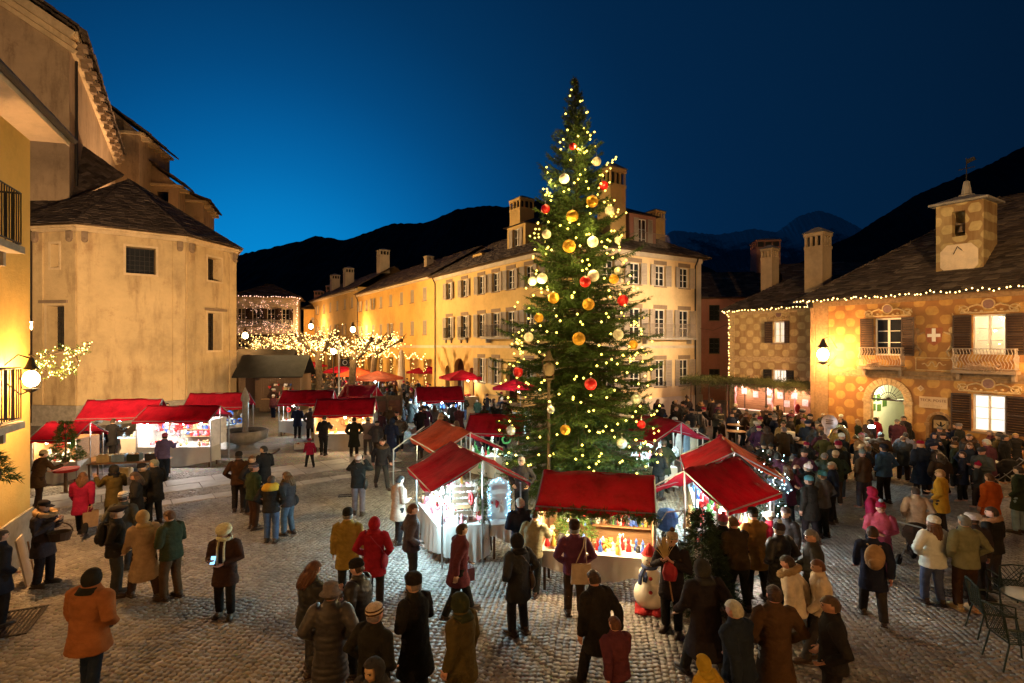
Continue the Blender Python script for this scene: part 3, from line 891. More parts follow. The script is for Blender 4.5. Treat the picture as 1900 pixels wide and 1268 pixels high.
def far_houses():
 o = PY(436, 640, 84); e = PY(536, 640, 84 - .5)
 ang = math.atan2(e.y + 3 - o.y, e.x - o.x)
 fr = Fr(o[:2], ang); L_ = 8.8; H = 12.4
 root = thing('garlanded_house', 'far house outlined in rosy fairy lights at the end of the street', 'house', fr.w(0))
 ops = []; xs = [.9, 3.0, 5.1, 7.2]
 for x in xs: ops += [(x - .55, x + .55, 8.1, 10.6), (x - .55, x + .55, 4.6, 6.6)]
 b = MB(); grid_wall(b, L_, 0, H, ops); put(root, fr, b.mesh('wall', M['pl_pale']), 'wall')
 for x in xs:
  window(root, fr, x, 8.1, 10.6, 1.1, sm=M['shutter_brown'], lintel=False); window(root, fr, x, 4.6, 6.6, 1.1, sm=M['shutter_brown'], lintel=False)
 balcony(root, fr, 4.1, 7.9, 8, .5, .9, M['white_paint'], M['stone'], True)
 b = MB(); grid_wall(b, 8, 0, H, []); put(root, Fr(fr.w(L_)[:2], ang + pi / 2), b.mesh('wall', M['pl_pale']), 'wall')
 hip_roof(root, fr, 0, L_, 0, 8, H, 26, .7, (True, True), 'x', wmin=.5, wmax=1., pitch=.4)
 fr2 = Fr(fr.w(L_ + .6, 6)[:2], ang)
 r2 = thing('dim_house', 'small dim ochre house with square chimneys beside the garlanded house', 'house', fr2.w(0))
 ops = [(1.2, 2.1, 8, 9.6), (4.2, 5.1, 8, 9.6), (1.2, 2.1, 4.6, 6.2), (4.2, 5.1, 4.6, 6.2)]
 b = MB(); grid_wall(b, 7, 0, 11, ops); put(r2, fr2, b.mesh('wall', M['pl_yellow2']), 'wall')
 for a in ops: window(r2, fr2, (a[0] + a[1]) / 2, a[2], a[3], .9, closed=True, lintel=False)
 hip_roof(r2, fr2, 0, 7, 0, 8, 11, 26, .5, (True, True), 'x', wmin=.5, wmax=1., pitch=.4)
 chimney(r2, fr2, 2.4, 1.2, 11.3, 14.4, 1.6, 1.2, M['pl_dim']); chimney(r2, fr2, 4.4, 3.2, 12.0, 15.6, 1.9, 1.4, M['pl_dim'])
 return fr
FARFR = far_houses()
# ------------------------------------------------------------------ painted house on the right
F_R = Fr((15.66, 28.8), SA - pi / 2)          # x from the far corner toward the camera
def arch_fill(b, xc, r, zs, ztop, depth, n=12, mi=0):
 arc = [(xc + r * math.cos(a), zs + r * math.sin(a)) for a in np.linspace(0, pi, n + 1)]
 for i in range(n):
  p, q = arc[i], arc[i + 1]
  b.add([(p[0], 0, p[1]), (p[0], 0, ztop), (q[0], 0, ztop), (q[0], 0, q[1])], [(0, 1, 2, 3)], mi)
  b.add([(p[0], 0, p[1]), (q[0], 0, q[1]), (q[0], depth, q[1]), (p[0], depth, p[1])], [(0, 1, 2, 3)], mi)
def arch_ring(xc, r0, r1, zs, y0, y1, z0=None, mat=None, name='door_surround', n=14):
 b = MB()
 for i in range(n):
  a0 = pi * i / n + .012; a1 = pi * (i + 1) / n - .012
  P = [(xc + r * math.cos(a), zs + r * math.sin(a)) for r, a in ((r0, a0), (r1, a0), (r1, a1), (r0, a1))]
  b.extrude_y(P, y0, y1)
 if z0 is not None:
  for sg in (-1, 1):
   x0, x1 = sorted((xc + sg * r0, xc + sg * r1)); b.bb(x0, x1, y0, y1, z0, zs - .01)
   b.bb(x0 - .04, x1 + .04, y0 - .03, y1, zs - .16, zs - .012)
 return b.mesh(name, mat)
M['scroll'] = m_plain('painted_scroll', (.24, .15, .08), .85, 0, .15, .35, 9, .3)
M['scroll_light'] = m_plain('painted_ornament', (.46, .33, .18), .85, 0, .15, .35, 9, .3)
M['medallion'] = m_plain('mauve_medallion', (.22, .13, .12), .85, 0, .15, .25, 9, .2)
def m_room(name, c, s):
 t = NT(name)
 n = t.noise(1.6, 2)
 col = t.ramp(n, [(.35, k(c, .75)), (.65, c)])
 t.l(col, t.b.inputs['Emission Color']); t.b.inputs['Emission Strength'].default_value = s
 t.b.inputs['Base Color'].default_value = (.4, .4, .4, 1); t.b.inputs['Roughness'].default_value = .3
 return t.mat
M['lit_white'] = m_room('lit_window_white', (1.0, .90, .78), 1.5)
M['lit_amber'] = m_room('lit_window_amber', (1.0, .62, .26), 1.4)
M['lit_cream'] = m_room('lit_window_cream', (1.0, .82, .6), 1.1)
M['clear_glass'] = None
def m_glass():
 t = NT('clear_glass');
 tr = t.n('ShaderNodeBsdfTransparent'); mx = t.n('ShaderNodeMixShader'); gl = t.n('ShaderNodeBsdfGlossy'); gl.inputs['Roughness'].default_value = .02
 mx.inputs[0].default_value = .12
 t.l(tr.outputs[0], mx.inputs[1]); t.l(gl.outputs[0], mx.inputs[2]); t.l(mx.outputs[0], t.out.inputs[0]); return t.mat
M['clear_glass'] = m_glass()
def scroll_pediment(root, fr, x, z, w, name='pediment'):
 b = MB()
 for sg in (-1, 1):
  pts = []
  for i in range(22):
   a = i / 21; rr = .17 * (1 - a) + .03; th = a * 2.4 * pi
   pts.append((sg * (w * .42 - a * .0) + sg * rr * math.cos(th) * 1.0, -.03, .12 + rr * math.sin(th)))
  b.tube(pts, .028, 5)
  b.tube([(sg * .22, -.03, .28), (sg * w * .2, -.03, .34), (sg * w * .32, -.03, .26), (sg * w * .44, -.03, .10)], [.035, .04, .035, .02], 5)
  b.tube([(sg * w * .5, -.03, .0), (sg * w * .46, -.03, .16), (sg * w * .52, -.03, .30)], [.03, .04, .012], 5)
  for q in range(4): b.ball((sg * (w * .12 + q * w * .1), -.03, .06 + .05 * math.sin(q * 2)), (.06, .03, .05), 6, 4)
 b.bb(-w / 2, w / 2, -.05, -.003, -.03, .03)
 p = put(root, fr, b.mesh(name, M['scroll_light']), name, x, 0, z)
 m = MB(); m.add([(.20 * math.cos(a), -.05, .34 + .20 * math.sin(a)) for a in np.linspace(0, 2 * pi, 17)[:-1]] + [(0, -.07, .34)], [(i, (i + 1) % 16, 16) for i in range(16)])
 link('medallion', m.mesh('medallion', M['medallion']), p)
 rg = MB(); rg.tube([(.21 * math.cos(a), -.045, .34 + .21 * math.sin(a)) for a in np.linspace(0, 2 * pi, 20)], .03, 5); link('medallion_ring', rg.mesh('medallion_ring', M['scroll_light']), p)
 return p
def text_mesh(s, size, mat, extrude=.004, name='lettering'):
 cu = bpy.data.curves.new(name, 'FONT'); cu.body = s; cu.size = size; cu.extrude = extrude; cu.align_x = 'CENTER'; cu.align_y = 'CENTER'; cu.resolution_u = 2
 o = bpy.data.objects.new('tmp', cu); COL.objects.link(o)
 dg = bpy.context.evaluated_depsgraph_get()
 me = bpy.data.meshes.new_from_object(o.evaluated_get(dg)); me.name = name
 bpy.data.objects.remove(o)
 me.transform(Matrix.Rotation(pi / 2, 4, 'X'))
 me.materials.clear(); me.materials.append(mat)
 return me
M['ink'] = m_plain('sign_ink', (.16, .08, .05), .8, 0, .1, .2, 9, 0)
M['black_paint'] = m_plain('black_paint', (.015, .013, .012), .6, 0, .3, .2, 9, .1)
def painted_house():
 root = thing('painted_house', 'painted house with ochre dots and a bell turret on its stone roof', 'house', F_R.w(0))
 L_ = 13.0; H = 7.25
 DX, DR, DZ = 3.6, .72, 2.42
 ops = [(3.05, 4.2, 4.5, 6.25), (6.8, 7.9, 4.6, 6.25), (6.8, 7.9, 1.4, 2.95), (DX - DR, DX + DR, 0, DZ + DR), (5.27, 6.03, .25, 1.95), (10.5, 11.6, 4.6, 6.25), (10.5, 11.6, 1.4, 2.95)]
 b = MB(); grid_wall(b, L_, 0, H, ops, .28)
 arch_fill(b, DX, DR, DZ, DZ + DR, .28)
 arch_fill(b, 5.65, .38, 1.57, 1.95, .28)
 me = b.mesh('wall', M['fresco']); uv_wall(me); put(root, F_R, me, 'wall')
 b = MB(); grid_wall(b, 9, 0, H, []); me = b.mesh('wall', M['fresco']); uv_wall(me); put(root, Fr(F_R.w(0, 9)[:2], F_R.a - pi / 2), me, 'wall')
 put(root, F_R, arch_ring(DX, DR, DR + .30, DZ, -.05, .10, 0, M['scroll_light']), 'door_surround')
 fan = MB()
 for i in range(13):
  a = pi * i / 12; fan.tube([(DX, .12, DZ), (DX + DR * math.cos(a), .12, DZ + DR * math.sin(a))], .012, 4)
 for r in (.34, DR - .02): fan.tube([(DX + r * math.cos(a), .12, DZ + r * math.sin(a)) for a in np.linspace(0, pi, 15)], .014, 4)
 fan.bb(DX - DR, DX + DR, .08, .16, DZ - .05, DZ + .03)
 put(root, F_R, fan.mesh('fanlight', M['iron']), 'fanlight')
 hall = MB()
 y0, y1 = .281, 4.2
 x0, x1 = DX - 1.0, DX + 1.1
 hall.add([(x0, y0, 0.02), (x1, y0, .02), (x1, y1, .02), (x0, y1, .02), (x0, y0, 3.3), (x1, y0, 3.3), (x1, y1, 3.3), (x0, y1, 3.3)],
   [(0, 1, 2, 3), (4, 7, 6, 5), (3, 2, 6, 7), (0, 3, 7, 4), (2, 1, 5, 6)])
 put(root, F_R, hall.mesh('passage', M['hallpaint']), 'passage')
 col = MB(); col.bb(DX + .1, DX + .45, 1.5, 1.85, .021, 3.28); put(root, F_R, col.mesh('passage_pillar', M['hallpaint']), 'passage_pillar')
 for i in range(9): pass
 pics = MB()
 for i, (xx, zz, a) in enumerate([(.7, 2.2, .35), (1.2, 2.2, .3), (.75, 1.75, .32), (1.25, 1.7, .35), (1.8, 1.9, .4)]):
  pics.bb(x0 + .003, x0 + .03, xx, xx + a, zz, zz + .34)
 put(root, F_R, pics.mesh('wall_pictures', M['leaf']), 'wall_pictures')
 lamp_light('passage_lamp', F_R.w(DX, 1.1, 2.9), 260, (1.0, .93, .62), root, .12)
 st = MB(); st.bb(DX - 1.0, DX + 1.0, -.45, -.003, 0, .14); put(root, F_R, st.mesh('door_step', M['stone']), 'door_step')
 cp = MB(); cp.bb(DX - .6, DX + .6, -.43, .2, .142, .155); put(root, F_R, cp.mesh('door_mat', M['red_canvas']), 'door_mat')
 sh = M['shutter_brown']
 window(root, F_R, 3.62, 4.5, 6.25, 1.15, rows=3, sm=sh, sill=False, lintel=False, sw=.56, split=True, swing=10)
 w2 = window(root, F_R, 7.35, 4.6, 6.25, 1.1, pm=M['clear_glass'], rows=3, sm=sh, sill=False, lintel=False, sw=.62, split=True, swing=10)
 window(root, F_R, 7.35, 1.4, 2.95, 1.1, pm=M['lit_white'], rows=3, sm=sh, lintel=False, sw=.68, split=True, swing=8)
 window(root, F_R, 11.05, 4.6, 6.25, 1.1, rows=3, sm=sh, lintel=False, sw=.62); window(root, F_R, 11.05, 1.4, 2.95, 1.1, pm=M['lit_white'], rows=3, sm=sh, lintel=False, sw=.62)
 rm = MB(); rm.add([(5.9, .35, 4.1), (8.8, .35, 4.1), (8.8, 3, 4.1), (5.9, 3, 4.1), (5.9, .35, 6.8), (8.8, .35, 6.8), (8.8, 3, 6.8), (5.9, 3, 6.8)], [(0, 1, 2, 3), (4, 7, 6, 5), (3, 2, 6, 7), (0, 3, 7, 4), (2, 1, 5, 6)])
 put(root, F_R, rm.mesh('upper_room', M['roompaint']), 'upper_room')
 rs = MB(); rs.bb(7.45, 7.95, 1.5, 1.55, 4.6, 5.05); put(root, F_R, rs.mesh('room_screen', M['screen']), 'room_screen')
 lamp_light('room_lamp', F_R.w(7.3, 1.6, 6.5), 420, (1.0, .82, .55), root, .1)
 for x, z, w in ((3.62, 6.34, 1.9), (7.35, 6.34, 1.9), (7.35, 3.06, 2.0)): scroll_pediment(root, F_R, x, z, w)
 balcony(root, F_R, 3.45, 3.98, 1.75, .45, .88, M['pale_iron'], M['trim'], True); balcony(root, F_R, 7.3, 3.95, 2.0, .5, .88, M['pale_iron'], M['trim'], True)
 tr = MB(); tr.bb(.95, L_, -.05, -.003, 3.62, 3.80); tr.bb(.95, L_, -.03, -.003, 3.45, 3.60); tr.bb(-.05, L_, -.10, -.003, H - .30, H - .02)
 tr.bb(0, .22, -.05, -.003, 0, H - .31); tr.bb(.62, .90, -.05, -.003, 0, H - .31); tr.bb(.23, .61, -.02, -.003, 0, H - .31)
 put(root, F_R, tr.mesh('painted_trim', M['scroll']), 'painted_trim')
 cr = MB(); cr.bb(5.21, 5.69, -.035, -.012, 5.34, 5.48); cr.bb(5.38, 5.52, -.036, -.011, 5.14, 5.339); cr.bb(5.38, 5.52, -.036, -.011, 5.481, 5.72)
 put(root, F_R, cr.mesh('white_cross', M['white_paint']), 'white_cross')
 sd = MB(); sd.extrude_y([(5.45, 4.95), (5.72, 5.15), (5.78, 5.75), (5.12, 5.75), (5.18, 5.15)], -.010, -.003); put(root, F_R, sd.mesh('shield', M['fresco_red']), 'shield')
 for sg in (-1, 1):
  a = MB(); cx = 5.45 + sg * .66
  a.ball((cx, -.012, 5.62), (.13, .03, .15), 8, 5); a.tube([(cx, -.012, 5.5), (cx + sg * .05, -.012, 5.2), (cx - sg * .02, -.012, 4.95)], [.13, .15, .10], 7, flat=.3)
  a.tube([(cx - sg * .05, -.012, 5.45), (cx - sg * .3, -.012, 5.55)], [.05, .035], 6); a.tube([(cx, -.012, 4.95), (cx - sg * .18, -.012, 4.7), (cx - sg * .1, -.012, 4.5)], [.07, .05, .035], 6)
  a.tube([(cx, -.012, 4.95), (cx + sg * .16, -.012, 4.65), (cx + sg * .22, -.012, 4.48)], [.07, .05, .035], 6)
  a.tube([(cx + sg * .05, -.012, 5.6), (cx + sg * .1, -.012, 6.0), (cx + sg * .02, -.012, 6.35)], [.12, .19, .06], 7, flat=.2)
  put(root, F_R, a.mesh('painted_figure', M['scroll_light'] if sg > 0 else M['scroll']), 'painted_figure')
 pn = MB();
 for x0_, x1_, z0_, z1_ in ((4.75, 6.2, 4.40, 4.43), (4.75, 6.2, 3.86, 3.89), (4.75, 4.78, 3.892, 4.398), (6.17, 6.2, 3.892, 4.398)): pn.bb(x0_, x1_, -.02, -.003, z0_, z1_)
 pn.tube([(5.0 + .9 * i / 20, -.015, 4.14 + .12 * math.sin(i * .95) * math.sin(pi * i / 20)) for i in range(21)], .025, 5)
 put(root, F_R, pn.mesh('painted_panel', M['scroll_light']), 'painted_panel')
 sg = MB(); sg.bb(4.9, 5.95, -.03, -.003, 2.2, 2.7); so = put(root, F_R, sg.mesh('sign_board', M['pink_plaster']), 'sign_board')
 tm = text_mesh('TECR. POSTE', .17, M['ink']); link('lettering', tm, so, (5.425, -.034, 2.54))
 tm = text_mesh('- - - - - - - - -', .13, M['ink']); link('lettering', tm, so, (5.425, -.034, 2.33))
 nb = MB(); nb.bb(5.27, 6.03, .25, .28, .25, 1.95); put(root, F_R, nb.mesh('niche_back', M['dark_wood']), 'niche_back')
 put(root, F_R, arch_ring(5.65, .38, .50, 1.57, -.03, .05, .25, M['scroll'], 'niche_surround'), 'niche_surround')
 n2 = MB(); n2.bb(5.38, 5.92, .15, .17, 1.32, 1.68); no = put(root, F_R, n2.mesh('notice_panel', M['scroll_light']), 'notice_panel')
 eg = MB(); eg.extrude_y([(5.65, 1.38), (5.69, 1.46), (5.84, 1.58), (5.80, 1.50), (5.72, 1.42)], .140, .149); eg.extrude_y([(5.65, 1.38), (5.58, 1.42), (5.50, 1.50), (5.46, 1.58), (5.61, 1.46)], .140, .149)
 eg.extrude_y([(5.62, 1.40), (5.68, 1.40), (5.68, 1.60), (5.65, 1.64), (5.62, 1.60)], .138, .149); link('eagle_emblem', eg.mesh('eagle_emblem', M['black_paint']), no)
 for x, z, l in ((2.45, 2.86, None), (4.95, 3.05, None)):
  q = MB(); q.extrude_y([(x, z - .14), (x + .14, z), (x, z + .14), (x - .14, z)], -.02, -.003); d = put(root, F_R, q.mesh('number_plaque', M['pink_plaster']), 'number_plaque')
  e = MB(); e.tube([(x + .03 * math.cos(a), -.024, z + .045 * math.sin(a)) for a in np.linspace(0, 2 * pi, 10)], .008, 4); link('numeral', e.mesh('numeral', M['ink']), d)
 Sx0, Sx1, Sy0, Sy1 = 7.24, 19.2, -10.7 - 13.0, -10.7
 hip_roof(root, S, Sx0, Sx1, Sy0 - 8, Sy1, H, 37, .55, (False, True), 'y', pitch=.2, wmin=.25, wmax=.6)
 gut = MB(); gut.tube([(-.6, -.6, H - .03), (L_, -.6, H - .03)], .05, 6); put(root, F_R, gut.mesh('gutter', M['iron']), 'gutter')
 x0, x1, yf, yb, z0, z1 = 5.25, 6.95, .75, 2.3, 7.7, 11.2
 t = MB()
 xo0, xo1, zo0, zo1 = 5.85, 6.32, 9.75, 10.85
 grid_wall(t, x1, z0, z1, [(xo0, xo1, zo0, zo1)], .3, x0=x0)
 t.v = [(a, b_ + yf, c) for a, b_, c in t.v]
 t.add([(x0, yf, z0), (x0, yf, z1), (x0, yb, z1), (x0, yb, z0)], [(0, 1, 2, 3)]); t.add([(x1, yf, z0), (x1, yb, z0), (x1, yb, z1), (x1, yf, z1)], [(0, 1, 2, 3)]); t.add([(x0, yb, z0), (x0, yb, z1), (x1, yb, z1), (x1, yb, z0)], [(0, 1, 2, 3)])
 t.bb(x0 + .05, x1 - .05, yf + .8, yf + .9, z0, z1 - .02)
 me = t.mesh('bell_turret', M['fresco_pale']); uv_wall(me)
 bt = put(root, F_R, me, 'bell_turret')
 c = MB(); c.bb(x0 - .22, x1 + .22, yf - .22, yb + .2, z1, z1 + .09); c.add([(x0 - .22, yf - .22, z1 + .092), (x1 + .22, yf - .22, z1 + .092), (x1 + .22, yb + .2, z1 + .092), (x0 - .22, yb + .2, z1 + .092), (6.1, 1.55, z1 + .5)], [(0, 1, 4), (1, 2, 4), (2, 3, 4), (3, 0, 4)])
 link('turret_roof', c.mesh('turret_roof', M['stone']), bt)
 p = MB(); p.lathe([(.30, 0), (.30, .15), (.20, .2), (.12, .75), (.06, .8)], (6.1, 1.55, z1 + .3), 8); link('pinnacle', p.mesh('pinnacle', M['stone']), bt)
 v = MB(); v.tube([(6.1, 1.55, z1 + 1.0), (6.1, 1.55, z1 + 2.1)], .022, 5); v.tube([(5.8, 1.55, z1 + 1.65), (6.4, 1.55, z1 + 1.65)], .02, 5); v.extrude_y([(6.12, z1 + 1.85), (6.45, z1 + 1.95), (6.38, z1 + 2.1), (6.12, z1 + 2.05)], 1.54, 1.56); link('weathervane', v.mesh('weathervane', M['iron']), bt)
 be = MB(); be.lathe([(.19, 0), (.17, .05), (.12, .2), (.09, .3), (.03, .34)], (6.08, yf + .4, 9.95), 12); be.bb(5.86, 6.31, yf + .36, yf + .44, 10.3, 10.38); link('bell', be.mesh('bell', M['trim']), bt)
 dl = MB(); w_ = .68; cx, cz, hh = 6.1, 8.78, .62
 dl.extrude_y([(cx - w_ + .25, cz - hh), (cx + w_ - .25, cz - hh), (cx + w_, cz - hh + .28), (cx + w_, cz + hh - .28), (cx + w_ - .25, cz + hh), (cx - w_ + .25, cz + hh), (cx - w_, cz + hh - .28), (cx - w_, cz - hh + .28)], yf - .03, yf - .002)
 link('sundial_face', dl.mesh('sundial_face', M['dial']), bt)
 gn = MB(); gn.tube([(6.05, yf - .03, 9.3), (5.98, yf - .25, 8.95)], .015, 5); gn.tube([(6.05, yf - .03, 9.3), (6.25, yf - .12, 9.1)], .012, 5); link('gnomon', gn.mesh('gnomon', M['iron']), bt)
 return root
M['dial'] = m_plaster('pale_dial', (.74, .58, .42), (.5, .36, .24), .8, .35)
M['hallpaint'] = m_plain('pale_green_hall', (.68, .66, .46), .8, 0, .2, .08, 2, .1)
M['roompaint'] = m_plain('cream_room', (.7, .6, .45), .8, 0, .2, .1, 2, .1)
M['screen'] = m_emit('blue_screen', (.25, .6, 1.0), 2.0)
M['fresco_red'] = m_plain('faded_red', (.34, .12, .06), .9, 0, .1, .3, 5, .2)
painted_house()
# ------------------------------------------------------------------ lower wing left of it
F_W = Fr(S2(9.8, -4.0)[:2], SA - pi / 2)
def wing():
 root = thing('dotted_wing', 'lower pale dotted wing with fairy lights down its corner, behind the fir pergola', 'house', F_W.w(0))
 L_, H = 6.7, 7.15
 ops = [(3.0, 3.75, 5.1, 6.4), (2.95, 3.85, 2.7, 3.5)]
 b = MB(); grid_wall(b, L_, 0, H, ops); me = b.mesh('wall', M['fresco_pale']); uv_wall(me); put(root, F_W, me, 'wall')
 b = MB(); grid_wall(b, 8, 0, H, []); me = b.mesh('wall', M['fresco_pale']); uv_wall(me); put(root, Fr(F_W.w(0, 8)[:2], F_W.a - pi / 2), me, 'wall')
 window(root, F_W, 3.38, 5.1, 6.4, .75, sm=M['shutter_brown'], lintel=False, sw=.45, pm=M['lit_cream'], swing=25)
 window(root, F_W, 3.4, 2.7, 3.5, .9, cols=4, rows=3, sm=M['black_paint'], lintel=False, sw=.5, pm=M['lit_white'], sill=False)
 scroll_pediment(root, F_W, 3.38, 6.5, 1.3)
 tr = MB(); tr.bb(0, L_, -.04, -.003, 4.0, 4.25); tr.bb(0, .35, -.035, -.003, 0, 3.99); tr.bb(0, .35, -.035, -.003, 4.26, H - .25); tr.bb(-.04, L_, -.09, -.003, H - .24, H - .02)
 put(root, F_W, tr.mesh('painted_trim', M['scroll_light']), 'painted_trim')
 hip_roof(root, S, 9.8, 19, -10.7 + .3, -4.0, H, 33, .5, (True, False), 'x', pitch=.22)
 chimney(root, F_W, .75, 3.2, 8.6, 11.7, .8, .8, M['pink_plaster'])
 chimney(root, F_W, 5.0, 1.3, 7.8, 11.9, 1.05, 1.0, M['pink_plaster'])
 return root
wing()
def back_house(name, label, fr, L_, dep, H, wins, mat, chims=(), axis='x', pitch=28):
 root = thing(name, label, 'house', fr.w(0))
 ops = [(x - .45, x + .45, z, z + 1.4) for x, z in wins]
 b = MB(); grid_wall(b, L_, 0, H, ops); put(root, fr, b.mesh('wall', mat), 'wall')
 for x, z in wins: window(root, fr, x, z, z + 1.4, .9, closed=True, sm=M['shutter_dark'], lintel=False)
 for o, a in ((fr.w(L_), fr.a + pi / 2), (fr.w(0, dep), fr.a - pi / 2)):
  b = MB(); grid_wall(b, dep, 0, H, []); put(root, Fr(o[:2], a), b.mesh('wall', mat), 'wall')
 hip_roof(root, fr, 0, L_, 0, dep, H, pitch, .5, (False, False), axis, pitch=.3, wmin=.35, wmax=.8)
 for x, y, z0, z1, w in chims: chimney(root, fr, x, y, z0, z1, w, w, M['pl_dim'])
M['shutter_dark'] = m_plain('dark_green_shutter', (.02, .03, .028), .6, 0, .3, .2, 5, .2)
p0 = PY(1300, 640, 50)
back_house('dim_house', 'unlit rose-walled house in shadow between the corner house and the dotted wing', Fr(p0[:2], math.radians(-8)), 22, 10, 9.2, [(1.2, 7.2), (3.4, 7.2), (1.2, 4.2), (3.4, 4.2), (1.2, 1.4), (3.4, 1.4)], M['pl_dim'], [(7.2, 5.5, 12, 15.5, 2.2)])
p0 = PY(1470, 640, 47)
back_house('dim_house', 'dark-roofed house rising behind the painted house and its chimneys', Fr(p0[:2], math.radians(-18)), 20, 9, 9.8, [], M['pl_dim'], [])
# ------------------------------------------------------------------ church on the left
def church():
 root = thing('church', 'big old church with tall nave and polygonal chapel, floodlit plaster, dark stone roofs', 'church', (-24, 36, 0))
 loc = -root.location
 A = (-29.6, 34.0); B = (-26.5, 33.5); C_ = (-22.1, 37.2); D = (-21.2, 42.2); E = (-24.6, 47.5)
 H = 12.35
 def face(p, q, ops, mat, z1=H, name='wall', z0=0, depth=.75):
  fr = Fr(p, math.atan2(q[1] - p[1], q[0] - p[0])); L_ = math.dist(p, q)
  b = MB(); grid_wall(b, L_, z0, z1, ops, depth); put(root, fr, b.mesh(name, mat), name)
  return fr, L_
 def dark_window(fr, o, bars=True):
  x = (o[0] + o[1]) / 2; w = o[1] - o[0]; h = o[3] - o[2]
  wd = put(root, fr, box_mesh('window', M['glass_dark'], -w / 2, w / 2, .70, .74, 0, h), 'window', x, 0, o[2])
  g = MB()
  for i in range(1, 6): g.bb(-w / 2 + w * i / 6 - .012, -w / 2 + w * i / 6 + .012, .64, .665, .0, h)
  for i in range(1, int(h / .3)): g.bb(-w / 2, w / 2, .667, .685, i * .3 - .012, i * .3 + .012)
  link('window_bars', g.mesh('window_bars', M['iron']), wd)
  s = MB(); t = .14
  s.bb(-w / 2 - t, w / 2 + t, -.03, -.003, -t, -.005); s.bb(-w / 2 - t, w / 2 + t, -.03, -.003, h + .005, h + t); s.bb(-w / 2 - t, -w / 2 - .005, -.028, -.003, -.004, h + .004); s.bb(w / 2 + .005, w / 2 + t, -.028, -.003, -.004, h + .004)
  link('window_surround', s.mesh('window_surround', M['pl_apse_lt']), wd)
  if o[2] < 8: link('lintel', box_mesh('lintel', M['trim'], -w / 2 - .35, w / 2 + .35, -.22, -.035, h + .15, h + .32), wd)
  return wd
 o1 = [(1.25, 1.85, 9.75, 11.2), (.95, 2.25, 4.6, 7.4)]
 f1, l1 = face(A, B, o1, M['pl_apse'])
 for o in o1: dark_window(f1, o)
 o2 = [(2.45, 4.05, 9.6, 11.3)]
 f2, l2 = face(B, C_, o2, M['pl_apse']); dark_window(f2, o2[0])
 o3 = [(2.1, 3.5, 9.65, 11.3), (2.1, 3.5, 4.6, 7.3)]
 f3, l3 = face(C_, D, o3, M['pl_apse'])
 for o in o3: dark_window(f3, o)
 face(D, E, [], M['pl_apse'])
 for fr, L_ in ((f1, l1), (f2, l2), (f3, l3)):
  b = MB()
  b.bb(.05, .75, -.09, -.003, 1.3, H - .45); b.bb(L_ - .75, L_ - .05, -.09, -.003, 1.3, H - .45)
  put(root, fr, b.mesh('pilaster', M['pl_apse']), 'pilaster')
  b = MB(); b.bb(-.05, L_ + .05, -.16, -.003, 0, 1.28); put(root, fr, b.mesh('plinth', M['stone']), 'plinth')
  b = MB(); b.bb(-.12, L_ + .12, -.22, -.003, H - .2, H - .01); b.bb(-.06, L_ + .06, -.12, -.003, H - .43, H - .203); put(root, fr, b.mesh('cornice', M['pl_apse_lt']), 'cornice')
  for xx in (.35, L_ - .35):
   b = MB(); b.extrude_y([(xx - .16, H - .95), (xx + .16, H - .95), (xx + .16, H - .44), (xx - .16, H - .44)], -.30, -.10); b.ball((xx, -.22, H - .95), (.17, .16, .16), 8, 5); put(root, fr, b.mesh('corbel', M['trim']), 'corbel')
 mb = MB(); tones = []; base = MB()
 ap = Vector((-28.3, 40.6, 17.2)); ov = 1.07
 cen = Vector((-28.4, 40.2))
 P = [Vector((cen.x + (p[0] - cen.x) * ov, cen.y + (p[1] - cen.y) * ov, H + .0)) for p in ((-31.6, 34.3), A, B, C_, D, E)]
 for i in range(5):
  slab_roof(P[i], P[i + 1], ap, ap, mb, tones, pitch=.26)
  base.poly([tuple(P[i] - Vector((0, 0, .04))), tuple(P[i + 1] - Vector((0, 0, .04))), tuple(ap - Vector((0, 0, .04)))])
 q = [Vector((-35, 35.2, 13.0)), Vector((-30.9, 34.6, 12.6)), Vector((-30.4, 43, 18.2)), Vector((-33.5, 43, 20.5))]
 slab_roof(q[0], q[1], q[2], q[3], mb, tones, pitch=.3); base.poly([tuple(v - Vector((0, 0, .04))) for v in q])
 base.poly([tuple(p - Vector((0, 0, .06))) for p in P[::-1]])
 finish_roof(mb, tones, root); base.build('roof', M['dark_wood'], root, loc)
 Pn = Vector((-30.6, 38.0)); d = Vector((-.592, 1)).normalized()
 Q = Pn + d * 29.0
 ZN = 26.4
 Lf = Pn + Vector((-.93, -.36)) * 26
 frS = Fr(Pn, math.atan2(d.y, d.x));
 b = MB(); grid_wall(b, 29, 0, ZN, []); put(root, frS, b.mesh('wall', M['pl_nave']), 'wall')
 frF = Fr(Lf, math.atan2(Pn.y - Lf.y, Pn.x - Lf.x)); LF = (Pn - Lf).length
 b = MB(); grid_wall(b, LF, 0, ZN, [(LF - 7.6, LF - 5.4, 18.5, 21.2)]); b.add([(0, 0, ZN), (LF, 0, ZN), (LF - 13, 0, ZN + 8)], [(0, 1, 2)])
 put(root, frF, b.mesh('wall', M['pl_nave']), 'wall')
 dark_window(frF, (LF - 7.6, LF - 5.4, 18.5, 21.2))
 b = MB()
 ca = math.atan2(8, 13)
 R = Matrix.Rotation(ca, 3, 'Y')
 for off, th, pr in ((.0, .55, .7), (-.55, .35, .45), (-.95, .3, .25)):
  L2 = math.hypot(13, 8)
  mid = Vector((LF - 6.5, -pr / 2, ZN + 4 + off))
  b.box(mid, (L2 + .9, pr, th), R=R)
 put(root, frF, b.mesh('cornice', M['pl_apse_lt']), 'cornice')
 b = MB(); b.bb(-.5, 29, -.55, -.003, ZN - .25, ZN + .15); b.bb(-.1, 29, -.3, -.003, ZN - .9, ZN - .253)
 put(root, frS, b.mesh('cornice', M['pl_apse_lt']), 'cornice')
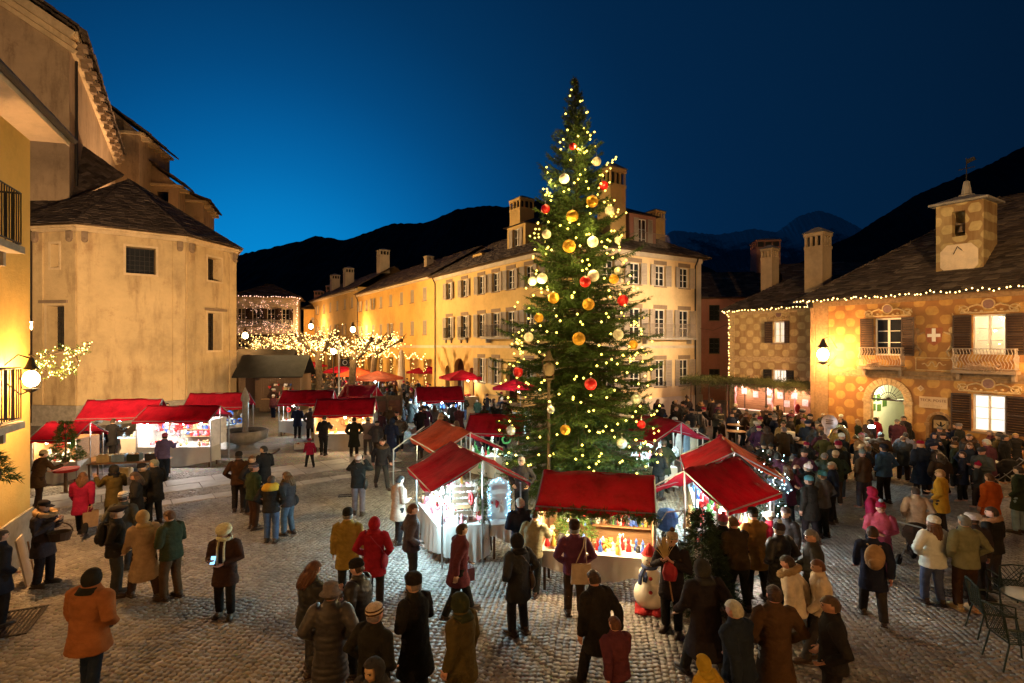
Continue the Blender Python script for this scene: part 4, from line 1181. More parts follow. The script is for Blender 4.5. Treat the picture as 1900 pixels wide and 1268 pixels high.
 for i in range(13):
  q_ = MB(); q_.bb(-.35, .35, -.95, -.31, 0, .35); q_.bb(-.22, .22, -.7, -.302, -.45, -.003); put(root, frS, cache('modillion', lambda: q_.mesh('modillion', M['trim'])), 'modillion', .6 + i * 2.2, 0, ZN - .65)
 mb = MB(); tones = []
 e0 = frS.w(-.7, -1.0, ZN + .15); e1 = frS.w(29.5, -1.0, ZN + .15); r1 = frS.w(29.5, 13, ZN + 8.4); r0 = frS.w(-.7, 13, ZN + 8.4)
 slab_roof(e0, e1, r1, r0, mb, tones, pitch=.5, wmin=.5, wmax=1.1, th=.12)
 slab_roof(frF.w(LF + .5, -.8, ZN + .2), frF.w(LF + .5, .1, ZN + .2), frF.w(LF - 13, .1, ZN + 8.5), frF.w(LF - 13, -.8, ZN + 8.5), mb, tones, pitch=.5, wmin=.5, wmax=1., th=.12)
 finish_roof(mb, tones, root)
 def block(u0, u1, y, ztop, dy, rise, mat, name, arch=None):
  a = PY(u0, 0, y); c = PY(u1, 0, y)
  fr = Fr((a.x, a.y), math.atan2(1.2, c.x - a.x)); L_ = (c.x - a.x)
  ops = [arch] if arch else []
  bb = MB(); grid_wall(bb, L_, 0, ztop, ops)
  bb.add([(L_, 0, 0), (L_, dy, 0), (L_, dy, ztop), (L_, 0, ztop)], [(0, 1, 2, 3)])
  bb.add([(0, 0, ztop), (L_, 0, ztop), (0, 0, ztop + rise)], [(0, 1, 2)])
  bb.add([(0, 0, 0), (0, 0, ztop), (0, dy, ztop), (0, dy, 0)], [(0, 1, 2, 3)])
  o = put(root, fr, bb.mesh(name, mat), name)
  c_ = MB(); c_.bb(-.1, L_ + .35, -.35, -.003, ztop - .3, ztop - .01); c_.bb(L_ + .003, L_ + .5, 0, dy, ztop - .3, ztop)
  for i in range(int(dy / 1.9)): c_.bb(L_ + .003, L_ + .8, .5 + i * 1.9, 1.1 + i * 1.9, ztop - .75, ztop - .303)
  link('cornice', c_.mesh('cornice', M['pl_apse_lt']), o)
  mb = MB(); tones = []
  w = lambda x, y_, z: Vector((x, y_, z))
  slab_roof(w(L_ + .9, -.6, ztop), w(L_ + .9, dy + .5, ztop), w(0, dy + .5, ztop + rise), w(0, -.6, ztop + rise), mb, tones, pitch=.5, wmin=.5, wmax=1., th=.12)
  me = mb.mesh('roof_slabs', M['roof_slab']); at = me.attributes.new('tone', 'FLOAT', 'FACE'); at.data.foreach_set('value', tones); ro = link('roof_slabs', me, o); ro['kind'] = 'stuff'
  return fr, L_, o
 block(158, 247, 62, 29.4, 9, 4.6, M['pl_nave'], 'transept')
 fr, L_, o = block(258, 322, 66, 24.5, 3, 3.3, M['pl_nave'], 'bell_gable', (1.9, 3.1, 21.4, 23.6))
 cx = MB(); cx.tube([(.9, 1, 27.4), (.9, 1, 30.2)], .06, 5); cx.tube([(.3, 1, 29.3), (1.5, 1, 29.3)], .05, 5); link('roof_cross', cx.mesh('roof_cross', M['iron']), o)
 be = MB(); be.lathe([(.42, 0), (.36, .1), (.25, .5), (.2, .7), (.05, .8)], (2.5, .4, 21.6), 12); link('bell', be.mesh('bell', M['iron']), o)
 block(322, 371, 70, 23.6, 8, 1.6, M['pl_nave'], 'chancel')
 for fr_, x in ((frS, .5),):
  pp = MB(); pp.tube([(0, -.12, 26), (0, -.12, 12)], .09, 6); put(root, fr_, pp.mesh('drainpipe', M['iron']), 'drainpipe', x + 1.5)
 pp = MB(); pp.tube([(0, -.2, 12), (0, -.2, 0.2)], .07, 6); put(root, f1, pp.mesh('drainpipe', M['iron']), 'drainpipe', .02)
 return root
M['pl_apse_lt'] = m_plaster('pale_stucco', (.60, .46, .29), (.3, .2, .12), .4, .6)
church()
# ------------------------------------------------------------------ yellow house at the left edge
F_L = Fr((-11.4 + .40 * 7, 13.0 - .915 * 7), math.atan2(.915, -.40))
def left_house():
 root = thing('left_house', 'yellow plaster house with iron balconies at the left edge of the square', 'house', (-11.4, 13, 0))
 L_ = 7.0; fr = F_L; H = 9.85
 ops = [(L_ - 4.4, L_ - 2.9, 3.43, 5.4), (L_ - 4.4, L_ - 2.9, 7.03, 8.9)]
 b = MB(); grid_wall(b, L_, 0, H, ops); put(root, fr, b.mesh('wall', M['pl_left']), 'wall')
 for o in ops: window(root, fr, (o[0] + o[1]) / 2, o[2], o[3], o[1] - o[0], sm=M['shutter_brown'], lintel=False, sill=False, sw=.5)
 b = MB(); grid_wall(b, 9, 0, H, []); put(root, Fr(fr.w(L_)[:2], fr.a + pi / 2), b.mesh('wall', M['pl_left']), 'wall')
 p = MB(); p.bb(0, L_ + .06, -.06, -.003, 0, 1.15); p.bb(L_ + .003, L_ + .06, 0, 9, 0, 1.15); put(root, fr, p.mesh('plinth', M['stone']), 'plinth')
 s = MB()
 s.add([(-1, -.63, H + .1), (L_ + .3, -.63, H + .1), (L_ + .3, 9, H + .1), (-1, 9, H + .1), (-1, 0, H - .02), (L_, 0, H - .02), (L_, 9, H - .02)], [(0, 4, 5, 1), (1, 5, 6, 2)])
 s.bb(-1, L_ + .33, -.67, -.631, H + .05, H + .25); put(root, fr, s.mesh('soffit', M['pl_soffit']), 'soffit')
 g = MB(); g.tube([(-1, -.75, H + .2), (L_ + .35, -.75, H + .2)], .075, 8); put(root, fr, g.mesh('gutter', M['iron']), 'gutter')
 mb = MB(); tones = []
 slab_roof(fr.w(-1, -.68, H + .3), fr.w(L_ + .35, -.68, H + .3), fr.w(L_ + .35, 5, H + 3.2), fr.w(-1, 5, H + 3.2), mb, tones)
 finish_roof(mb, tones, root)
 for z in (7.02, 3.42):
  balcony(root, fr, L_ - 3.42, z, 2.75, .5, 1.1, M['iron'], M['stone'], False)
 return root
M['pl_left'] = m_plaster('egg_yellow_plaster', (.64, .42, .13), (.5, .34, .12), .3, .25, .3)
LEFT = left_house()
# ------------------------------------------------------------------ street lamps
def lantern_parts(root, p, s=1.0, glow=None, fm=None):
 """four-sided lantern with glowing glass; p is its centre (root-local)"""
 glow = glow or M['lamp_sodium']
 b = MB()
 for sx in (-1, 1):
  for sy in (-1, 1):
   b.tube([(p[0] + sx * .10 * s, p[1] + sy * .10 * s, p[2] - .2 * s), (p[0] + sx * .15 * s, p[1] + sy * .15 * s, p[2] + .2 * s)], .008 * s, 4)
 b.lathe([(.15 * s, 0), (.10 * s, .05 * s), (.06 * s, .16 * s), (.03 * s, .24 * s)], (p[0], p[1], p[2] + .2 * s), 8)
 b.lathe([(.03 * s, -.08 * s), (.13 * s, -.02 * s), (.13 * s, 0)], (p[0], p[1], p[2] - .2 * s), 8)
 b.build('lantern_frame', fm or M['iron'], root)
 g = MB(); g.ball(p, (.145 * s, .145 * s, .17 * s), 12, 8); g.build('lantern_globe', glow, root)
def wall_lantern(p, wall_dir, label, power, color=SODIUM, s=1.0, glow=None, group=None, off=.0):
 t = thing('wall_lantern', label, 'lantern', p, group=group)
 lantern_parts(t, (0, 0, 0), s, glow)
 b = MB(); w = Vector(wall_dir)
 b.tube([(0, 0, -.22 * s), (w.x * .4, w.y * .4, -.32 * s), (w.x, w.y, -.05)], .022, 5); b.build('bracket', M['iron'], t); b = MB(); b.tube([(0, 0, .42 * s), (w.x * .5, w.y * .5, .5 * s), (w.x, w.y, .3)], .018, 5)
 b.build('stay', M['iron'], t)
 o = Vector((0, 0, -.02)) - w * .0
 lamp_light('lantern_light', Vector(p), power, color, t, .19 * s)
 return t
def lamp_post(p, h, label, power, color=SODIUM, s=1.0, glow=None, lit=True):
 t = thing('street_lamp', label, 'street lamp', p)
 b = MB(); b.lathe([(.16, 0), (.16, .15), (.10, .25), (.075, .9), (.05, 1.0), (.045, h - .45), (.07, h - .4), (.03, h - .24)], (0, 0, 0), 10); b.build('post', M['iron'] if lit else M['bark'], t)
 lantern_parts(t, (0, 0, h), s, glow or (M['lamp_sodium'] if lit else M['trim']), None if lit else M['bark'])
 if lit: lamp_light('lamp_light', Vector(p) + Vector((0, 0, h)), power, color, t, .19 * s)
 return t
pA = Vector((-10.45, 11.95, 4.26))
wall_lantern(pA, (-.42, -.18, 0), 'bright wall lantern on the corner of the yellow house at the left', PW['lantern_a'], s=1.05)
pB = PY(1527, 658, 27.3)
wall_lantern(pB, (.9, .35, 0), 'bright orange wall lantern at the corner of the dotted painted house', PW['lantern_b'], s=1.8)
pC = PY(455, 623, 47); wall_lantern(pC, (-1.6, .6, 0), 'glaring wall lantern just past the chapel corner', PW['street'], s=1.6)
pD = PY(619, 652, 46); lamp_post((pD.x, pD.y, 0), pD.z, 'lit street lamp among the fairy-lit plane trees', PW['street'], s=1.5)
pE = PY(655, 612, 68); wall_lantern(pE, (1.4, .7, 0), 'twin-bright wall lantern high on the far yellow street house', PW['far'], s=2.1)
pE2 = PY(741, 634, 58);
pF = PY(577, 606, 86); wall_lantern(pF, (1.3, .6, 0), 'distant orange wall lantern at the end of the street row', PW['far'], s=2.4)
lamp_post((1.12, 16.75, 0), 4.25, 'unlit lantern post standing in front of the christmas tree', 0, lit=False, s=1.3)
hw = thing('unseen_house_front', 'unseen house front with assumed wall lanterns behind the viewpoint', 'house', (0, -1.2, 0))  # unseen wall, added to carry the assumed lanterns
b = MB(); b.bb(-20, 20, -.3, 0, 0, 12); b.build('wall', M['pl_yellow'], hw)
wall_lantern((-7.5, -.3, 5.2), (0, -.85, 0), 'assumed unseen wall lantern on the house behind the viewpoint, left one', PW['back'])  # assumed from the warm light on the foreground, not seen
wall_lantern((8.5, -.3, 5.2), (0, -.85, 0), 'assumed unseen wall lantern on the house behind the viewpoint, right one', PW['back'])  # second assumed lantern out of view, lights foreground and left house
def floodlight(p, target, power, color, label, cone):  # every floodlight is unseen, put in for its light
 t = thing('floodlight', label, 'floodlight', p)
 d = (Vector(target) - Vector(p)).normalized()
 b = MB(); R = d.to_track_quat('-Y', 'Z').to_matrix()
 b.box((0, 0, 0), (.36, .16, .26), R=R); b.build('housing', M['iron'], t)
 g = MB(); g.box(d * .085, (.32, .006, .22), R=R); g.build('lens', M['lamp_warm'], t)
 lamp_light('unseen_flood_light', Vector(p) + d * .12, power, color, t, .15, cone, target)
floodlight((-13.6, 15.2, 5.2), (-25, 35.5, 7.5), PW['flood'], (1.0, .62, .28), 'assumed unseen floodlight on the far side of the yellow house aimed at the chapel', 1.5)  # assumed from the evenly lit plaster, its spot chosen out of sight
floodlight((-31.0, 60, 8), (-40, 50, 23), PW['nave'], (1.0, .60, .30), 'assumed unseen floodlight behind the chapel aimed at the church nave', 1.6)  # assumed lamp without a pole, placed out of sight to light the nave
floodlight(S2(6.35, -11.2, 7.0), S2(4.2, 0, 6.0), PW['fl_r'], (1.0, .74, .44), 'added unseen floodlight under the eave of the painted house aimed at the corner house', 1.35)  # unseen floodlight, added to light the short front evenly
floodlight((-23.1, 45.6, 9.0), S2(0, 9, 6), PW['fl_l'], (1.0, .66, .30), 'added unseen floodlight on the chapel corner aimed at the corner house', 1.9)  # added out of sight, stands in for street lamps on the street front
floodlight((-25.4, 50, 7.5), S2(0, 30, 6), PW['fl_2'], (1.0, .55, .16), 'added unseen floodlight by the church aimed at the ochre street house', 2.2)  # added out of view to brighten the ochre front
wall_lantern(tuple(F_R.w(9.9, -.95, 4.5)), tuple(F_R.w(0, .9) - F_R.w(0, 0)), 'assumed unseen wall lantern further along the dotted painted house', PW['lantern_r'], s=1.4)  # assumed out of view from the yellow light on the paving
floodlight((10.5, -.6, 8.5), (18.5, 25, 7.6), PW['fl_p'], (1.0, .60, .24), 'added floodlight on the house behind the viewpoint aimed at the painted house', .85)  # added behind the viewpoint to brighten the turret and dotted front
floodlight((-14.2, 16.0, 5.6), (-35.5, 36, 21), PW['nave_f'], (1.0, .62, .30), 'added second floodlight hidden behind the yellow house, aimed at the church gable', .95)  # extra hidden light, added to lift the nave gable
wall_lantern(tuple(S2(12.6, 5.0, 5.2)), tuple(S2(-.65, 0) - S2(0, 0)), 'added unseen wall lantern brightening the dark lane behind the corner house', 1500, s=1.2)  # no lantern known in this lane, added to lift the rose walls
# ------------------------------------------------------------------ christmas tree
TX, TY = 2.27, 18.5
PROF = [(.6, 2.3), (1.0, 2.5), (2.1, 2.62), (2.8, 2.45), (3.9, 2.35), (4.8, 2.2), (5.7, 2.12), (6.45, 1.85), (7.5, 1.58), (9.35, 1.25), (11.2, .8), (13.0, .28), (13.75, .05)]
def tr(z): return float(np.interp(z, [p[0] for p in PROF], [p[1] for p in PROF]))
def blades(P, D, L, per=8, wid=.016, blen=.11, mat=None, name='needles', seed=3, spread=.75):
 """needle blades round twig axes: P base, D unit direction, L length -> one mesh"""
 g = np.random.default_rng(seed)
 n = len(P)
 P = np.repeat(P, per, 0); D = np.repeat(D, per, 0); L = np.repeat(L, per)
 t = g.uniform(0, 1, n * per)
 base = P + D * (L * t)[:, None]
 r = g.normal(0, 1, (n * per, 3)); r -= (r * D).sum(1)[:, None] * D; r /= np.linalg.norm(r, axis=1)[:, None] + 1e-9
 d = D * g.uniform(.5, 1.0, (n * per, 1)) + r * spread * g.uniform(.5, 1.1, (n * per, 1)); d /= np.linalg.norm(d, axis=1)[:, None]
 w = np.cross(d, g.normal(0, 1, (n * per, 3))); w /= np.linalg.norm(w, axis=1)[:, None] + 1e-9
 bl = blen * g.uniform(.6, 1.25, (n * per, 1))
 V = np.stack([base - w * wid / 2, base + w * wid / 2, base + d * bl], 1).reshape(-1, 3)
 m = n * per
 me = bpy.data.meshes.new(name)
 me.vertices.add(m * 3); me.vertices.foreach_set('co', V.reshape(-1).astype(np.float32))
 me.loops.add(m * 3); me.loops.foreach_set('vertex_index', np.arange(m * 3, dtype=np.int32))
 me.polygons.add(m); me.polygons.foreach_set('loop_start', np.arange(0, m * 3, 3, dtype=np.int32)); me.polygons.foreach_set('loop_total', np.full(m, 3, dtype=np.int32))
 me.materials.append(mat or M['fir']); me.update(); me.validate()
 return me
def bulb_mesh(pts, r, mat, name='bulbs'):
 n = len(pts); P = np.asarray(pts, float)
 o = np.array([[1, 0, 0], [0, 1, 0], [-1, 0, 0], [0, -1, 0], [0, 0, 1], [0, 0, -1]], float) * r
 V = (P[:, None] + o[None]).reshape(-1, 3)
 f = np.array([[0, 1, 4], [1, 2, 4], [2, 3, 4], [3, 0, 4], [1, 0, 5], [2, 1, 5], [3, 2, 5], [0, 3, 5]])
 Fc = (np.arange(n)[:, None, None] * 6 + f[None]).reshape(-1, 3)
 me = bpy.data.meshes.new(name)
 me.from_pydata(V.tolist(), [], Fc.tolist()); me.materials.append(mat); return me
def christmas_tree():
 root = thing('christmas_tree', 'tall fir christmas tree in the middle of the square', 'christmas tree', (TX, TY, 0))
 g = np.random.default_rng(5)
 b = MB(); b.tube([(0, 0, 0), (.02, 0, 4), (-.05, 0, 9), (-.16, 0, 13.9)], [.21, .16, .09, .012], 9); b.build('trunk', M['bark'], root)
 P = []; D = []; L = []; limbs = MB()
 z = .75
 while z < 13.75:
  R = tr(z); nb = max(3, int(3 + R * 3.7))
  a0 = g.uniform(0, 2 * pi)
  for i in range(nb):
   a = a0 + 2 * pi * (i + g.uniform(-.35, .35)) / nb
   ln = R * g.uniform(.70, 1.14) * (1 + .22 * math.sin(a * 3 + z * 2.3) * math.sin(z * 3.1)) + .05
   el = np.interp(z, [0, 4, 10, 13.8], [-.16, .02, .35, .9]) + g.normal(0, .09)
   zz = z + g.uniform(-.1, .1)
   n = max(3, int(ln / .085))
   cxo = -.16 * z / 13.9
   p = np.array([cxo, 0, zz]); dr = np.array([math.cos(a), math.sin(a), 0])
   pts = [p.copy()]
   for q in range(n):
    t = (q + 1) / n
    e = el - .35 * math.sin(t * pi) * min(1, R / 1.6) + .25 * t * t
    d = dr * math.cos(e) + np.array([0, 0, math.sin(e)])
    p = p + d * ln / n; pts.append(p.copy())
    if t < .16 and R > .6: continue
    tl = (.40 * (1 - t) + .13) * min(1, .22 + R * .5)
    side = np.cross(d, [0, 0, 1.]); side /= np.linalg.norm(side) + 1e-9
    for sg in (-1, 1):
     if g.random() < .12: continue
     td = d * g.uniform(.5, .9) + side * sg * g.uniform(.6, 1.0) + np.array([0, 0, g.uniform(-.55, .10)])
     td /= np.linalg.norm(td)
     P.append(p.copy()); D.append(td); L.append(tl * g.uniform(.7, 1.25))
    if q % 2 == 0: P.append(p.copy()); D.append(d); L.append(.06 + .14 * min(1, R))
   limbs.tube([pts[0], pts[len(pts) // 2], pts[-1]], [.022 * min(1, R), .014 * min(1, R), .004], 4, cap=False)
  z += np.interp(z, [0, 5, 13.7], [.155, .16, .13])
 limbs.build('branches', M['bark'], root)['kind'] = 'stuff'
 me = blades(np.array(P), np.array(D), np.array(L), per=15, wid=.018, blen=.11, mat=M['fir'])
 link('needles', me, root, kind='stuff')
 print('tree blades', len(me.polygons))
 lt = thing('light_string', 'warm white fairy lights wound over the tall christmas tree', 'fairy lights', (TX, TY, 0))
 pts = []
 while len(pts) < 330:
  z = 1.0 + 12.6 * g.random() ** 1.0
  if g.random() > (.10 + tr(z) / 2.5): continue
  a = -math.acos(g.uniform(-1, 1)) if g.random() < .72 else g.uniform(0, 2 * pi); r = tr(z) * g.uniform(.94, 1.12) + .04
  pts.append((r * math.cos(a) - .16 * z / 13.9, r * math.sin(a), z))
 for zc, xo in ((10.1, -1.05), (8.7, -1.35), (11.0, .9), (9.5, 1.25), (5.2, -2.0), (4.6, -2.05), (4.6, 1.8)):
  for q in range(8): pts.append((xo + g.normal(0, .14), -.15 + g.normal(0, .12), zc + g.normal(0, .2)))
 link('bulbs', bulb_mesh(pts, .036, M['bulb_tree']), lt, kind='stuff')
 for i in range(40):
  q = pts[i * 8]; lamp_light('added_string_glow', Vector((q[0] * 1.26, q[1] * 1.26, q[2])) + Vector((TX, TY, 0)), 30, (1.0, .74, .22), lt, .06)  # extra point lights outside the boughs, added to light needles and baubles
 wr = MB()
 hel = [(tr(z) * .9 * math.cos(z * 5.2) - .16 * z / 13.9, tr(z) * .9 * math.sin(z * 5.2), z) for z in np.linspace(1.0, 13.4, 330)]
 wr.tube(hel, .006, 3, cap=False); wr.build('wire', M['iron'], lt)
 B = [((1047, 332), 19, 'white'), ((1107, 300), 17, 'white'), ((1014, 435), 17, 'white'), ((1100, 449), 21, 'white'), ((1131, 391), 18, 'white'), ((1006, 517), 20, 'white'), ((988, 522), 17, 'white'), ((1147, 503), 15, 'white'),
  ((1101, 512), 22, 'white'), ((981, 626), 18, 'white'), ((1147, 621), 20, 'white'), ((1180, 741), 20, 'silver'), ((1154, 823), 20, 'silver'), ((948, 799), 18, 'silver'), ((1146, 446), 13, 'white'), ((1022, 760), 15, 'silver'),
  ((1120, 345), 17, 'red'), ((1012, 388), 17, 'red'), ((1086, 523), 21, 'red'), ((1156, 558), 21, 'red'), ((1096, 713), 23, 'red'), ((961, 691), 19, 'red'), ((1062, 272), 13, 'red'), ((1190, 788), 16, 'red'),
  ((1099, 374), 21, 'gold'), ((1062, 401), 21, 'gold'), ((1056, 457), 23, 'gold'), ((1027, 553), 20, 'gold'), ((1092, 565), 21, 'gold'), ((1074, 629), 23, 'gold'), ((1049, 798), 18, 'gold'), ((1139, 518), 17, 'gold'), ((1175, 640), 16, 'gold'), ((1000, 590), 16, 'gold')]
 colr = dict(white=(.80, .70, .62), red=(.50, .008, .012), gold=(.75, .36, .03), silver=(.62, .62, .60))
 B.sort(key=lambda e: e[0][1])
 def side(u, v):
  c = 950 + (TX - .1) / TY * F
  return 'on the left edge' if u < c - 60 else 'left of the trunk line' if u < c - 15 else 'near the middle' if u < c + 20 else 'right of the trunk line' if u < c + 62 else 'on the right edge'
 def lev(v): return 'near the top' if v < 350 else 'in the upper third' if v < 440 else 'above mid height' if v < 530 else 'at mid height' if v < 600 else 'below mid height' if v < 680 else 'low on the tree' if v < 770 else 'among the lowest boughs'
 seen = {}
 for (u, v), dpx, kd in B:
  zz = 5 + (HV - v) / F * TY
  R = tr(zz);
  x0 = (u - 950) / F * TY
  off = x0 - (TX - .16 * zz / 13.9)
  yy = TY - math.sqrt(max(.02, (R * 1.02) ** 2 - min(abs(off), R) ** 2)) - .34
  p = PY(u, v, yy); r = dpx / 2 / F * yy
  word = dict(white='pale white', red='red', gold='gold tinsel', silver='clear silver')[kd]
  lab = f'{word} bauble {lev(v)}, {side(u, v)}'
  seen[lab] = seen.get(lab, 0) + 1
  if seen[lab] > 1: lab = f'{word} bauble {lev(v)}, {side(u, v)}, just under its twin'
  bb = MB(); bb.ball((0, 0, 0), r, 16, 10)
  o = bb.build('bauble', M['bauble_' + kd], loc=p, smooth=True, label=lab, cat='bauble', group='baubles on the christmas tree')
  if kd == 'gold':
   w = MB()
   for q in range(14):
    ax = Euler((random.uniform(0, 6), random.uniform(0, 6), 0)).to_matrix()
    w.tube([ax @ Vector((r * 1.03 * math.cos(a), r * 1.03 * math.sin(a), 0)) for a in np.linspace(0, 2 * pi, 14)], .008, 3, cap=False)
   link('tinsel_wire', w.mesh('tinsel_wire', M['bauble_gold']), o)
  c = MB(); c.lathe([(.025, 0), (.02, .04)], (0, 0, r * .97), 6); c.tube([(0, 0, r + .03), (0, .02, r + .14)], .004, 3); link('cap', c.mesh('cap', M['metal']), o)
 st = MB(); st.lathe([(.75, 0), (.75, .35), (.5, .4)], (0, 0, 0), 14); st.build('stand', M['dark_wood'], root)
def m_bauble(name, c, metal, rough, em=None):
 t = NT(name)
 f = t.noise(14, 3)
 col = t.ramp(f, [(.3, k(c, .75)), (.7, k(c, 1.15))])
 t.bump(t.noise(40, 3), .25, .01)
 return t.fin(col, rough, metal, .5)
M['bauble_white'] = m_bauble('white_bauble', (.80, .70, .62), 0, .5)
M['bauble_red'] = m_bauble('red_bauble', (.55, .008, .012), 0.1, .35)
M['bauble_gold'] = m_bauble('gold_bauble', (.80, .42, .04), .4, .4)
M['bauble_silver'] = m_bauble('silver_bauble', (.6, .6, .58), .5, .25)
christmas_tree()
# ------------------------------------------------------------------ fairy lights on the buildings
def light_string(label, pts, spacing, r, mat, jitter=.02, name='light_string', dens=None):
 pts = [Vector(p) for p in pts]
 o = pts[0]
 t = thing(name, label, 'fairy lights', o)
 w = MB(); w.tube([p - o for p in pts], .008, 3, cap=False); w.build('wire', M['iron'], t)
 out = []
 for a, b in zip(pts[:-1], pts[1:]):
  n = max(1, int((b - a).length / spacing))
  for i in range(n):
   q = a.lerp(b, (i + random.uniform(.2, .8)) / n) - o
   out.append((q.x + random.gauss(0, jitter), q.y + random.gauss(0, jitter), q.z + random.gauss(0, jitter)))
 link('bulbs', bulb_mesh(out, r, mat), t, kind='stuff')
 return t
light_string('string of warm bulbs along the eave of the dotted painted house', [F_R.w(-.6 + i * .7, -.70, 7.23 + (.04 if i % 2 else -.03)) for i in range(20)], .17, .042, M['bulb_warm'], .035)
light_string('string of warm bulbs along the eave and corner of the lower dotted wing', [F_W.w(6.4 - i * .55, -.62, 7.12 + (.03 if i % 2 else -.02)) for i in range(13)] + [F_W.w(-.02, -.10, 6.9 - i * .6) for i in range(8)], .17, .042, M['bulb_warm'], .03)
light_string('rosy bulbs along the eave and corner of the far garlanded house', [FARFR.w(-.5 + i * .9, -.8, 12.4) for i in range(11)] + [FARFR.w(9.4, -.6, 12.2), FARFR.w(8.85, -.1, 11.6)] + [FARFR.w(8.85, -.1, 11 - i) for i in range(9)], .3, .075, M['bulb_pink'], .05)
g_ = np.random.default_rng(8)
net = thing('light_net', 'net of rosy fairy lights over the facade and rail of the far garlanded house', 'fairy lights', FARFR.w(0))
npts = []
for q in range(260):
 x = g_.uniform(0, 8.8); z = g_.choice([g_.uniform(6.8, 8.6), g_.uniform(10.7, 12), g_.uniform(4.4, 11.8)], p=[.5, .2, .3])
 npts.append(tuple(FARFR.w(x, -.62 if z < 9 and z > 7.4 else -.12, z) - net.location))
link('bulbs', bulb_mesh(npts, .04, M['bulb_pink']), net, kind='stuff')
arc_f = Fr(S2(0, 44.9)[:2], SA - pi / 2)
light_string('swagged warm bulbs under the arcade of the long ochre street house', [arc_f.w(1 + i * .56, -.35, 3.9 + .35 * math.cos(i * pi / 2.85)) for i in range(40)], .22, .055, M['bulb_warm'], .04)
for i, xx in enumerate((6.4, 9.6, 12.8, 16.0, 19.2, 22.4)):
 light_string(f'fairy lights on the ' + ('first', 'second', 'third', 'fourth', 'fifth', 'sixth')[i] + ' arcade pillar from the far end', [arc_f.w(xx, -.1, 3.6 - q * .5) for q in range(7)], .14, .035, M['bulb_warm'], .09)
# ------------------------------------------------------------------ fairy-lit pollard plane trees up the street
def pollard(p, h, label, seed, nb=7, spread=1.9, lights=230, lean=0):
 g = np.random.default_rng(seed)
 t = thing('plane_tree', label, 'tree', (p[0], p[1], 0), group='pollard plane trees along the street')
 b = MB(); b.tube([(0, 0, 0), (.05, 0, h * .3), (lean * .5, 0, h * .62), (lean, .05, h * .74)], [.34, .26, .25, .30], 9)
 b.build('trunk', M['bark'], t)
 L = MB(); tips = []
 for i in range(nb):
  a = 2 * pi * i / nb + g.uniform(-.3, .3)
  e = spread * g.uniform(.6, 1.1)
  q0 = (lean, 0, h * .70); q1 = (lean + math.cos(a) * e * .5, math.sin(a) * e * .5, h * .80 + g.uniform(-.1, .2)); q2 = (lean + math.cos(a) * e, math.sin(a) * e, h * .92 + g.uniform(-.2, .25))
  L.tube([q0, q1, q2], [.17, .11, .10], 6); L.ball(q2, .19, 7, 5); tips.append((q0, q1, q2))
  for s in range(5):
   aa = a + g.uniform(-.9, .9); L.tube([q2, (q2[0] + math.cos(aa) * .5, q2[1] + math.sin(aa) * .5, q2[2] + g.uniform(.2, .7))], [.03, .008], 4)
 L.build('limbs', M['bark'], t)
 ls = thing('light_string', 'fairy lights in the ' + label, 'fairy lights', (p[0], p[1], 0))
 pts = []
 for i in range(lights):
  q0, q1, q2 = tips[g.integers(nb)]; u = g.random()
  c = np.array(q1) + (np.array(q2) - np.array(q1)) * u * 1.25 if g.random() < .75 else np.array(q0) + (np.array(q1) - np.array(q0)) * u
  pts.append(tuple(c + g.normal(0, .30, 3)))
 link('bulbs', bulb_mesh(pts, .042, M['bulb_warm']), ls, kind='stuff')
 w = MB(); w.tube([pts[i] for i in range(0, lights, 9)], .006, 3, cap=False); w.build('wire', M['iron'], ls)
 lamp_light('added_string_glow', (p[0] + lean, p[1] - .9, h * .82), 420, (1.0, .66, .22), ls, .5)  # extra point light, added to spread gold over trunks and street
PT = [(487, 58, 'plane tree nearest the chapel wall', 0), (522, 60, 'second plane tree from the chapel, thin dark trunk', .2), (540, 54, 'plane tree with a broad dark trunk, third from the chapel', 0),
 (566, 52, 'plane tree with an olive trunk left of the gold-lit one', 0), (591, 44, 'plane tree whose tall trunk is lit gold', 0), (651, 40, 'plane tree with the thick gnarled trunk behind the poster booth', .3), (612, 62, 'plane tree farthest up the row', 0), (690, 47, 'small bright plane tree before the ochre street house', .4)]
for i, (u, y, lab, ln) in enumerate(PT):
 x = (u - 950) / F * y
 pollard((x, y), 6.0 if i != 5 else 5.6, lab, 40 + i, lights=240 if y < 50 else 190, lean=ln, spread=2.1 if y < 50 else 2.5)
def comet():
 o = PY(110, 672, 12.9)
 t = thing('comet_decoration', 'comet-shaped garland of warm lights hanging beside the wall lantern', 'christmas decoration', o)
 g = np.random.default_rng(3); pts = []
 for i in range(95):
  a = g.uniform(0, 2 * pi); r = .10 + .48 * math.sqrt(g.random())
  pts.append((-.02 + .62 * r * math.cos(a) * 1.35 - .0, g.normal(0, .06), r * math.sin(a) * .72))
 for i in range(35):
  s = g.random(); pts.append((.15 + s * .62, g.normal(0, .05), .14 + s * .26 + g.normal(0, .07) * (1.1 - s * .4)))
 for i in range(22):
  s = g.random(); pts.append((-.35 - s * .28, g.normal(0, .05), -.12 - s * .08 + .2 * s + g.normal(0, .04)))
 link('bulbs', bulb_mesh(pts, .016, M['bulb_warm']), t, kind='stuff')
 f = MB()
 P = []; D = []; L = []
 for p in pts:
  d = g.normal(0, 1, 3); d /= np.linalg.norm(d); P.append(p); D.append(d); L.append(.1)
 link('greenery', blades(np.array(P), np.array(D), np.array(L), 12, .01, .07, M['leaf']), t, kind='stuff')
 b = MB(); b.tube([(-1.4, .1, .3), (-.5, 0, .12), (.7, 0, .38)], .02, 5); b.tube([(.45 * math.cos(a), 0, .3 * math.sin(a)) for a in np.linspace(0, 2 * pi, 16)], .015, 4); b.build('frame', M['iron'], t)
comet()
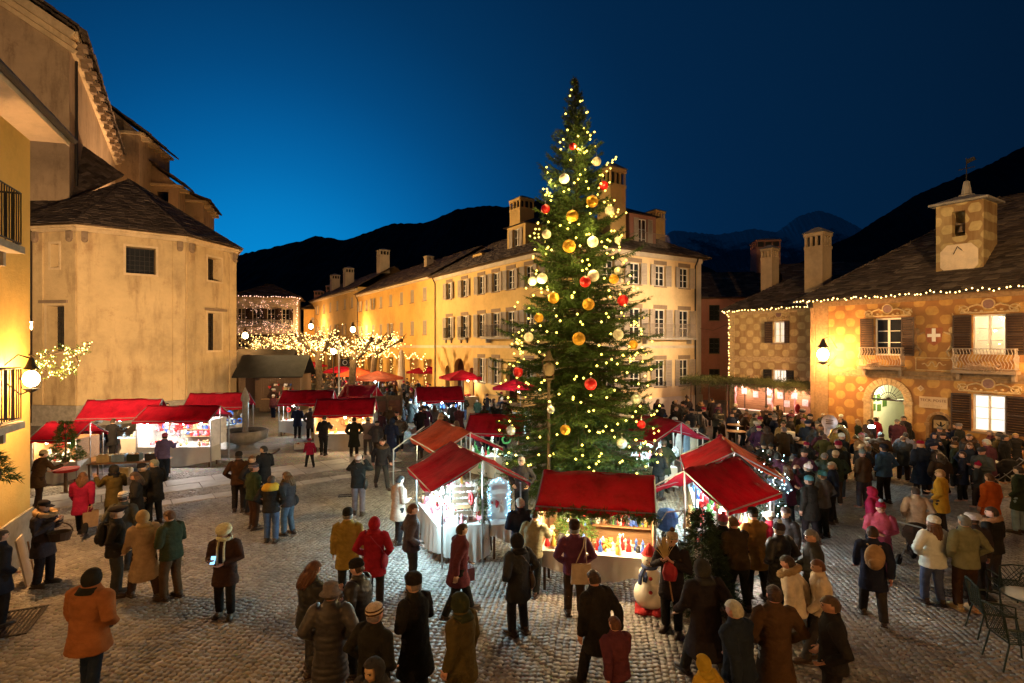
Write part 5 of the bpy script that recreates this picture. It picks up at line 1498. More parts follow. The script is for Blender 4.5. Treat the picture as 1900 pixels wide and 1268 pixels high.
# ------------------------------------------------------------------ goods
def gm_figurine():
 b = MB(); b.lathe([(.05, 0), (.045, .06), (.025, .13), (.02, .15)], n=8); b.ball((0, 0, .175), .03, 8, 5); b.lathe([(.034, .185), (.005, .25)], n=8); return b
def gm_jar():
 b = MB(); b.lathe([(.045, 0), (.05, .02), (.05, .10), (.035, .115)], n=10); b.lathe([(.040, .116), (.040, .14)], n=10); return b
def gm_box():
 b = MB(); b.bb(-.08, .08, -.06, .06, 0, .11); b.bb(-.083, .083, -.012, .012, .001, .114); b.bb(-.012, .012, -.063, .063, .002, .1145); return b
def gm_wreath():
 b = MB(); b.tube([(.11 * math.cos(a), 0, .13 + .11 * math.sin(a)) for a in np.linspace(0, 2 * pi, 15)], [.03 + .008 * (i % 2) for i in range(15)], 6); return b
def gm_heart():
 b = MB(); pts = [(.07 * 16 * math.sin(t) ** 3 / 16, .13 + .06 * (13 * math.cos(t) - 5 * math.cos(2 * t) - 2 * math.cos(3 * t) - math.cos(4 * t)) / 13) for t in np.linspace(0, 2 * pi, 19)[:-1]]
 b.extrude_y(pts, -.015, .015); return b
def gm_bottle():
 b = MB(); b.lathe([(.035, 0), (.037, .02), (.037, .16), (.014, .21), (.014, .27), (.017, .275)], n=9); return b
def gm_cone():
 b = MB(); b.lathe([(.02, 0), (.02, .03), (.08, .035), (.05, .12), (.06, .13), (.03, .22), (.035, .23), (.004, .33)], n=9); return b
def gm_basket():
 b = MB(); b.lathe([(.08, 0), (.11, .09), (.115, .10), (.10, .095), (.07, .02)], n=12); b.tube([(.10 * math.cos(a), 0, .09 + .12 * math.sin(a)) for a in np.linspace(0, pi, 9)], .008, 5); return b
def gm_plush():
 b = MB(); b.ball((0, 0, .07), (.06, .05, .07), 8, 6); b.ball((0, -.005, .165), .045, 8, 6)
 for sg in (-1, 1): b.ball((sg * .035, 0, .205), .018, 6, 4); b.ball((sg * .055, -.03, .09), (.025, .03, .02), 6, 4); b.ball((sg * .04, -.06, .02), (.025, .04, .02), 6, 4)
 return b
def gm_sack():
 b = MB(); b.lathe([(.06, 0), (.075, .05), (.06, .13), (.02, .16), (.05, .20)], n=9); return b
def gm_frame():
 b = MB(); b.bb(-.09, .09, -.01, .01, 0, .02); b.bb(-.09, .09, -.01, .01, .20, .22); b.bb(-.09, -.07, -.01, .01, .02, .2); b.bb(.07, .09, -.01, .01, .02, .2); b.bb(-.07, .07, -.002, .006, .02, .2); return b
GOODS = dict(figurine=gm_figurine, jar=gm_jar, gift_box=gm_box, wreath=gm_wreath, hanging_heart=gm_heart, bottle=gm_bottle, toy_tree=gm_cone, basket=gm_basket, plush_toy=gm_plush, sack=gm_sack, picture_frame=gm_frame)
GCOL = dict(red=(.5, .02, .02), white=(.75, .72, .66), blue=(.05, .12, .45), brown=(.25, .12, .05), gold=(.7, .42, .08), green=(.05, .2, .05), pink=(.7, .25, .3), black=(.03, .03, .03), straw=(.5, .36, .16), grey=(.35, .35, .36))
def goods_mesh(kd): return cache(('goods', kd), lambda: GOODS[kd]().mesh(kd, M['goods']))
_glab = {}
def good(kd, col, p, rz, where, s=1.0, pos=''):
 for c in [col] + list(GCOL):
  lab = f'{"small " if s < .95 else ""}{c} {kd.replace("_", " ")}{", " if pos else " "}{pos}{where}'
  if lab not in _glab: col = c; break
 _glab[lab] = 1
 return link(kd, goods_mesh(kd), None, p, rz, lab, kd.replace('_', ' '), f'{kd.replace("_", " ")}s {where}', color=GCOL[col], scale=s)
CAN = dict(red='red_canvas', orange='orange_canvas', white='white_canvas')
def canopy_mesh(w, p0, p1, mat, sag=.05, nx=24, ny=8, th=.012, seed=0, hem=.10):
 """cloth from the eave p0=(y,z) up to the ridge p1=(y,z) across x 0..w, hem hangs at the eave"""
 g = np.random.default_rng(seed)
 rows = [(p0[0], p0[1] - hem)] + [(p0[0] + (p1[0] - p0[0]) * j / ny, p0[1] + (p1[1] - p0[1]) * j / ny) for j in range(ny + 1)]
 ph = g.uniform(0, 6, 4)
 vs = []
 for j, (y, z) in enumerate(rows):
  t = max(0, (j - 1) / ny)
  for i in range(nx + 1):
   u = i / nx
   s = -1.5 * sag * math.sin(pi * t) * (.6 + .4 * math.cos(u * 4 * pi)) + .010 * math.sin(u * 31 + t * 7 + ph[2]) * math.sin(t * 5 + ph[1]) + .014 * math.sin(u * 9 + ph[0] + t * 4) + .01 * math.sin(u * 17 + ph[1])
   if j == 0: s += .015 * math.sin(u * 12 + ph[2])
   vs.append((w * u, y + (.02 * math.sin(u * 14 + ph[3]) if j == 0 else 0), z + s))
 nv = len(vs); n = nx + 1
 vs += [(a, b + .004, c - th) for a, b, c in vs]
 fs = []
 for j in range(len(rows) - 1):
  for i in range(nx):
   a = j * n + i
   fs.append((a, a + 1, a + 1 + n, a + n)); fs.append((a + nv + n, a + 1 + nv + n, a + 1 + nv, a + nv))
 R_ = len(rows) - 1
 for i in range(nx):
  fs.append((i + nv, i + 1 + nv, i + 1, i)); a = R_ * n + i; fs.append((a, a + 1, a + 1 + nv, a + nv))
 for j in range(R_):
  a = j * n; fs.append((a, a + n, a + n + nv, a + nv)); a = j * n + nx; fs.append((a + nv, a + n + nv, a + n, a))
 b = MB(); b.add(vs, fs); return b.mesh('canopy', mat, True)
def cloth_mesh(w, d, h, drop=.72, seed=0, mat=None, swag=.10):
 """tablecloth over a w x d table of height h (origin front left corner), hanging at the front and sides"""
 g = np.random.default_rng(seed); nx, nd = 26, 7
 vs = []; fs = []
 ring = []
 path = [(-.01, d * t) for t in np.linspace(1, 0, 8)[:-1]] + [(w * t, -.01) for t in np.linspace(0, 1, nx)] + [(w + .01, d * t) for t in np.linspace(0, 1, 8)[1:]]
 n = len(path)
 cx, cyy = w / 2, d / 2
 for j in range(nd + 1):
  t = j / nd
  for i, (x, y) in enumerate(path):
   f = .035 * t * math.sin(i * 1.35 + g.uniform(-.4, .4)) + .03 * t
   nx_, ny_ = (-1 if i < 7 else 1 if i >= n - 7 else 0), (-1 if 7 <= i < n - 7 else 0)
   z = h + .012 - drop * t + (swag * math.sin(i / n * 3 * pi) * t if True else 0)
   vs.append((x + nx_ * f, y + ny_ * f, max(.03, z)))
 for j in range(nd):
  for i in range(n - 1):
   a = j * n + i; fs.append((a, a + n, a + n + 1, a + 1))
 top = len(vs); vs += [(0, d, h + .014), (0, 0, h + .014), (w, 0, h + .014), (w, d, h + .014)]
 fs.append((top, top + 1, top + 2, top + 3))
 b = MB(); b.add(vs, fs); return b.mesh('tablecloth', mat or M['white_cloth'], True)
def table(fr, x0, x1, d, h, label, y0=0.0, cat='table', cloth=None, group=None, drop=.7, seed=1, clothmat=None):
 w = x1 - x0; o = fr.w(x0, y0)
 t = thing('market_table', label, cat, o, fr.a, group)
 b = MB(); b.bb(0, w, 0, d, h - .03, h); b.build('table_top', M['wood'], t)
 lg = cache(('tleg', round(h, 2)), lambda: MB().bb(-.025, .025, -.025, .025, 0, h - .032).mesh('leg', M['dark_wood']))
 for xx in (.08, w - .08):
  for yy in (.08, d - .08): link('leg', lg, t, (xx, yy, 0))
 if cloth:
  link('tablecloth', cloth_mesh(w, d, h, drop, seed, clothmat), None, o, fr.a, cloth, 'tablecloth', 'tablecloths on the market stalls')
 return t
def bulb_lamp(t, p, mat, power, color, r=.055):
 b = MB(); b.ball((0, 0, 0), r, 8, 6); b.tube([(0, 0, r), (0, 0, r + .10)], .02, 5)
 o = link('lamp_bulb', cache(('lb', mat.name, r), lambda: b.mesh('lamp_bulb', mat, True)), t, p)
 wp = t.matrix_basis @ Vector(p) if t.rotation_euler.z else t.location + Vector(p)
 ld = bpy.data.lights.new('stall_light', 'POINT'); ld.energy = power; ld.color = color; ld.shadow_soft_size = .07
 l = bpy.data.objects.new('stall_light', ld); COL.objects.link(l); l.parent = t; l.location = Vector(p) - Vector((0, 0, r + .05))
 return o
def stall(o, ang, w, d, zr, ze, label, where, lamps=2, lc=COOL, lm='lamp_cool', can='red', ov=.25, counter=(0, 1), kinds=('figurine', 'jar', 'gift_box'), cols=('white', 'red', 'brown'), ng=18, shelves=0, seed=1, power=None, cloth='white', back=None, hang=0, ridge=.5, ends=False, h=.82, backcan=None, drop=.7):
 g = np.random.default_rng(seed); fr = Fr(o, ang)
 t = thing('market_stall', label, 'market stall', fr.w(0), ang, 'red roofed market stalls')
 pole = lambda z: cache(('pole', round(z, 2)), lambda: MB().tube([(0, 0, 0), (0, 0, z)], .022, 6).mesh('post', M['metal']))
 for x in (.03, w - .03):
  link('post', pole(ze), t, (x, 0, 0)); link('post', pole(ze), t, (x, d, 0)); link('post', pole(zr), t, (x, d * ridge, 0))
 b = MB()
 b.tube([(0, d * ridge, zr), (w, d * ridge, zr)], .02, 5); b.tube([(0, -ov, ze), (w, -ov, ze)], .016, 5); b.tube([(0, d + ov, ze), (w, d + ov, ze)], .016, 5)
 for x in (0.0, w): b.tube([(x, -ov, ze), (x, d * ridge, zr), (x, d + ov, ze)], .016, 5)
 b.build('frame', M['metal'], t)
 link('canopy', canopy_mesh(w, (-ov, ze + .01), (d * ridge, zr + .03), M[CAN[can]], seed=seed), t, (0, 0, 0))
 m2 = canopy_mesh(w, (-ov, ze + .01), (d * (1 - ridge), zr + .03), M[CAN[backcan or can]], seed=seed + 50)
 link('canopy', m2, t, (w, d, 0), pi)
 if ends:
  e = MB(); e.add([(-.012, 0, ze), (-.012, d * ridge, zr), (-.012, d, ze)], [(0, 1, 2)]); e.add([(w + .012, 0, ze), (w + .012, d * ridge, zr), (w + .012, d, ze)], [(2, 1, 0)])
  e.build('gable_cloth', M[CAN[can]], t)
 pw = power or PW['stall']
 for i in range(lamps):
  bulb_lamp(t, (w * (i + .5) / lamps + g.uniform(-.1, .1), d * .06, ze - .13), M[lm], pw, lc)
 c0, c1 = counter[0] * w, counter[1] * w
 cm = dict(white=M['white_cloth'], red=M['red_canvas'])[cloth]
 table(fr, c0 + .05, c1 - .05, .75, h, f'counter table {where}', cloth=f'{cloth} cloth draped over the counter {where}', drop=drop, seed=seed, clothmat=cm)
 if back:
  bw = MB(); bw.bb(.04, w - .04, d * .86, d * .86 + .02, .5, ze - .02); bw.build('back_panel', back, t)
  for x in (.03, w - .05):
   sw = MB(); sw.bb(x, x + .02, .05, d * .86 - .01, .83, ze - .02); sw.build('side_panel', back, t)
 zs = [h + .02]
 for s_ in range(shelves):
  zz = h + .28 + s_ * .30
  sb = MB(); sb.bb(.06 + w * .42, w - .06, d * .62, d * .84, zz, zz + .02); sb.build('shelf', M['wood'], t)
 for i in range(ng):
  kd = kinds[g.integers(len(kinds))]; cl = cols[g.integers(len(cols))]
  if shelves and i % 2:
   zz = h + .30 + g.integers(shelves) * .30; x = g.uniform(w * .46, w - .15); y = d * .72
  else:
   zz = h + .018; x = g.uniform(c0 + .15, c1 - .15); y = g.uniform(.10, .62)
  sz_ = g.uniform(.75, 1.25); good(kd, cl, fr.w(x, y, zz), ang + g.uniform(-.6, .6), where, sz_, ('back row, ' if y > .36 else 'front row, ') + ('left end ' if x < w * .33 else 'middle ' if x < w * .66 else 'right end '))
 for i in range(hang):
  kd = ('hanging_heart', 'wreath', 'figurine', 'hanging_heart', 'plush_toy')[g.integers(5)]; cl = cols[g.integers(len(cols))]
  x = w * (i + .5) / hang; zz = g.uniform(h + .22, ze - .42); y = d * (.82 if back else g.uniform(.3, .8))
  good(kd, cl, fr.w(x, y - .03, zz), ang, 'hanging ' + where, g.uniform(.9, 1.4), ('low, ' if zz < h + .37 else 'high, ') + ('left, ' if x < w * .33 else 'mid, ' if x < w * .66 else 'right, '))
 return t, fr
CC, CMn = COOL, 'lamp_cool'
S1, F1 = stall((.52, 11.15), math.radians(-12.5), 2.32, 1.5, 2.27, 1.80, 'front market stall with warm lamps, crib figures and a fir garland under its red roof', 'on the front stall', 4, WARM, 'lamp_warm', kinds=('figurine', 'figurine', 'jar', 'plush_toy'), cols=('brown', 'blue', 'gold', 'white', 'red', 'black'), ng=84, shelves=3, seed=3, back=M['wood'], hang=22, power=PW['stall'] * 1.8, drop=.42)
def fir_garland(label, pts, r, n, mat='fir', name='fir_garland', blen=.10, cat='garland', thick=.014):
 g = np.random.default_rng(int(abs(pts[0][0] * 100)) + n)
 o = Vector(pts[0]); P = []; D = []; L = []
 pts = [np.array(p, float) - np.array(o) for p in pts]
 seg = [np.linalg.norm(b - a) for a, b in zip(pts[:-1], pts[1:])]; tot = sum(seg)
 for i in range(n):
  s = g.random() * tot; q = 0
  while s > seg[q] and q < len(seg) - 1: s -= seg[q]; q += 1
  p = pts[q] + (pts[q + 1] - pts[q]) * (s / seg[q]) + g.normal(0, r * .45, 3)
  d = g.normal(0, 1, 3); d[2] -= .5; d /= np.linalg.norm(d); P.append(p); D.append(d); L.append(r)
 return link(name, blades(np.array(P), np.array(D), np.array(L), 9, thick, blen, M[mat], name, n), None, o, label=label, cat=cat)
fir_garland('dark fir garland along the front eave of the front stall', [F1.w(x, -.25, 1.72) for x in np.linspace(-.02, 2.34, 8)], .09, 420)
def bush(label, p, r, h, n, mat='fir', cat='fir tree', blen=.11, name='fir_bush', base=.15, per=11):
 g = np.random.default_rng(n + int(abs(p[0]) * 10)); P = []; D = []; L = []
 for i in range(n):
  z = g.random() ** 1.3; rr = r * (1 - z) * math.sqrt(g.random()) + .02; a = g.uniform(0, 2 * pi)
  P.append((rr * math.cos(a), rr * math.sin(a), base + z * h)); d = np.array([math.cos(a), math.sin(a), g.uniform(-.5, .3)]); D.append(d / np.linalg.norm(d)); L.append(.14)
 t = thing(name, label, cat, p)
 link('needles', blades(np.array(P), np.array(D), np.array(L), per, .016, blen, M[mat], 'needles', n), t, kind='stuff')
 b = MB(); b.tube([(0, 0, 0), (0, 0, base + h * .9)], [.03, .008], 6); b.lathe([(.10, 0), (.13, .16)], (0, 0, 0), 8); b.build('trunk', M['bark'], t)
 return t
bush('small decorated fir standing on the counter of the front stall', F1.w(.68, .72, .84), .42, .85, 260, 'leaf', base=.05)
for i in range(12):
 a = random.uniform(3.4, 6.0); rr = random.uniform(.12, .34)
 good('hanging_heart' if i % 3 else 'figurine', ('red', 'blue', 'gold', 'white')[i % 4], F1.w(.68 + rr * math.cos(a), .72 + rr * math.sin(a) * .9, .98 + random.uniform(0, .45)), F1.a, 'hung on the small fir of the front stall', .55)
S2s, F2 = stall((-2.55, 14.65), math.radians(-67.7), 2.65, 1.9, 2.35, 1.75, 'market stall with ridge toward the camera, cold lamps and wire grid of wooden signs', 'on the cold-lit diamond-roofed stall', 3, COOL, 'lamp_cool', kinds=('figurine', 'picture_frame', 'hanging_heart', 'wreath', 'gift_box'), cols=('white', 'pink', 'white', 'brown', 'red'), ng=44, counter=(.05, .87), seed=5, hang=26, power=PW['stall'] * 2.0)
FT = Fr((-1.5, 12.5), math.radians(10))
table(FT, 0, .98, .75, .85, 'long trestle table at the near end of the cold-lit stall', cloth='long white pleated cloth on the trestle table under the wire grid', drop=.80, seed=9)
table(Fr((-.48, 12.7), math.radians(10)), 0, .95, .75, .82, 'short trestle table beside the blue-lit arch', cloth='short white cloth on the table beside the blue-lit arch', drop=.35, seed=10)
bulb_lamp(S2s, (2.58, -.12, 1.58), M['lamp_cool'], 170, COOL)  # extra unseen bulb, added to throw cold light on the paving
def sign_grid():
 t = thing('wire_grid', 'white wire grid hung with wooden name boards on the trestle table', 'display grid', FT.w(.16, .3, .86), FT.a)
 b = MB()
 for i in range(9): b.tube([(-.05 + i * .08, 0, 0), (-.05 + i * .08, 0, .86)], .004, 4)
 for j in range(11): b.tube([(-.05, 0, j * .086), (.59, 0, j * .086)], .004, 4)
 b.build('wires', M['white_paint'], t)
 g = np.random.default_rng(2)
 for j in range(6):
  for i in range(1):
   w_ = g.uniform(.40, .54); q = MB(); q.bb(0, w_, -.03, -.008, 0, .085)
   q.build('name_board', M['wood'] if g.random() < .25 else M['dark_wood'], t, (g.uniform(-.02, .06), 0, .03 + j * .14), 0)
sign_grid()
for i in range(16):
 g = np.random.default_rng(60 + i); kd = ('figurine', 'gift_box', 'hanging_heart', 'jar', 'picture_frame')[i % 5]
 good(kd, ('pink', 'white', 'white', 'grey')[i % 4], FT.w(g.uniform(.1, .9), g.uniform(.06, .62), .868), g.uniform(-1, 1) + FT.a, 'on the trestle table under the wire grid', 1.0)
fir_garland('fir garland wound up the pole beside the wire grid', [FT.w(.86, .1, z) for z in np.linspace(.55, 2.0, 6)], .09, 170, 'fir')
def blue_arch():
 p = FT.w(1.28, .4, .83)
 t = thing('arch_board', 'white arched board framed in blue fairy lights right of the wire grid', 'display board', p, FT.a)
 pts = [(-.28, 0)] + [(.28 * math.cos(a) * -1, .72 + .28 * math.sin(a)) for a in np.linspace(0, pi, 11)] + [(.28, 0)]
 b = MB(); b.extrude_y(pts[::-1], 0, .03); b.build('board', M['white_paint'], t)
 g = np.random.default_rng(4); q = []
 for i in range(70):
  s = g.random()
  if s < .36: x, z = -.24, s / .36 * .7
  elif s < .64: a = pi * (s - .36) / .28; x, z = -.24 * math.cos(a), .72 + .24 * math.sin(a)
  else: x, z = .24, (1 - s) / .36 * .7
  q.append((x + g.normal(0, .025), -.03 + g.normal(0, .015), z + g.normal(0, .025)))
 link('bulbs', bulb_mesh(q, .013, M['bulb_blue']), t, kind='stuff')
 link('greenery', blades(np.array(q), np.tile([[0, -1., 0]], (len(q), 1)), np.full(len(q), .03), 7, .008, .06, M['fir_dark']), t, kind='stuff')
M['bulb_blue'] = m_bulb('blue_bulb', (.25, .65, 1.0), 14.0)
blue_arch()
S2b, F2b = stall((-3.25, 18.75), math.radians(-64.5), 3.0, 1.6, 2.38, 1.85, 'market stall with brick-red roof and lime-lit twigs behind the cold-lit stall', 'on the lime-lit twig stall', 2, (1.0, .9, .45), 'lamp_warm', can='orange', backcan='red', kinds=('figurine', 'jar', 'wreath'), cols=('white', 'gold', 'green', 'pink'), ng=30, seed=6, hang=14, power=PW['stall'] * 2.2, counter=(.3, 1))
fl = MB(); fl.add([(0, 0, 0), (1.1, .5, .62), (1.1, .56, .62), (0, .06, 0), (0, 0, -.03), (1.1, .5, .59), (1.1, .56, .59), (0, .06, -.03)], [(0, 1, 2, 3), (7, 6, 5, 4), (0, 4, 5, 1), (3, 2, 6, 7)])
fl.build('awning_flap', M['white_canvas'], None, (-3.72, 17.15, 1.72), math.radians(20), label='pale rolled awning flap sloping down left of the brick-red roof', cat='awning')
pl_ = MB(); pl_.tube([(0, 0, 0), (0, 0, 1.75)], .025, 6); pl_.build('awning_pole', M['metal'], None, (-3.70, 17.15, 0), label='white pole under the low end of the pale awning flap', cat='pole')
bush('lime-lit twig bouquet under the brick-red roof', (-2.35, 17.2, .84), .35, .8, 120, 'leaf', 'bouquet', base=.1)
S3, F3 = stall((4.06, 10.9), math.radians(38.5), 2.2, 1.5, 2.36, 1.75, 'right-hand front stall with big red roof, fir branches and toys', 'on the stall right of the snowman', 3, WHITE, 'lamp_warm', kinds=('plush_toy', 'wreath', 'figurine', 'basket', 'toy_tree'), cols=('white', 'red', 'green', 'straw', 'brown'), ng=60, seed=8, hang=24, power=PW['stall'] * 2.0)
S3b, F3b = stall((5.18, 16.1), math.radians(-104), 2.45, 1.8, 2.36, 1.75, 'red-roofed stall, one slope coloured as orange lamplight, glaring cold lamp at near gable', 'on the glaring cold-lamp stall', 3, COOL, 'lamp_cool', backcan='orange', kinds=('wreath', 'gift_box', 'figurine'), cols=('white', 'grey', 'red', 'blue'), ng=30, seed=9, hang=16, power=PW['stall'] * 4)  # orange canvas on the back slope stands in for street-lamp light
S4, F4 = stall((4.05, 20.7), math.radians(-69.5), 2.5, 1.8, 2.36, 1.75, 'maroon-roofed stall half hidden by the right edge of the tree', 'on the maroon-roofed stall by the tree', 2, COOL, 'lamp_cool', kinds=('wreath', 'picture_frame', 'figurine'), cols=('white', 'grey', 'pink'), ng=14, seed=10, hang=6, power=PW['stall'] * 3.6)
S5, F5 = stall((-1.75, 20.6), math.radians(-8), 2.2, 1.5, 2.30, 1.72, 'dark red roofed stall just left of the tree trunk', 'on the dark red stall by the tree', 1, COOL, 'lamp_cool', kinds=('figurine', 'basket', 'toy_tree'), cols=('green', 'brown', 'white'), ng=14, seed=11, hang=4, power=PW['stall'] * 2.0)
S6, F6 = stall((-5.4, 31.2), math.radians(14), 2.7, 1.9, 2.50, 1.8, 'stall with a blazing white lamp and lace-edged red roof in the middle distance', 'on the blazing white-lit stall', 3, COOL, 'lamp_cool', kinds=('figurine', 'wreath', 'toy_tree'), cols=('white', 'grey', 'blue'), ng=20, seed=12, hang=12, power=PW['stall'] * 4.5)
stall((-17.05, 19.5), math.radians(4), 1.55, 1.4, 2.14, 1.64, 'small scarlet stall against the corner of the yellow house', 'on the scarlet stall by the yellow house', 2, WARM, 'lamp_warm', kinds=('toy_tree', 'wreath', 'jar'), cols=('green', 'red', 'white'), ng=14, seed=13, hang=4, power=PW['stall'] * 1.6, back=M['wood'])
stall((-18.95, 24.0), math.radians(12), 3.05, 1.5, 2.5, 1.78, 'scarlet-roofed stall below the chapel wall, two sellers behind it', 'on the scarlet stall below the chapel', 1, COOL, 'lamp_cool', kinds=('sack', 'basket', 'gift_box'), cols=('straw', 'white', 'grey'), ng=12, seed=14, hang=4, power=PW['stall'] * 1.3)
S_L3, F_L3 = stall((-15.3, 22.35), math.radians(1), 3.05, 1.5, 2.42, 1.92, 'crimson stall crowded with red hearts and four white lamps below the chapel', 'on the crimson stall with the hearts', 4, (1.0, .93, .86), 'lamp_cool', kinds=('plush_toy', 'hanging_heart', 'figurine', 'gift_box'), cols=('red', 'white', 'red', 'straw', 'pink'), ng=40, seed=15, hang=44, shelves=2, back=M['white_canvas'], power=PW['stall'] * 1.7, cloth='white')
stall((-16.85, 28.2), math.radians(8), 2.95, 1.5, 2.42, 1.78, 'dark crimson stall behind the stone fountain', 'on the dark crimson stall behind the fountain', 1, COOL, 'lamp_cool', kinds=('wreath', 'gift_box', 'basket'), cols=('grey', 'white', 'blue'), ng=12, seed=16, hang=5, power=PW['stall'] * 1.8)
stall((-12.75, 30.0), math.radians(6), 2.8, 1.6, 2.42, 1.78, 'crimson stall with a bright folded roof edge beside the fountain pillar', 'on the glowing-edged crimson stall', 2, (1, .97, .9), 'lamp_cool', kinds=('jar', 'gift_box', 'bottle'), cols=('red', 'white', 'brown'), ng=16, seed=17, hang=5, power=PW['stall'] * 1.8)
stall((-9.25, 25.6), math.radians(7), 2.75, 1.5, 2.38, 1.72, 'crimson stall with warm lamps and crib goods left of the poster booth', 'on the warm-lit crimson stall', 3, WARM, 'lamp_warm', kinds=('figurine', 'basket', 'jar'), cols=('gold', 'brown', 'white', 'straw'), ng=30, shelves=2, seed=18, hang=8, back=M['wood'], power=PW['stall'] * 2.2)
stall((-10.7, 33.8), math.radians(-12), 2.2, 1.6, 2.45, 1.7, 'small crimson peaked stall behind the row', 'on the small crimson peaked stall', 1, WARM, 'lamp_warm', kinds=('bottle', 'jar'), cols=('green', 'white'), ng=12, seed=19)
def parasol(u, y, w, col, label, seed, zt=2.95, ze=2.35, lc=WARM, lm='lamp_warm', where=None):
 x = (u - 950) / F * y
 t = thing('parasol_stall', label, 'market stall', (x, y, 0), random.uniform(-.5, .5), 'parasol stalls up the street')
 b = MB(); b.tube([(0, 0, 0), (0, 0, zt)], .035, 6); b.build('pole', M['metal'], t)
 c = MB(); n = 4; h = w / 2
 for i in range(4):
  a0 = pi / 4 + i * pi / 2; a1 = a0 + pi / 2
  p0 = (h * 1.41 * math.cos(a0), h * 1.41 * math.sin(a0), ze); p1 = (h * 1.41 * math.cos(a1), h * 1.41 * math.sin(a1), ze)
  m = ((p0[0] + p1[0]) * .25, (p0[1] + p1[1]) * .25, ze + (zt - ze) * .42)
  c.add([p0, p1, m, (0, 0, zt), (p0[0], p0[1], ze - .18), (p1[0], p1[1], ze - .18)], [(0, 1, 2), (1, 3, 2), (3, 0, 2), (4, 5, 1, 0)])
 c.build('canopy', M[CAN[col]], t)
 b = MB(); b.bb(-w * .42, w * .42, -w * .42, -w * .42 + .7, .8, .84); b.bb(-w * .42, w * .42, -w * .42 - .01, -w * .42, .15, .83)
 b.build('counter', M['white_cloth'], t)
 bulb_lamp(t, (0.2, -w * .3, ze - .25), M[lm], PW['stall'] * 2.2, lc, .08)
 g = np.random.default_rng(seed)
 for i in range(6):
  kd = ('gift_box', 'jar', 'wreath', 'basket')[g.integers(4)]; cl = ('white', 'red', 'gold', 'straw')[g.integers(4)]
  good(kd, cl, t.matrix_basis @ Vector((0, 0, 0)) + Euler((0, 0, t.rotation_euler.z)).to_matrix() @ Vector((g.uniform(-w * .38, w * .38), -w * .42 + g.uniform(.1, .6), .842)), g.uniform(-1, 1), 'under the ' + label.split(',')[0], 1.5)
for i, a in enumerate([(790, 55, 3.0, 'red', 'red parasol stall in front of the arcade, with a white pole'), (857, 45, 3.0, 'red', 'red parasol stall with bright glassware before the corner house arches'), (702, 44, 3.0, 'orange', 'orange parasol stall right of the thick plane tree'), (664, 50, 3.2, 'orange', 'pale orange parasol stall behind the thick plane tree'),
 (966, 35, 2.7, 'red', 'red parasol stall tucked against the left side of the tree'), (632, 56, 3.2, 'red', 'large faded red parasol under the street lamp'), (548, 62, 3.2, 'orange', 'salmon parasol behind the third plane tree'), (512, 66, 3.0, 'orange', 'pale salmon parasol near the end of the plane trees'), (575, 70, 3.0, 'red', 'small red parasol at the far end of the plane trees')]):
 parasol(*a, 70 + i, lc=COOL if i in (2,) else WARM, lm='lamp_cool' if i in (2,) else 'lamp_warm')
def hut(o, ang, w, d, ze, zr, label, lit=True, seed=1):
 fr = Fr(o, ang); t = thing('wooden_hut', label, 'market hut', fr.w(0), ang)
 b = MB(); n = int(w / .16)
 for i in range(n):
  x = w * (i + .5) / n
  if w * .12 < x < w * .34: continue
  top = ze; bot = 0
  if x > w * .4 and x < w * .88:
   b.bb(x - .075, x + .075, 0, .03, 0, .95); b.bb(x - .075, x + .075, 0, .03, 2.1, ze); continue
  b.bb(x - .075, x + .075, 0, .03, bot, top)
 b.build('plank_front', M['dark_wood'], t)
 b = MB(); b.bb(0, .03, .031, d, 0, ze); b.bb(w - .03, w, .031, d, 0, ze); b.bb(.031, w - .031, d - .03, d, 0, ze); b.build('wall', M['dark_wood'], t)
 r = MB(); r.add([(-.3, -.5, ze - .1), (w + .3, -.5, ze - .1), (w + .3, d / 2, zr), (-.3, d / 2, zr), (w + .3, d + .5, ze - .1), (-.3, d + .5, ze - .1)] + [(-.3, -.5, ze - .18), (w + .3, -.5, ze - .18), (w + .3, d / 2, zr - .08), (-.3, d / 2, zr - .08), (w + .3, d + .5, ze - .18), (-.3, d + .5, ze - .18)],
     [(0, 1, 2, 3), (3, 2, 4, 5), (9, 8, 7, 6), (11, 10, 8, 9), (0, 6, 7, 1), (5, 4, 10, 11), (1, 7, 8, 2), (2, 8, 10, 4), (0, 3, 9, 6), (3, 5, 11, 9)])
 r.build('roof', M['felt'], t)
 c = MB(); c.bb(w * .38, w * .9, -.25, .2, .96, 1.0); c.build('counter', M['wood'], t)
 if lit: bulb_lamp(t, (w * .6, .8, ze - .3), M['lamp_warm'], PW['stall'] * 1.2, (1, .7, .55), .06)
 g = np.random.default_rng(seed)
 for i in range(10): good(('bottle', 'jar', 'gift_box', 'sack')[i % 4], ('white', 'red', 'straw', 'pink')[g.integers(4)], fr.w(g.uniform(w * .42, w * .86), g.uniform(-.15, .15), 1.005), 0, 'on the counter of the wooden hut', 1.3)
 for i in range(16): good(('bottle', 'jar', 'gift_box', 'plush_toy', 'hanging_heart')[i % 5], ('red', 'white', 'straw', 'pink', 'red')[g.integers(5)], fr.w(g.uniform(w * .42, w * .86), .5 + .3 * (i % 2), 1.0 + .3 * (i % 4)), 0, 'inside the ' + ('lit' if lit else 'rear') + ' wooden hut', 1.7)
 return t
M['felt'] = m_plain('roofing_felt', (.018, .017, .015), .85, 0, .2, .35, 2, .3)
hut((-20.2, 40.6), math.radians(6), 4.4, 3.2, 2.75, 4.2, 'wooden hut with dark felt roof at the chapel corner, front one', True, 3)
hut((-23.0, 45.6), math.radians(6), 4.2, 3.0, 3.1, 4.6, 'wooden hut with dark felt roof behind the front hut', False, 4)
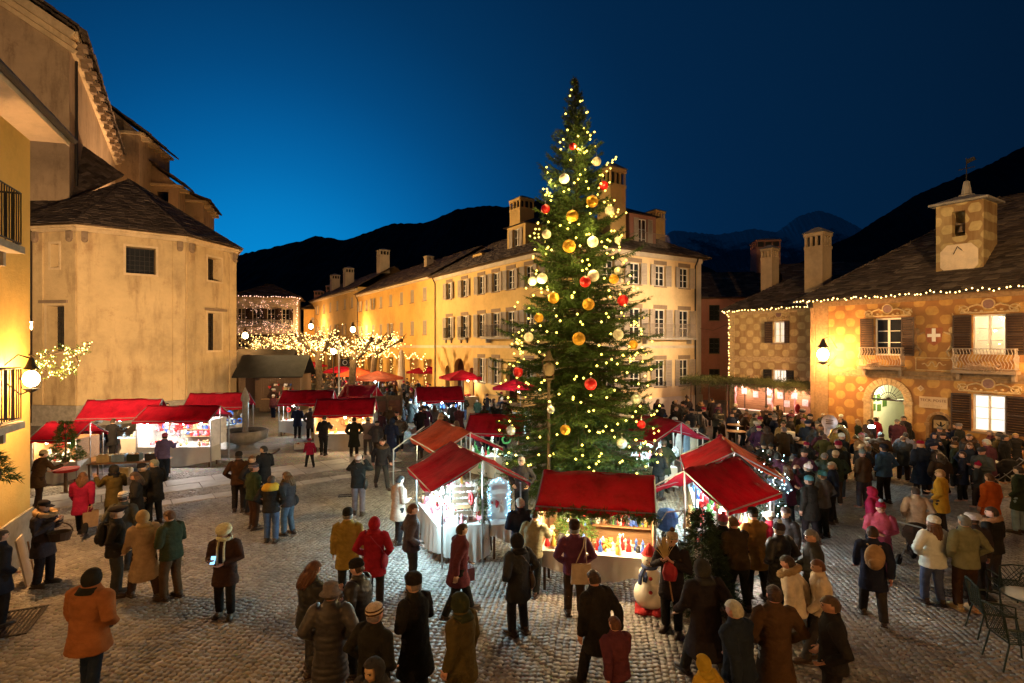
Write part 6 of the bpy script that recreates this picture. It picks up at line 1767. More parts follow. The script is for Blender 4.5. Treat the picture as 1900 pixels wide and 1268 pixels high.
def booth():
 p = G(690, 819); fr = Fr(p, math.radians(36))
 t = thing('poster_booth', 'tall brown notice booth with pale posters between the stalls', 'notice board', fr.w(0), fr.a)
 b = MB(); b.bb(0, 1.7, 0, .10, .35, 2.3); b.build('panel', M['bark'], t)
 for x in (0.0, .83, 1.66): q = MB(); q.bb(x - .04, x + .04, -.03, .13, 0, 2.45); q.build('post', M['dark_wood'], t)
 for i, x in enumerate((.10, .93)):
  q = MB(); q.bb(x, x + .64, -.03, -.012, .75, 2.05); po = q.build('poster', M['poster'], t)
  for j in range(7): q = MB(); q.bb(x + .08, x + .08 + .44 * (.5 + .5 * ((j * 7 + i * 3) % 5) / 4), -.036, -.0305, .9 + j * .15, .94 + j * .15 + (.05 if j > 4 else 0)); link('print_line', q.mesh('print_line', M['ink']), po)
M['poster'] = m_plain('poster_paper', (.13, .06, .05), .8, 0, .1, .25, 3, 0)
booth()
# ------------------------------------------------------------------ people
def remesh_mesh(mb, voxel, mats, name, smooth=2):
 me = mb.mesh('tmp', mats)
 o = bpy.data.objects.new('tmp', me); COL.objects.link(o)
 md = o.modifiers.new('r', 'REMESH'); md.mode = 'VOXEL'; md.voxel_size = voxel
 if smooth:
  ms = o.modifiers.new('s', 'SMOOTH'); ms.factor = .5; ms.iterations = smooth
 dg = bpy.context.evaluated_depsgraph_get()
 out = bpy.data.meshes.new_from_object(o.evaluated_get(dg)); out.name = name
 bpy.data.objects.remove(o); bpy.data.meshes.remove(me)
 out.materials.clear()
 for m in mats: out.materials.append(m)
 out.polygons.foreach_set('use_smooth', [True] * len(out.polygons)); out.polygons.foreach_set('material_index', [0] * len(out.polygons))
 out.update()
 return out
ARMS = dict(rest=((.05, -.03, -.28), (.07, .05, -.54)), pocket=((.13, -.09, -.25), (.01, .10, -.43)), phone=((.05, .05, -.28), (-.07, .31, -.19)), up=((.12, .20, -.14), (-.07, .30, .13)),
   belly=((.08, .00, -.28), (-.13, .21, -.31)), fwd=((.04, .08, -.27), (.03, .27, -.45)), back=((.05, -.15, -.24), (.05, -.14, -.52)), reach=((.04, .20, -.19), (.00, .44, -.10)), carry=((.06, .02, -.29), (.06, .10, -.53)),
   chest=((.10, .05, -.27), (-.10, .24, -.08)), point=((.06, .18, -.20), (.04, .42, -.02)), hip=((.18, -.05, -.24), (.04, .06, -.40)))
POSES = dict(rest=('rest', 'rest', .04, 1, 4, 0), pocket=('pocket', 'pocket', .03, 1, 6, 0), phone=('belly', 'phone', .05, 3, 22, 0), photo=('up', 'up', .06, -2, 0, 0), walk=('fwd', 'back', .30, 5, 4, 0), walk2=('back', 'fwd', -.30, 5, 6, 8),
   belly=('belly', 'belly', .05, 2, 14, 10), look=('belly', 'reach', .10, 12, 16, -8), reach=('rest', 'reach', .08, 5, 8, 15), talk=('pocket', 'belly', .04, 0, 2, 30), talk2=('belly', 'rest', .03, 1, 6, -32), carry=('carry', 'pocket', .08, 2, 8, 0),
   point=('point', 'chest', .08, 0, -4, 12), chest=('chest', 'chest', .04, 0, 8, -10), stride=('carry', 'back', .24, 8, 14, -12), hip=('hip', 'rest', .06, -1, 2, 20))
def skeleton(pose):
 la, ra, step, lean, hp, hy = POSES[pose]
 L_ = math.radians(lean)
 up = Vector((0, math.sin(L_), math.cos(L_)))
 hip = Vector((0, 0, .93)); J = dict(hip=hip, up=up)
 J['waist'] = hip + up * .16; J['chest'] = hip + up * .36; J['sh'] = hip + up * .49; J['neck'] = hip + up * .555
 R = Matrix.Rotation(-math.radians(lean * .6 + hp), 3, 'X')
 J['headR'] = Matrix.Rotation(math.radians(hy), 3, 'Z') @ R
 J['head'] = J['neck'] + Vector((0, math.sin(L_) * .05 + .018, .125))
 Ru = Matrix.Rotation(-L_, 3, 'X')
 for s, nm in ((-1, la), (1, ra)):
  k_ = 'l' if s < 0 else 'r'
  S_ = J['sh'] + Vector((s * .175, 0, -.02)); J[k_ + 's'] = S_
  e, w = ARMS[nm]
  J[k_ + 'e'] = S_ + Ru @ Vector((e[0] * s, e[1], e[2])); J[k_ + 'w'] = S_ + Ru @ Vector((w[0] * s, w[1], w[2]))
  f = step * s * -1
  J[k_ + 'h'] = Vector((s * .09, 0, .90))
  ay = f * .95
  lift = .07 if (f < -.15) else 0.0
  J[k_ + 'a'] = Vector((s * .105, ay, .075 + lift)); J[k_ + 'k'] = Vector((s * .10, ay * .5 + .035, .49))
  J[k_ + 't'] = J[k_ + 'a'] + Vector((s * .03, .15, -.045 - lift * .8))
 return J
def ell_loft(b, rings, n=16):
 vs = []; fs = []
 for c, rx, ry in rings:
  for i in range(n):
   a = 2 * pi * i / n
   ca, sa = math.cos(a), math.sin(a)
   vs.append((c[0] + rx * math.copysign(abs(ca) ** .85, ca), c[1] + ry * math.copysign(abs(sa) ** .85, sa), c[2]))
 for j in range(len(rings) - 1):
  for i in range(n):
   p = j * n + i; q = j * n + (i + 1) % n
   fs.append((p, q, q + n, p + n))
 fs.append(tuple(range(n - 1, -1, -1))); fs.append(tuple(range((len(rings) - 1) * n, len(rings) * n)))
 b.add(vs, fs)
def head_geo(b, J):
 vs = []; fs = []; n, m = 26, 18
 for i in range(m + 1):
  t = -pi / 2 + pi * i / m
  for q in range(n):
   a = 2 * pi * q / n
   x, y, z = math.cos(t) * math.cos(a), math.cos(t) * math.sin(a), math.sin(t)
   px, py, pz = x * .076, y * .096, z * .116
   if z < -.15: px *= 1 - .38 * (-z - .15); py = py * (1 - .22 * (-z - .15)) + .022 * (-z - .15)
   if y > .3:
    py += .028 * math.exp(-(x / .17) ** 2 - ((z + .12) / .17) ** 2)
    py -= .012 * math.exp(-((abs(x) - .40) / .16) ** 2 - ((z - .10) / .10) ** 2)
    py += .006 * math.exp(-(x / .3) ** 2 - ((z + .48) / .08) ** 2) + .008 * math.exp(-(x / .25) ** 2 - ((z + .85) / .15) ** 2)
   v = J['headR'] @ Vector((px, py, pz)) + J['head']; vs.append(v)
 for i in range(m):
  for q in range(n): p = i * n + q; w = i * n + (q + 1) % n; fs.append((p, w, w + n, p + n))
 b.add(vs, fs)
 for s in (-1, 1):
  e = MB(); e.ball((s * .078, -.005, .0), (.014, .024, .032), 7, 5); b.add([J['headR'] @ Vector(v) + J['head'] for v in e.v], e.f)
def hand_geo(b, wrist, elbow, s, curl=.5):
 d = (wrist - elbow).normalized()
 side = d.cross(Vector((0, 0, 1)));
 side = side.normalized() if side.length > .1 else Vector((1, 0, 0))
 palm_n = side.cross(d).normalized()
 inn = Vector((-s, 0, 0))
 if abs(d.z) > .75: side = Vector((0, 1, 0)) - d * d.y; side.normalize(); palm_n = inn
 pc = wrist + d * .045
 vs = []
 for t, w, h in ((0, .026, .020), (.5, .040, .017), (1, .042, .013)):
  c = wrist + d * (.085 * t)
  for a in range(8):
   an = 2 * pi * a / 8; vs.append(c + side * (w * math.cos(an)) + palm_n * (h * math.sin(an)))
 b.add(vs, [(j * 8 + i, j * 8 + (i + 1) % 8, (j + 1) * 8 + (i + 1) % 8, (j + 1) * 8 + i) for j in range(2) for i in range(8)] + [tuple(range(7, -1, -1)), tuple(range(16, 24))])
 for i, ln in enumerate((.066, .078, .072, .056)):
  o = wrist + d * .08 + side * (.032 - .021 * i)
  p1 = o + (d + palm_n * .25 * curl).normalized() * ln * .45; p2 = p1 + (d * .7 + palm_n * .9 * curl).normalized() * ln * .35; p3 = p2 + (d * .35 + palm_n * 1.2 * curl).normalized() * ln * .3
  b.tube([o - d * .01, p1, p2, p3], [.0098, .0092, .0085, .006], 6)
 o = wrist + d * .025 + side * .03
 p1 = o + (side * .8 + d * .7 + palm_n * .3).normalized() * .038; p2 = p1 + (d + palm_n * .5).normalized() * .032
 b.tube([o, p1, p2], [.012, .0105, .007], 6)
def body_mesh(pose):
 def f():
  J = skeleton(pose); b = MB(); up = J['up']
  ell_loft(b, [(J['hip'] - up * .10, .135, .10), (J['hip'], .145, .105), (J['waist'], .125, .09), (J['chest'], .145, .10), (J['sh'], .14, .075), (J['neck'] - up * .02, .06, .055), (J['neck'] + Vector((0, .01, .05)), .055, .055)])
  b.tube([J['neck'] - up * .03, J['head'] - Vector((0, 0, .05))], [.056, .050], 10)
  head_geo(b, J)
  for s in 'lr':
   b.tube([J[s + 's'], (J[s + 's'] * .5 + J[s + 'e'] * .5), J[s + 'e'], (J[s + 'e'] * .6 + J[s + 'w'] * .4), J[s + 'w']], [.052, .050, .040, .041, .028], 9)
   b.tube([J[s + 'h'] + Vector((0, 0, .04)), J[s + 'h'] * .5 + J[s + 'k'] * .5, J[s + 'k'], J[s + 'k'] * .65 + J[s + 'a'] * .35 + Vector((0, -.015, 0)), J[s + 'a']], [.083, .078, .055, .056, .036], 10)
   b.tube([J[s + 'a'] - Vector((0, .045, .02)), J[s + 'a'] - Vector((0, 0, .02)), J[s + 't']], [.036, .040, .026], 8)
  me = remesh_mesh(b, .0125, [M['skin'], M['eye'], M['lip']], 'person', 2)
  Ri = J['headR'].inverted(); idx = [0] * len(me.polygons)
  for p in me.polygons:
   q = Ri @ (Vector(p.center) - J['head'])
   if q.y > .07 and abs(q.x) < .026 and -.064 < q.z < -.046: idx[p.index] = 2
  me.polygons.foreach_set('material_index', idx)
  x = MB()
  for s, sg in (('l', -1), ('r', 1)): hand_geo(x, J[s + 'w'], J[s + 'e'], sg)
  nh = len(x.f)
  for sg in (-1, 1):
   e = MB(); e.ball((sg * .031, .080, .013), (.0125, .009, .009), 7, 5); x.add([J['headR'] @ Vector(v) + J['head'] for v in e.v], e.f, 1)
   e = MB(); e.tube([(sg * .016, .094, .030), (sg * .032, .091, .034), (sg * .046, .080, .029)], .0042, 4); x.add([J['headR'] @ Vector(v) + J['head'] for v in e.v], e.f, 1)
  bm = bmesh.new(); bm.from_mesh(me); t = x.mesh('t', [M['skin'], M['eye']], True); bm.from_mesh(t); bm.to_mesh(me); bm.free(); bpy.data.meshes.remove(t); me.update()
  return me
 return cache(('body', pose), f)
WK = np.random.default_rng(6); WD = WK.normal(0, 1, (14, 3)); WD /= np.linalg.norm(WD, axis=1)[:, None]; WD[:, 2] *= 1.5; WP = WK.uniform(0, 6.3, 14); WF = WK.uniform(9, 46, 14)
def wrinkle(me, amp, sc):
 """cloth folds: push the surface in and out along its normals"""
 n = len(me.vertices); co = np.zeros(n * 3, np.float32); no = np.zeros(n * 3, np.float32)
 me.vertices.foreach_get('co', co); me.vertices.foreach_get('normal', no); co = co.reshape(-1, 3); no = no.reshape(-1, 3)
 ph = (co @ WD.T) * WF * sc / 9 + WP
 ph[:, 1:] += 1.3 * np.sin(ph[:, :-1] * .6)
 w = (np.abs(np.sin(ph)) ** .7 - .6).mean(1) * 3.2
 co += no * (w * amp)[:, None]
 me.vertices.foreach_set('co', co.reshape(-1)); me.update(); return me
COATS = dict(jacket=(.80, 1.03, 0), mid=(.62, 1.0, 0), long=(.42, 1.0, 0), puffer=(.76, 1.10, 1), longpuffer=(.45, 1.06, 1))
def coat_mesh(pose, kind):
 def f():
  J = skeleton(pose); b = MB(); up = J['up']; hem, fat, puff = COATS[kind]
  zs = np.linspace(0, 1, 9)
  flare = {'jacket': 0, 'mid': .02, 'long': .05, 'puffer': .01, 'longpuffer': .02}[kind]
  st = abs(POSES[pose][2])
  rings = []
  hz = Vector((0, 0, hem))
  for t, rx, ry in ((0, .19 + flare, .15 + flare + st * .22 * (.92 - hem)), (.35, .188 + flare * .6, .148 + flare * .6 + st * .08), (.75, .182, .142)):
   rings.append((hz.lerp(J['hip'], t), rx * fat, ry * fat))
  rings += [(J['hip'] + up * .02, .178 * fat, .138 * fat), (J['waist'], .168 * fat, .128 * fat), (J['chest'] - up * .06, .180 * fat, .134 * fat), (J['chest'] + up * .04, .188 * fat, .135 * fat), (J['sh'] - up * .02, .175 * fat, .115 * fat), (J['sh'] + up * .035, .125, .092), (J['neck'] - up * .005, .084, .084), (J['neck'] + up * .045, .080, .084)]
  if puff:
   out = []
   for (c0, a0, b0), (c1, a1, b1) in zip(rings[:-2], rings[1:-1]):
    n = max(1, int((c1 - c0).length / .035))
    for i in range(n):
     t = i / n; c = c0.lerp(c1, t); w = 1 + .045 * math.sin(c.z / .085 * 2 * pi); out.append((c, (a0 + (a1 - a0) * t) * w, (b0 + (b1 - b0) * t) * w))
   rings = out + rings[-2:]
  ell_loft(b, rings, 18)
  for s in 'lr':
   pts = [J[s + 's'] * .82 + (J['sh']) * .18, J[s + 's'], J[s + 's'] * .5 + J[s + 'e'] * .5, J[s + 'e'], J[s + 'e'] * .5 + J[s + 'w'] * .5, J[s + 'w'] - (J[s + 'w'] - J[s + 'e']).normalized() * .005]
   rr = [.088, .082, .074, .066, .060, .052]
   if puff:
    P2 = []; R2 = []
    for i in range(5):
     for q in range(3): t = q / 3; P2.append(pts[i].lerp(pts[i + 1], t)); R2.append((rr[i] + (rr[i + 1] - rr[i]) * t) * (1.12 + .07 * (q % 2)))
    pts, rr = P2 + [pts[-1]], R2 + [rr[-1]]
   b.tube(pts, rr, 10)
  me = remesh_mesh(b, .017, [M['puffer'] if puff else M['cloth']], 'coat', 2)
  return wrinkle(me, .009, 7)
 return cache(('coat', pose, kind), f)
def trouser_mesh(pose):
 def f():
  J = skeleton(pose); b = MB()
  b.ball((0, 0, .93), (.165, .125, .12), 12, 8)
  for s in 'lr':
   b.tube([J[s + 'h'] + Vector((0, 0, .06)), J[s + 'h'] * .5 + J[s + 'k'] * .5, J[s + 'k'], J[s + 'k'] * .5 + J[s + 'a'] * .5, J[s + 'a'] + Vector((0, 0, .0))], [.096, .090, .074, .070, .064], 12)
  return wrinkle(remesh_mesh(b, .018, [M['cloth']], 'trousers', 2), .007, 9)
 return cache(('trousers', pose), f)
def shoe_mesh():
 def f():
  b = MB(); b.tube([(0, -.085, .045), (0, -.05, .055), (0, .05, .052), (0, .13, .038), (0, .185, .028)], [.03, .044, .046, .046, .026], 9, flat=.95)
  b.tube([(0, -.02, .04), (0, -.03, .13)], [.048, .052], 9); b.bb(-.046, .046, -.10, .18, -.002, .018)
  return b.mesh('shoe', M['leather'], True)
 return cache('shoe', f)
def skull(th, fn, r=1.0, n=22, m=14):
 """shell over the head where fn(x, y, z) on the unit sphere is true"""
 b = MB(); vs = []; keep = []
 for i in range(m + 1):
  t = -pi / 2 + pi * i / m
  for q in range(n):
   a = 2 * pi * q / n; x, y, z = math.cos(t) * math.cos(a), math.cos(t) * math.sin(a), math.sin(t); vs.append((x * (.076 + th), y * (.096 + th), z * (.116 + th))); keep.append((x, y, z))
 fs = []
 for i in range(m):
  for q in range(n):
   f = (i * n + q, i * n + (q + 1) % n, (i + 1) * n + (q + 1) % n, (i + 1) * n + q)
   c = [sum(keep[j][d] for j in f) / 4 for d in range(3)]
   if fn(*c): fs.append(f)
 b.add(vs, fs)
 b.add([(x * .93, y * .93, z * .93) for x, y, z in vs], [f[::-1] for f in fs])
 return b
def hat_mesh(kind):
 def f():
  b = MB(); mat = M['knit']; nm = 'hat'
  if kind in ('beanie', 'pom', 'slouch'):
   b.lathe([(.080, .030), (.094, .034), (.096, .068), (.088, .072), (.094, .085), (.088, .115), (.066, .142), (.03, .157), (.002, .160)] if kind != 'slouch' else [(.080, .030), (.094, .034), (.094, .07), (.10, .10), (.097, .14), (.07, .175), (.02, .185), (.002, .185)], (0, -.012, 0), 18, 0, .94, 1.16)
  elif kind == 'cap':
   mat = M['cloth']; b.lathe([(.084, .035), (.088, .07), (.080, .11), (.05, .135), (.004, .142)], (0, -.008, 0), 16, 0, .95, 1.16)
   b.add([(-.07, .07, .040), (.07, .07, .040), (.055, .165, .030), (0, .18, .032), (-.055, .165, .030), (-.07, .07, .048), (.07, .07, .048), (.055, .165, .038), (0, .18, .040), (-.055, .165, .038)], [(0, 4, 3, 2, 1), (5, 6, 7, 8, 9), (1, 2, 7, 6), (2, 3, 8, 7), (3, 4, 9, 8), (4, 0, 5, 9)])
  elif kind == 'beret':
   mat = M['cloth']; b.lathe([(.082, .045), (.088, .06), (.135, .085), (.14, .105), (.10, .135), (.004, .145)], (.0, .01, 0), 18, 0, 1, 1.1)
  elif kind == 'fur':
   b.lathe([(.085, .015), (.115, .02), (.128, .05), (.125, .10), (.11, .125), (.06, .135), (.004, .135)], (0, -.01, 0), 18, 0, 1, 1.12)
  elif kind == 'bucket':
   b.lathe([(.135, .0), (.14, .005), (.098, .055), (.095, .10), (.085, .145), (.06, .165), (.004, .17)], (0, -.012, 0), 18, 0, 1, 1.12)
  elif kind == 'hood':
   mat = M['cloth']; nm = 'hood'; b = skull(.028, lambda x, y, z: not (y > .35 and z < .62 and abs(x) < .80), 1)
   b.lathe([(.14, -.19), (.12, -.15), (.105, -.11)], (0, -.02, 0), 16)
  elif kind == 'furhood':
   nm = 'hood'; g = np.random.default_rng(2)
   pts = [(.125 * math.cos(a), -.02 + .07 * -math.sin(a) * 0 - .085 * (1 - math.sin(a)) * .5, -.12 + .02 * math.sin(a * 3)) for a in np.linspace(0, 2 * pi, 20)]
   pts = [(.145 * math.cos(a), .02 + .13 * math.sin(a), -.125 - .035 * math.sin(a)) for a in np.linspace(0, 2 * pi, 22)]
   b.tube(pts, [.05 + .012 * (i % 2) for i in range(22)], 7, cap=False)
  elif kind in ('hair', 'greyhair'):
   mat = M['hair']; nm = 'hair'; b = skull(.014, lambda x, y, z: (z > .50 - .15 * abs(x)) or (y < .12 and z > -.45 and not (abs(x) > .85 and z < .12 and y > -.3)))
  elif kind == 'longhair':
   mat = M['hair']; nm = 'hair'; b = skull(.017, lambda x, y, z: (z > .46 - .1 * abs(x)) or (y < .18))
   for i in range(9):
    a = pi + pi * i / 8; b.tube([(.080 * math.cos(a), .088 * math.sin(a) + .0, .0), (.095 * math.cos(a), .11 * math.sin(a) - .005, -.12), (.085 * math.cos(a), .115 * math.sin(a) - .01, -.24), (.07 * math.cos(a), .105 * math.sin(a) - .015, -.30)], [.028, .034, .028, .010], 6)
  elif kind == 'bun':
   mat = M['hair']; nm = 'hair'; b = skull(.013, lambda x, y, z: (z > .50 - .15 * abs(x)) or (y < .1 and z > -.5)); b.ball((0, -.13, .05), (.045, .04, .045), 9, 7)
  return b.mesh(nm, mat, True)
 return cache(('hat', kind), f)
def scarf_mesh(tails=True):
 def f():
  b = MB(); b.tube([(.092 * math.cos(a), .098 * math.sin(a), .008 * math.sin(a * 2)) for a in np.linspace(0, 2 * pi, 18)], [.034 + .005 * (i % 2) for i in range(18)], 7, cap=False)
  if tails:
   for x in (-.04, .05): b.tube([(x, .10, -.02), (x * 1.1, .155, -.14), (x * 1.2, .165, -.34), (x * 1.2, .160, -.44)], [.03, .036, .036, .034], 6, flat=.45)
  return b.mesh('scarf', M['knit'], True)
 return cache(('scarf', tails), f)
def jit(c, s=.12): return tuple(max(.004, x * random.uniform(1 - s, 1 + s)) for x in c)
NC = dict(black=(.018, .017, .018), charcoal=(.038, .037, .040), navy=(.016, .022, .045), brown=(.07, .04, .024), darkbrown=(.04, .024, .016), olive=(.085, .070, .025), green=(.028, .04, .025), grey=(.16, .15, .15), darkgrey=(.065, .062, .066), tan=(.34, .22, .12), rust=(.30, .12, .04),
  red=(.28, .014, .026), crimson=(.25, .012, .045), purple=(.085, .03, .06), violet=(.13, .11, .26), plum=(.10, .03, .045), blue=(.045, .09, .22), jeans=(.07, .10, .16), paleblue=(.22, .32, .42), cream=(.62, .54, .42), white=(.70, .68, .64), yellow=(.50, .32, .04), mustard=(.27, .165, .04), pink=(.40, .08, .13), beige=(.42, .32, .22), orange=(.45, .10, .02), greygreen=(.20, .19, .12), teal=(.05, .20, .26), chestnut=(.10, .045, .02), blonde=(.34, .22, .10), silver=(.40, .39, .38), straw=(.5, .36, .16))
SK = [(.52, .30, .21), (.46, .26, .18), (.56, .34, .25)]
PEOPLE = []
def person(u, vh, face, pose='rest', coat='jacket', cc='black', tc='charcoal', hat='beanie', hc='black', label='', h=1.72, scarf=None, shoe='darkbrown', w=1.13, at=None, group=None, hatcol2=None, simple=False, tone=None, z0=.016):
 if at is None:
  y = F * (CAMH - h) / (vh - HV); x = (u - 950) / F * y
 else: x, y = at
 s = h / 1.742
 J = cache(('J', pose), lambda: skeleton(pose))
 bm_ = body_mesh(pose)
 sk = jit(SK[random.randrange(3)], .1)
 assert len(label.split()) < 17, label
 p = link('person', bm_, None, (x, y, z0), math.radians(face), label, 'person', group, color=sk, scale=(s * min(w, 1.14), s * min(w, 1.14), s))
 PEOPLE.append((x, y))
 C_ = lambda c: jit(NC[c] if isinstance(c, str) else c, .1)
 link('coat', coat_mesh(pose, coat), p, color=C_(cc), scale=(w / min(w, 1.14), w / min(w, 1.14), 1))
 link('trousers', trouser_mesh(pose), p, color=C_(tc))
 if not simple:
  for sd, sg in (('l', -1), ('r', 1)):
   a = J[sd + 'a']; o = link('shoe', shoe_mesh(), p, (a.x, a.y, a.z - .075), color=C_(shoe)); o.rotation_euler = (-.35 if a.z > .1 else 0, 0, -sg * .12)
 e = J['headR'].to_euler()
 if hat:
  if hat in ('beanie', 'pom', 'slouch', 'cap', 'beret', 'fur', 'bucket') and not simple:
   link('hair', hat_mesh('hair'), p, J['head'], rot=e, color=C_(random.choice(['chestnut', 'darkbrown', 'darkbrown', 'grey'])))
  ho = link('hood' if 'hood' in hat else 'hair' if hat in ('hair', 'greyhair', 'longhair', 'bun') else 'hat', hat_mesh(hat), p, J['head'], rot=e, color=C_(hc))
  if hat in ('beanie', 'slouch', 'pom', 'beret'):
   ho.rotation_euler = (J['headR'] @ Matrix.Rotation(math.radians(10), 3, 'X')).to_euler()
  if hat == 'pom':
   link('pompom', cache('pompom', lambda: MB().ball((0, 0, 0), .042, 10, 7).mesh('pompom', M['knit'], True)), ho, (0, -.015, .185), color=C_(hatcol2 or hc))
  if hatcol2 and hat in ('beanie', 'bucket', 'slouch'):
   q = cache('hatband', lambda: MB().lathe([(.0965, 0), (.0985, .006), (.0985, .020), (.0965, .026)], (0, -.012, .040), 18, 0, .94, 1.16).lathe([(.0955, 0), (.0965, .004), (.0915, .018)], (0, -.012, .088), 18, 0, .94, 1.16).mesh('hat_band', M['knit'], True))
   link('hat_band', q, ho, color=C_(hatcol2))
  if hat == 'furhood':
   link('hair', hat_mesh('hair'), p, J['head'], rot=e, color=C_('darkbrown'))
 if scarf: link('scarf', scarf_mesh(True), p, J['neck'] + Vector((0, .005, .02)), color=C_(scarf))
 return p, J, s
def hand_pos(pj, side='r', off=(0, 0, 0)):
 p, J, s = pj; m = Matrix.Translation(p.location) @ p.rotation_euler.to_matrix().to_4x4() @ Matrix.Scale(s, 4)
 w = J[side + 'w']; d = (w - J[side + 'e']).normalized()
 return m @ (w + d * .07 + Vector(off))
def bag(pj, kind, col, label, side='r', drop=None):
 q = hand_pos(pj, side); p = pj[0]
 b = MB()
 if kind == 'spot':
  b.lathe([(.10, -.34), (.13, -.22), (.10, -.08), (.04, -.03)], (0, 0, 0), 12, 0, 1, .6)
 elif kind == 'paper':
  b.add([(-.15, -.06, -.52), (.15, -.06, -.52), (.15, .06, -.52), (-.15, .06, -.52), (-.17, -.08, -.12), (.17, -.08, -.12), (.17, .08, -.12), (-.17, .08, -.12)], [(0, 3, 2, 1), (0, 1, 5, 4), (1, 2, 6, 5), (2, 3, 7, 6), (3, 0, 4, 7)])
  for y in (-.075, .075): b.tube([(-.07, y, -.13), (-.04, y * .3, -.0), (.04, y * .3, 0), (.07, y, -.13)], .006, 4)
 elif kind == 'hand':
  b.ball((0, 0, -.30), (.19, .08, .14), 12, 8); b.tube([(-.13, 0, -.22), (-.06, 0, -.02), (.06, 0, -.02), (.13, 0, -.22)], .012, 5)
 elif kind == 'basket':
  b.lathe([(.17, -.32), (.22, -.14), (.225, -.12), (.20, -.125), (.16, -.28)], (0, 0, 0), 14, 0, 1.25, .85); b.tube([(.24 * math.cos(a), 0, -.14 + .15 * math.sin(a)) for a in np.linspace(0, pi, 10)], .012, 5)
 return link('basket' if kind == 'basket' else 'bag', b.mesh('bag', M['leather'] if kind == 'hand' else M['goods']), None, q, p.rotation_euler.z + .3, label, 'basket' if kind == 'basket' else 'bag', color=NC[col])
def pack(pj, col, label, kind='pack'):
 p, J, s = pj
 def f():
  b = MB(); b.ball((0, 0, 0), (.165, .095, .235), 14, 10); b.ball((0, -.07, -.08), (.12, .06, .10), 10, 7)
  for x in (-.10, .10): b.tube([(x, .05, .20), (x, .18, .17), (x * 1.1, .26, .02), (x * 1.2, .08, -.17)], .018, 5)
  return b.mesh('backpack', M['cloth'], True)
 m = Matrix.Translation(p.location) @ p.rotation_euler.to_matrix().to_4x4() @ Matrix.Scale(s, 4)
 return link('backpack', cache('backpack', f), None, m @ (J['chest'] + Vector((0, -.215, -.04))), p.rotation_euler.z, label, 'backpack', color=NC[col], scale=s)
def sling(pj, col, label):
 p, J, s = pj
 def f():
  b = MB(); b.ball((.22, -.03, -.33), (.06, .17, .17), 10, 8)
  b.tube([(.20, .0, -.20), (.14, .13, .10), (-.06, .12, .26), (-.12, -.02, .28), (-.02, -.15, .16), (.16, -.13, -.05), (.22, -.08, -.20)], .012, 5); return b.mesh('shoulder_bag', M['leather'], True)
 m = Matrix.Translation(p.location) @ p.rotation_euler.to_matrix().to_4x4() @ Matrix.Scale(s, 4)
 return link('shoulder_bag', cache('sling', f), None, m @ (J['chest'] - Vector((0, 0, .06))), p.rotation_euler.z, label, 'shoulder bag', color=NC[col], scale=s)
def held(pj, side, b, name, mat, label, cat, off=(0, 0, 0), color=None, rz=0, rot=None):
 q = hand_pos(pj, side, off)
 return link(name, b.mesh(name, mat), None, q, pj[0].rotation_euler.z + rz, label, cat, color=color, rot=rot)
def camera_b():
 b = MB(); b.bb(-.065, .065, -.03, .03, -.045, .045); b.tube([(0, .03, 0), (0, .10, 0)], [.036, .038], 10); b.bb(-.025, .025, -.02, .03, .046, .065); return b
def phone_b():
 b = MB(); b.bb(-.038, .038, -.005, .005, -.07, .07); return b
# ---- people one can pick out: photo column, row of the head top, heading (0 away, 90 left, 180 toward us, -90 right)
a = person(165, 1060, -8, 'carry', 'mid', 'rust', 'navy', 'hood', 'black', 'person seen from behind in a rust brown coat with black hood, nearest at lower left', 1.76, w=1.4)
held(a, 'r', camera_b(), 'photo_camera', M['iron'], 'black camera held at the side of the person in the rust brown coat', 'camera')
a = person(80, 930, -85, 'chest', 'mid', 'charcoal', 'black', 'cap', 'black', 'person in a dark coat with tan fur hood and black cap leaning by the house', 1.76)
link('hood', hat_mesh('furhood'), a[0], a[1]['head'], color=NC['tan'])
bk_ = link('basket', cache('bskt', lambda: MB().lathe([(.14, 0), (.18, .16), (.19, .18), (.165, .175), (.13, .03)], (0, 0, 0), 14, 0, 1.2, .85).tube([(.22 * math.cos(t), 0, .16 + .2 * math.sin(t)) for t in np.linspace(0, pi, 10)], .014, 5).mesh('basket', M['goods'])), None, G(118, 1035, .25) + Vector((0, 0, 0)), .4, 'dark wicker basket held low beside the person with the tan fur hood', 'basket', color=NC['darkbrown'])
bk_.location = hand_pos(a, 'r', (.05, .10, -.42))
person(-2, 985, -20, 'pocket', 'mid', 'navy', 'black', 'hair', 'darkbrown', 'person in dark navy cut by the left edge of the picture', 1.7)
a = person(214, 943, -55, 'pocket', 'jacket', 'black', 'charcoal', 'beret', 'black', 'person with a black beret and bulging black backpack', 1.76); pack(a, 'black', 'bulging black backpack on the person with the beret')
person(268, 950, 55, 'walk', 'long', 'tan', 'darkbrown', 'hood', 'tan', 'person in a long tan coat with tan hood, beside the black beret', 1.72)
person(318, 948, 75, 'belly', 'jacket', 'green', 'brown', 'hair', 'chestnut', 'person in a dark green jacket and brown boots facing the tan coat', 1.74)
person(228, 915, 10, 'pocket', 'jacket', 'darkgrey', 'charcoal', 'beanie', 'cream', 'person in a white and grey patterned knit hat behind the black beret', 1.7, hatcol2='grey')
a = person(152, 878, 25, 'walk', 'mid', 'crimson', 'black', 'longhair', 'chestnut', 'person with long brown hair walking in a crimson coat', 1.66); bag(a, 'paper', 'tan', 'brown paper bag carried by the person in the crimson coat', 'r')
person(212, 864, 60, 'point', 'mid', 'olive', 'olive', 'hood', 'black', 'person in an olive coat and black headscarf holding both gloved hands up', 1.7, scarf='black')
person(254, 876, 120, 'belly', 'mid', 'black', 'black', 'longhair', 'darkbrown', 'person with dark wavy hair in a black coat, in front of the grey-haired man', 1.66)
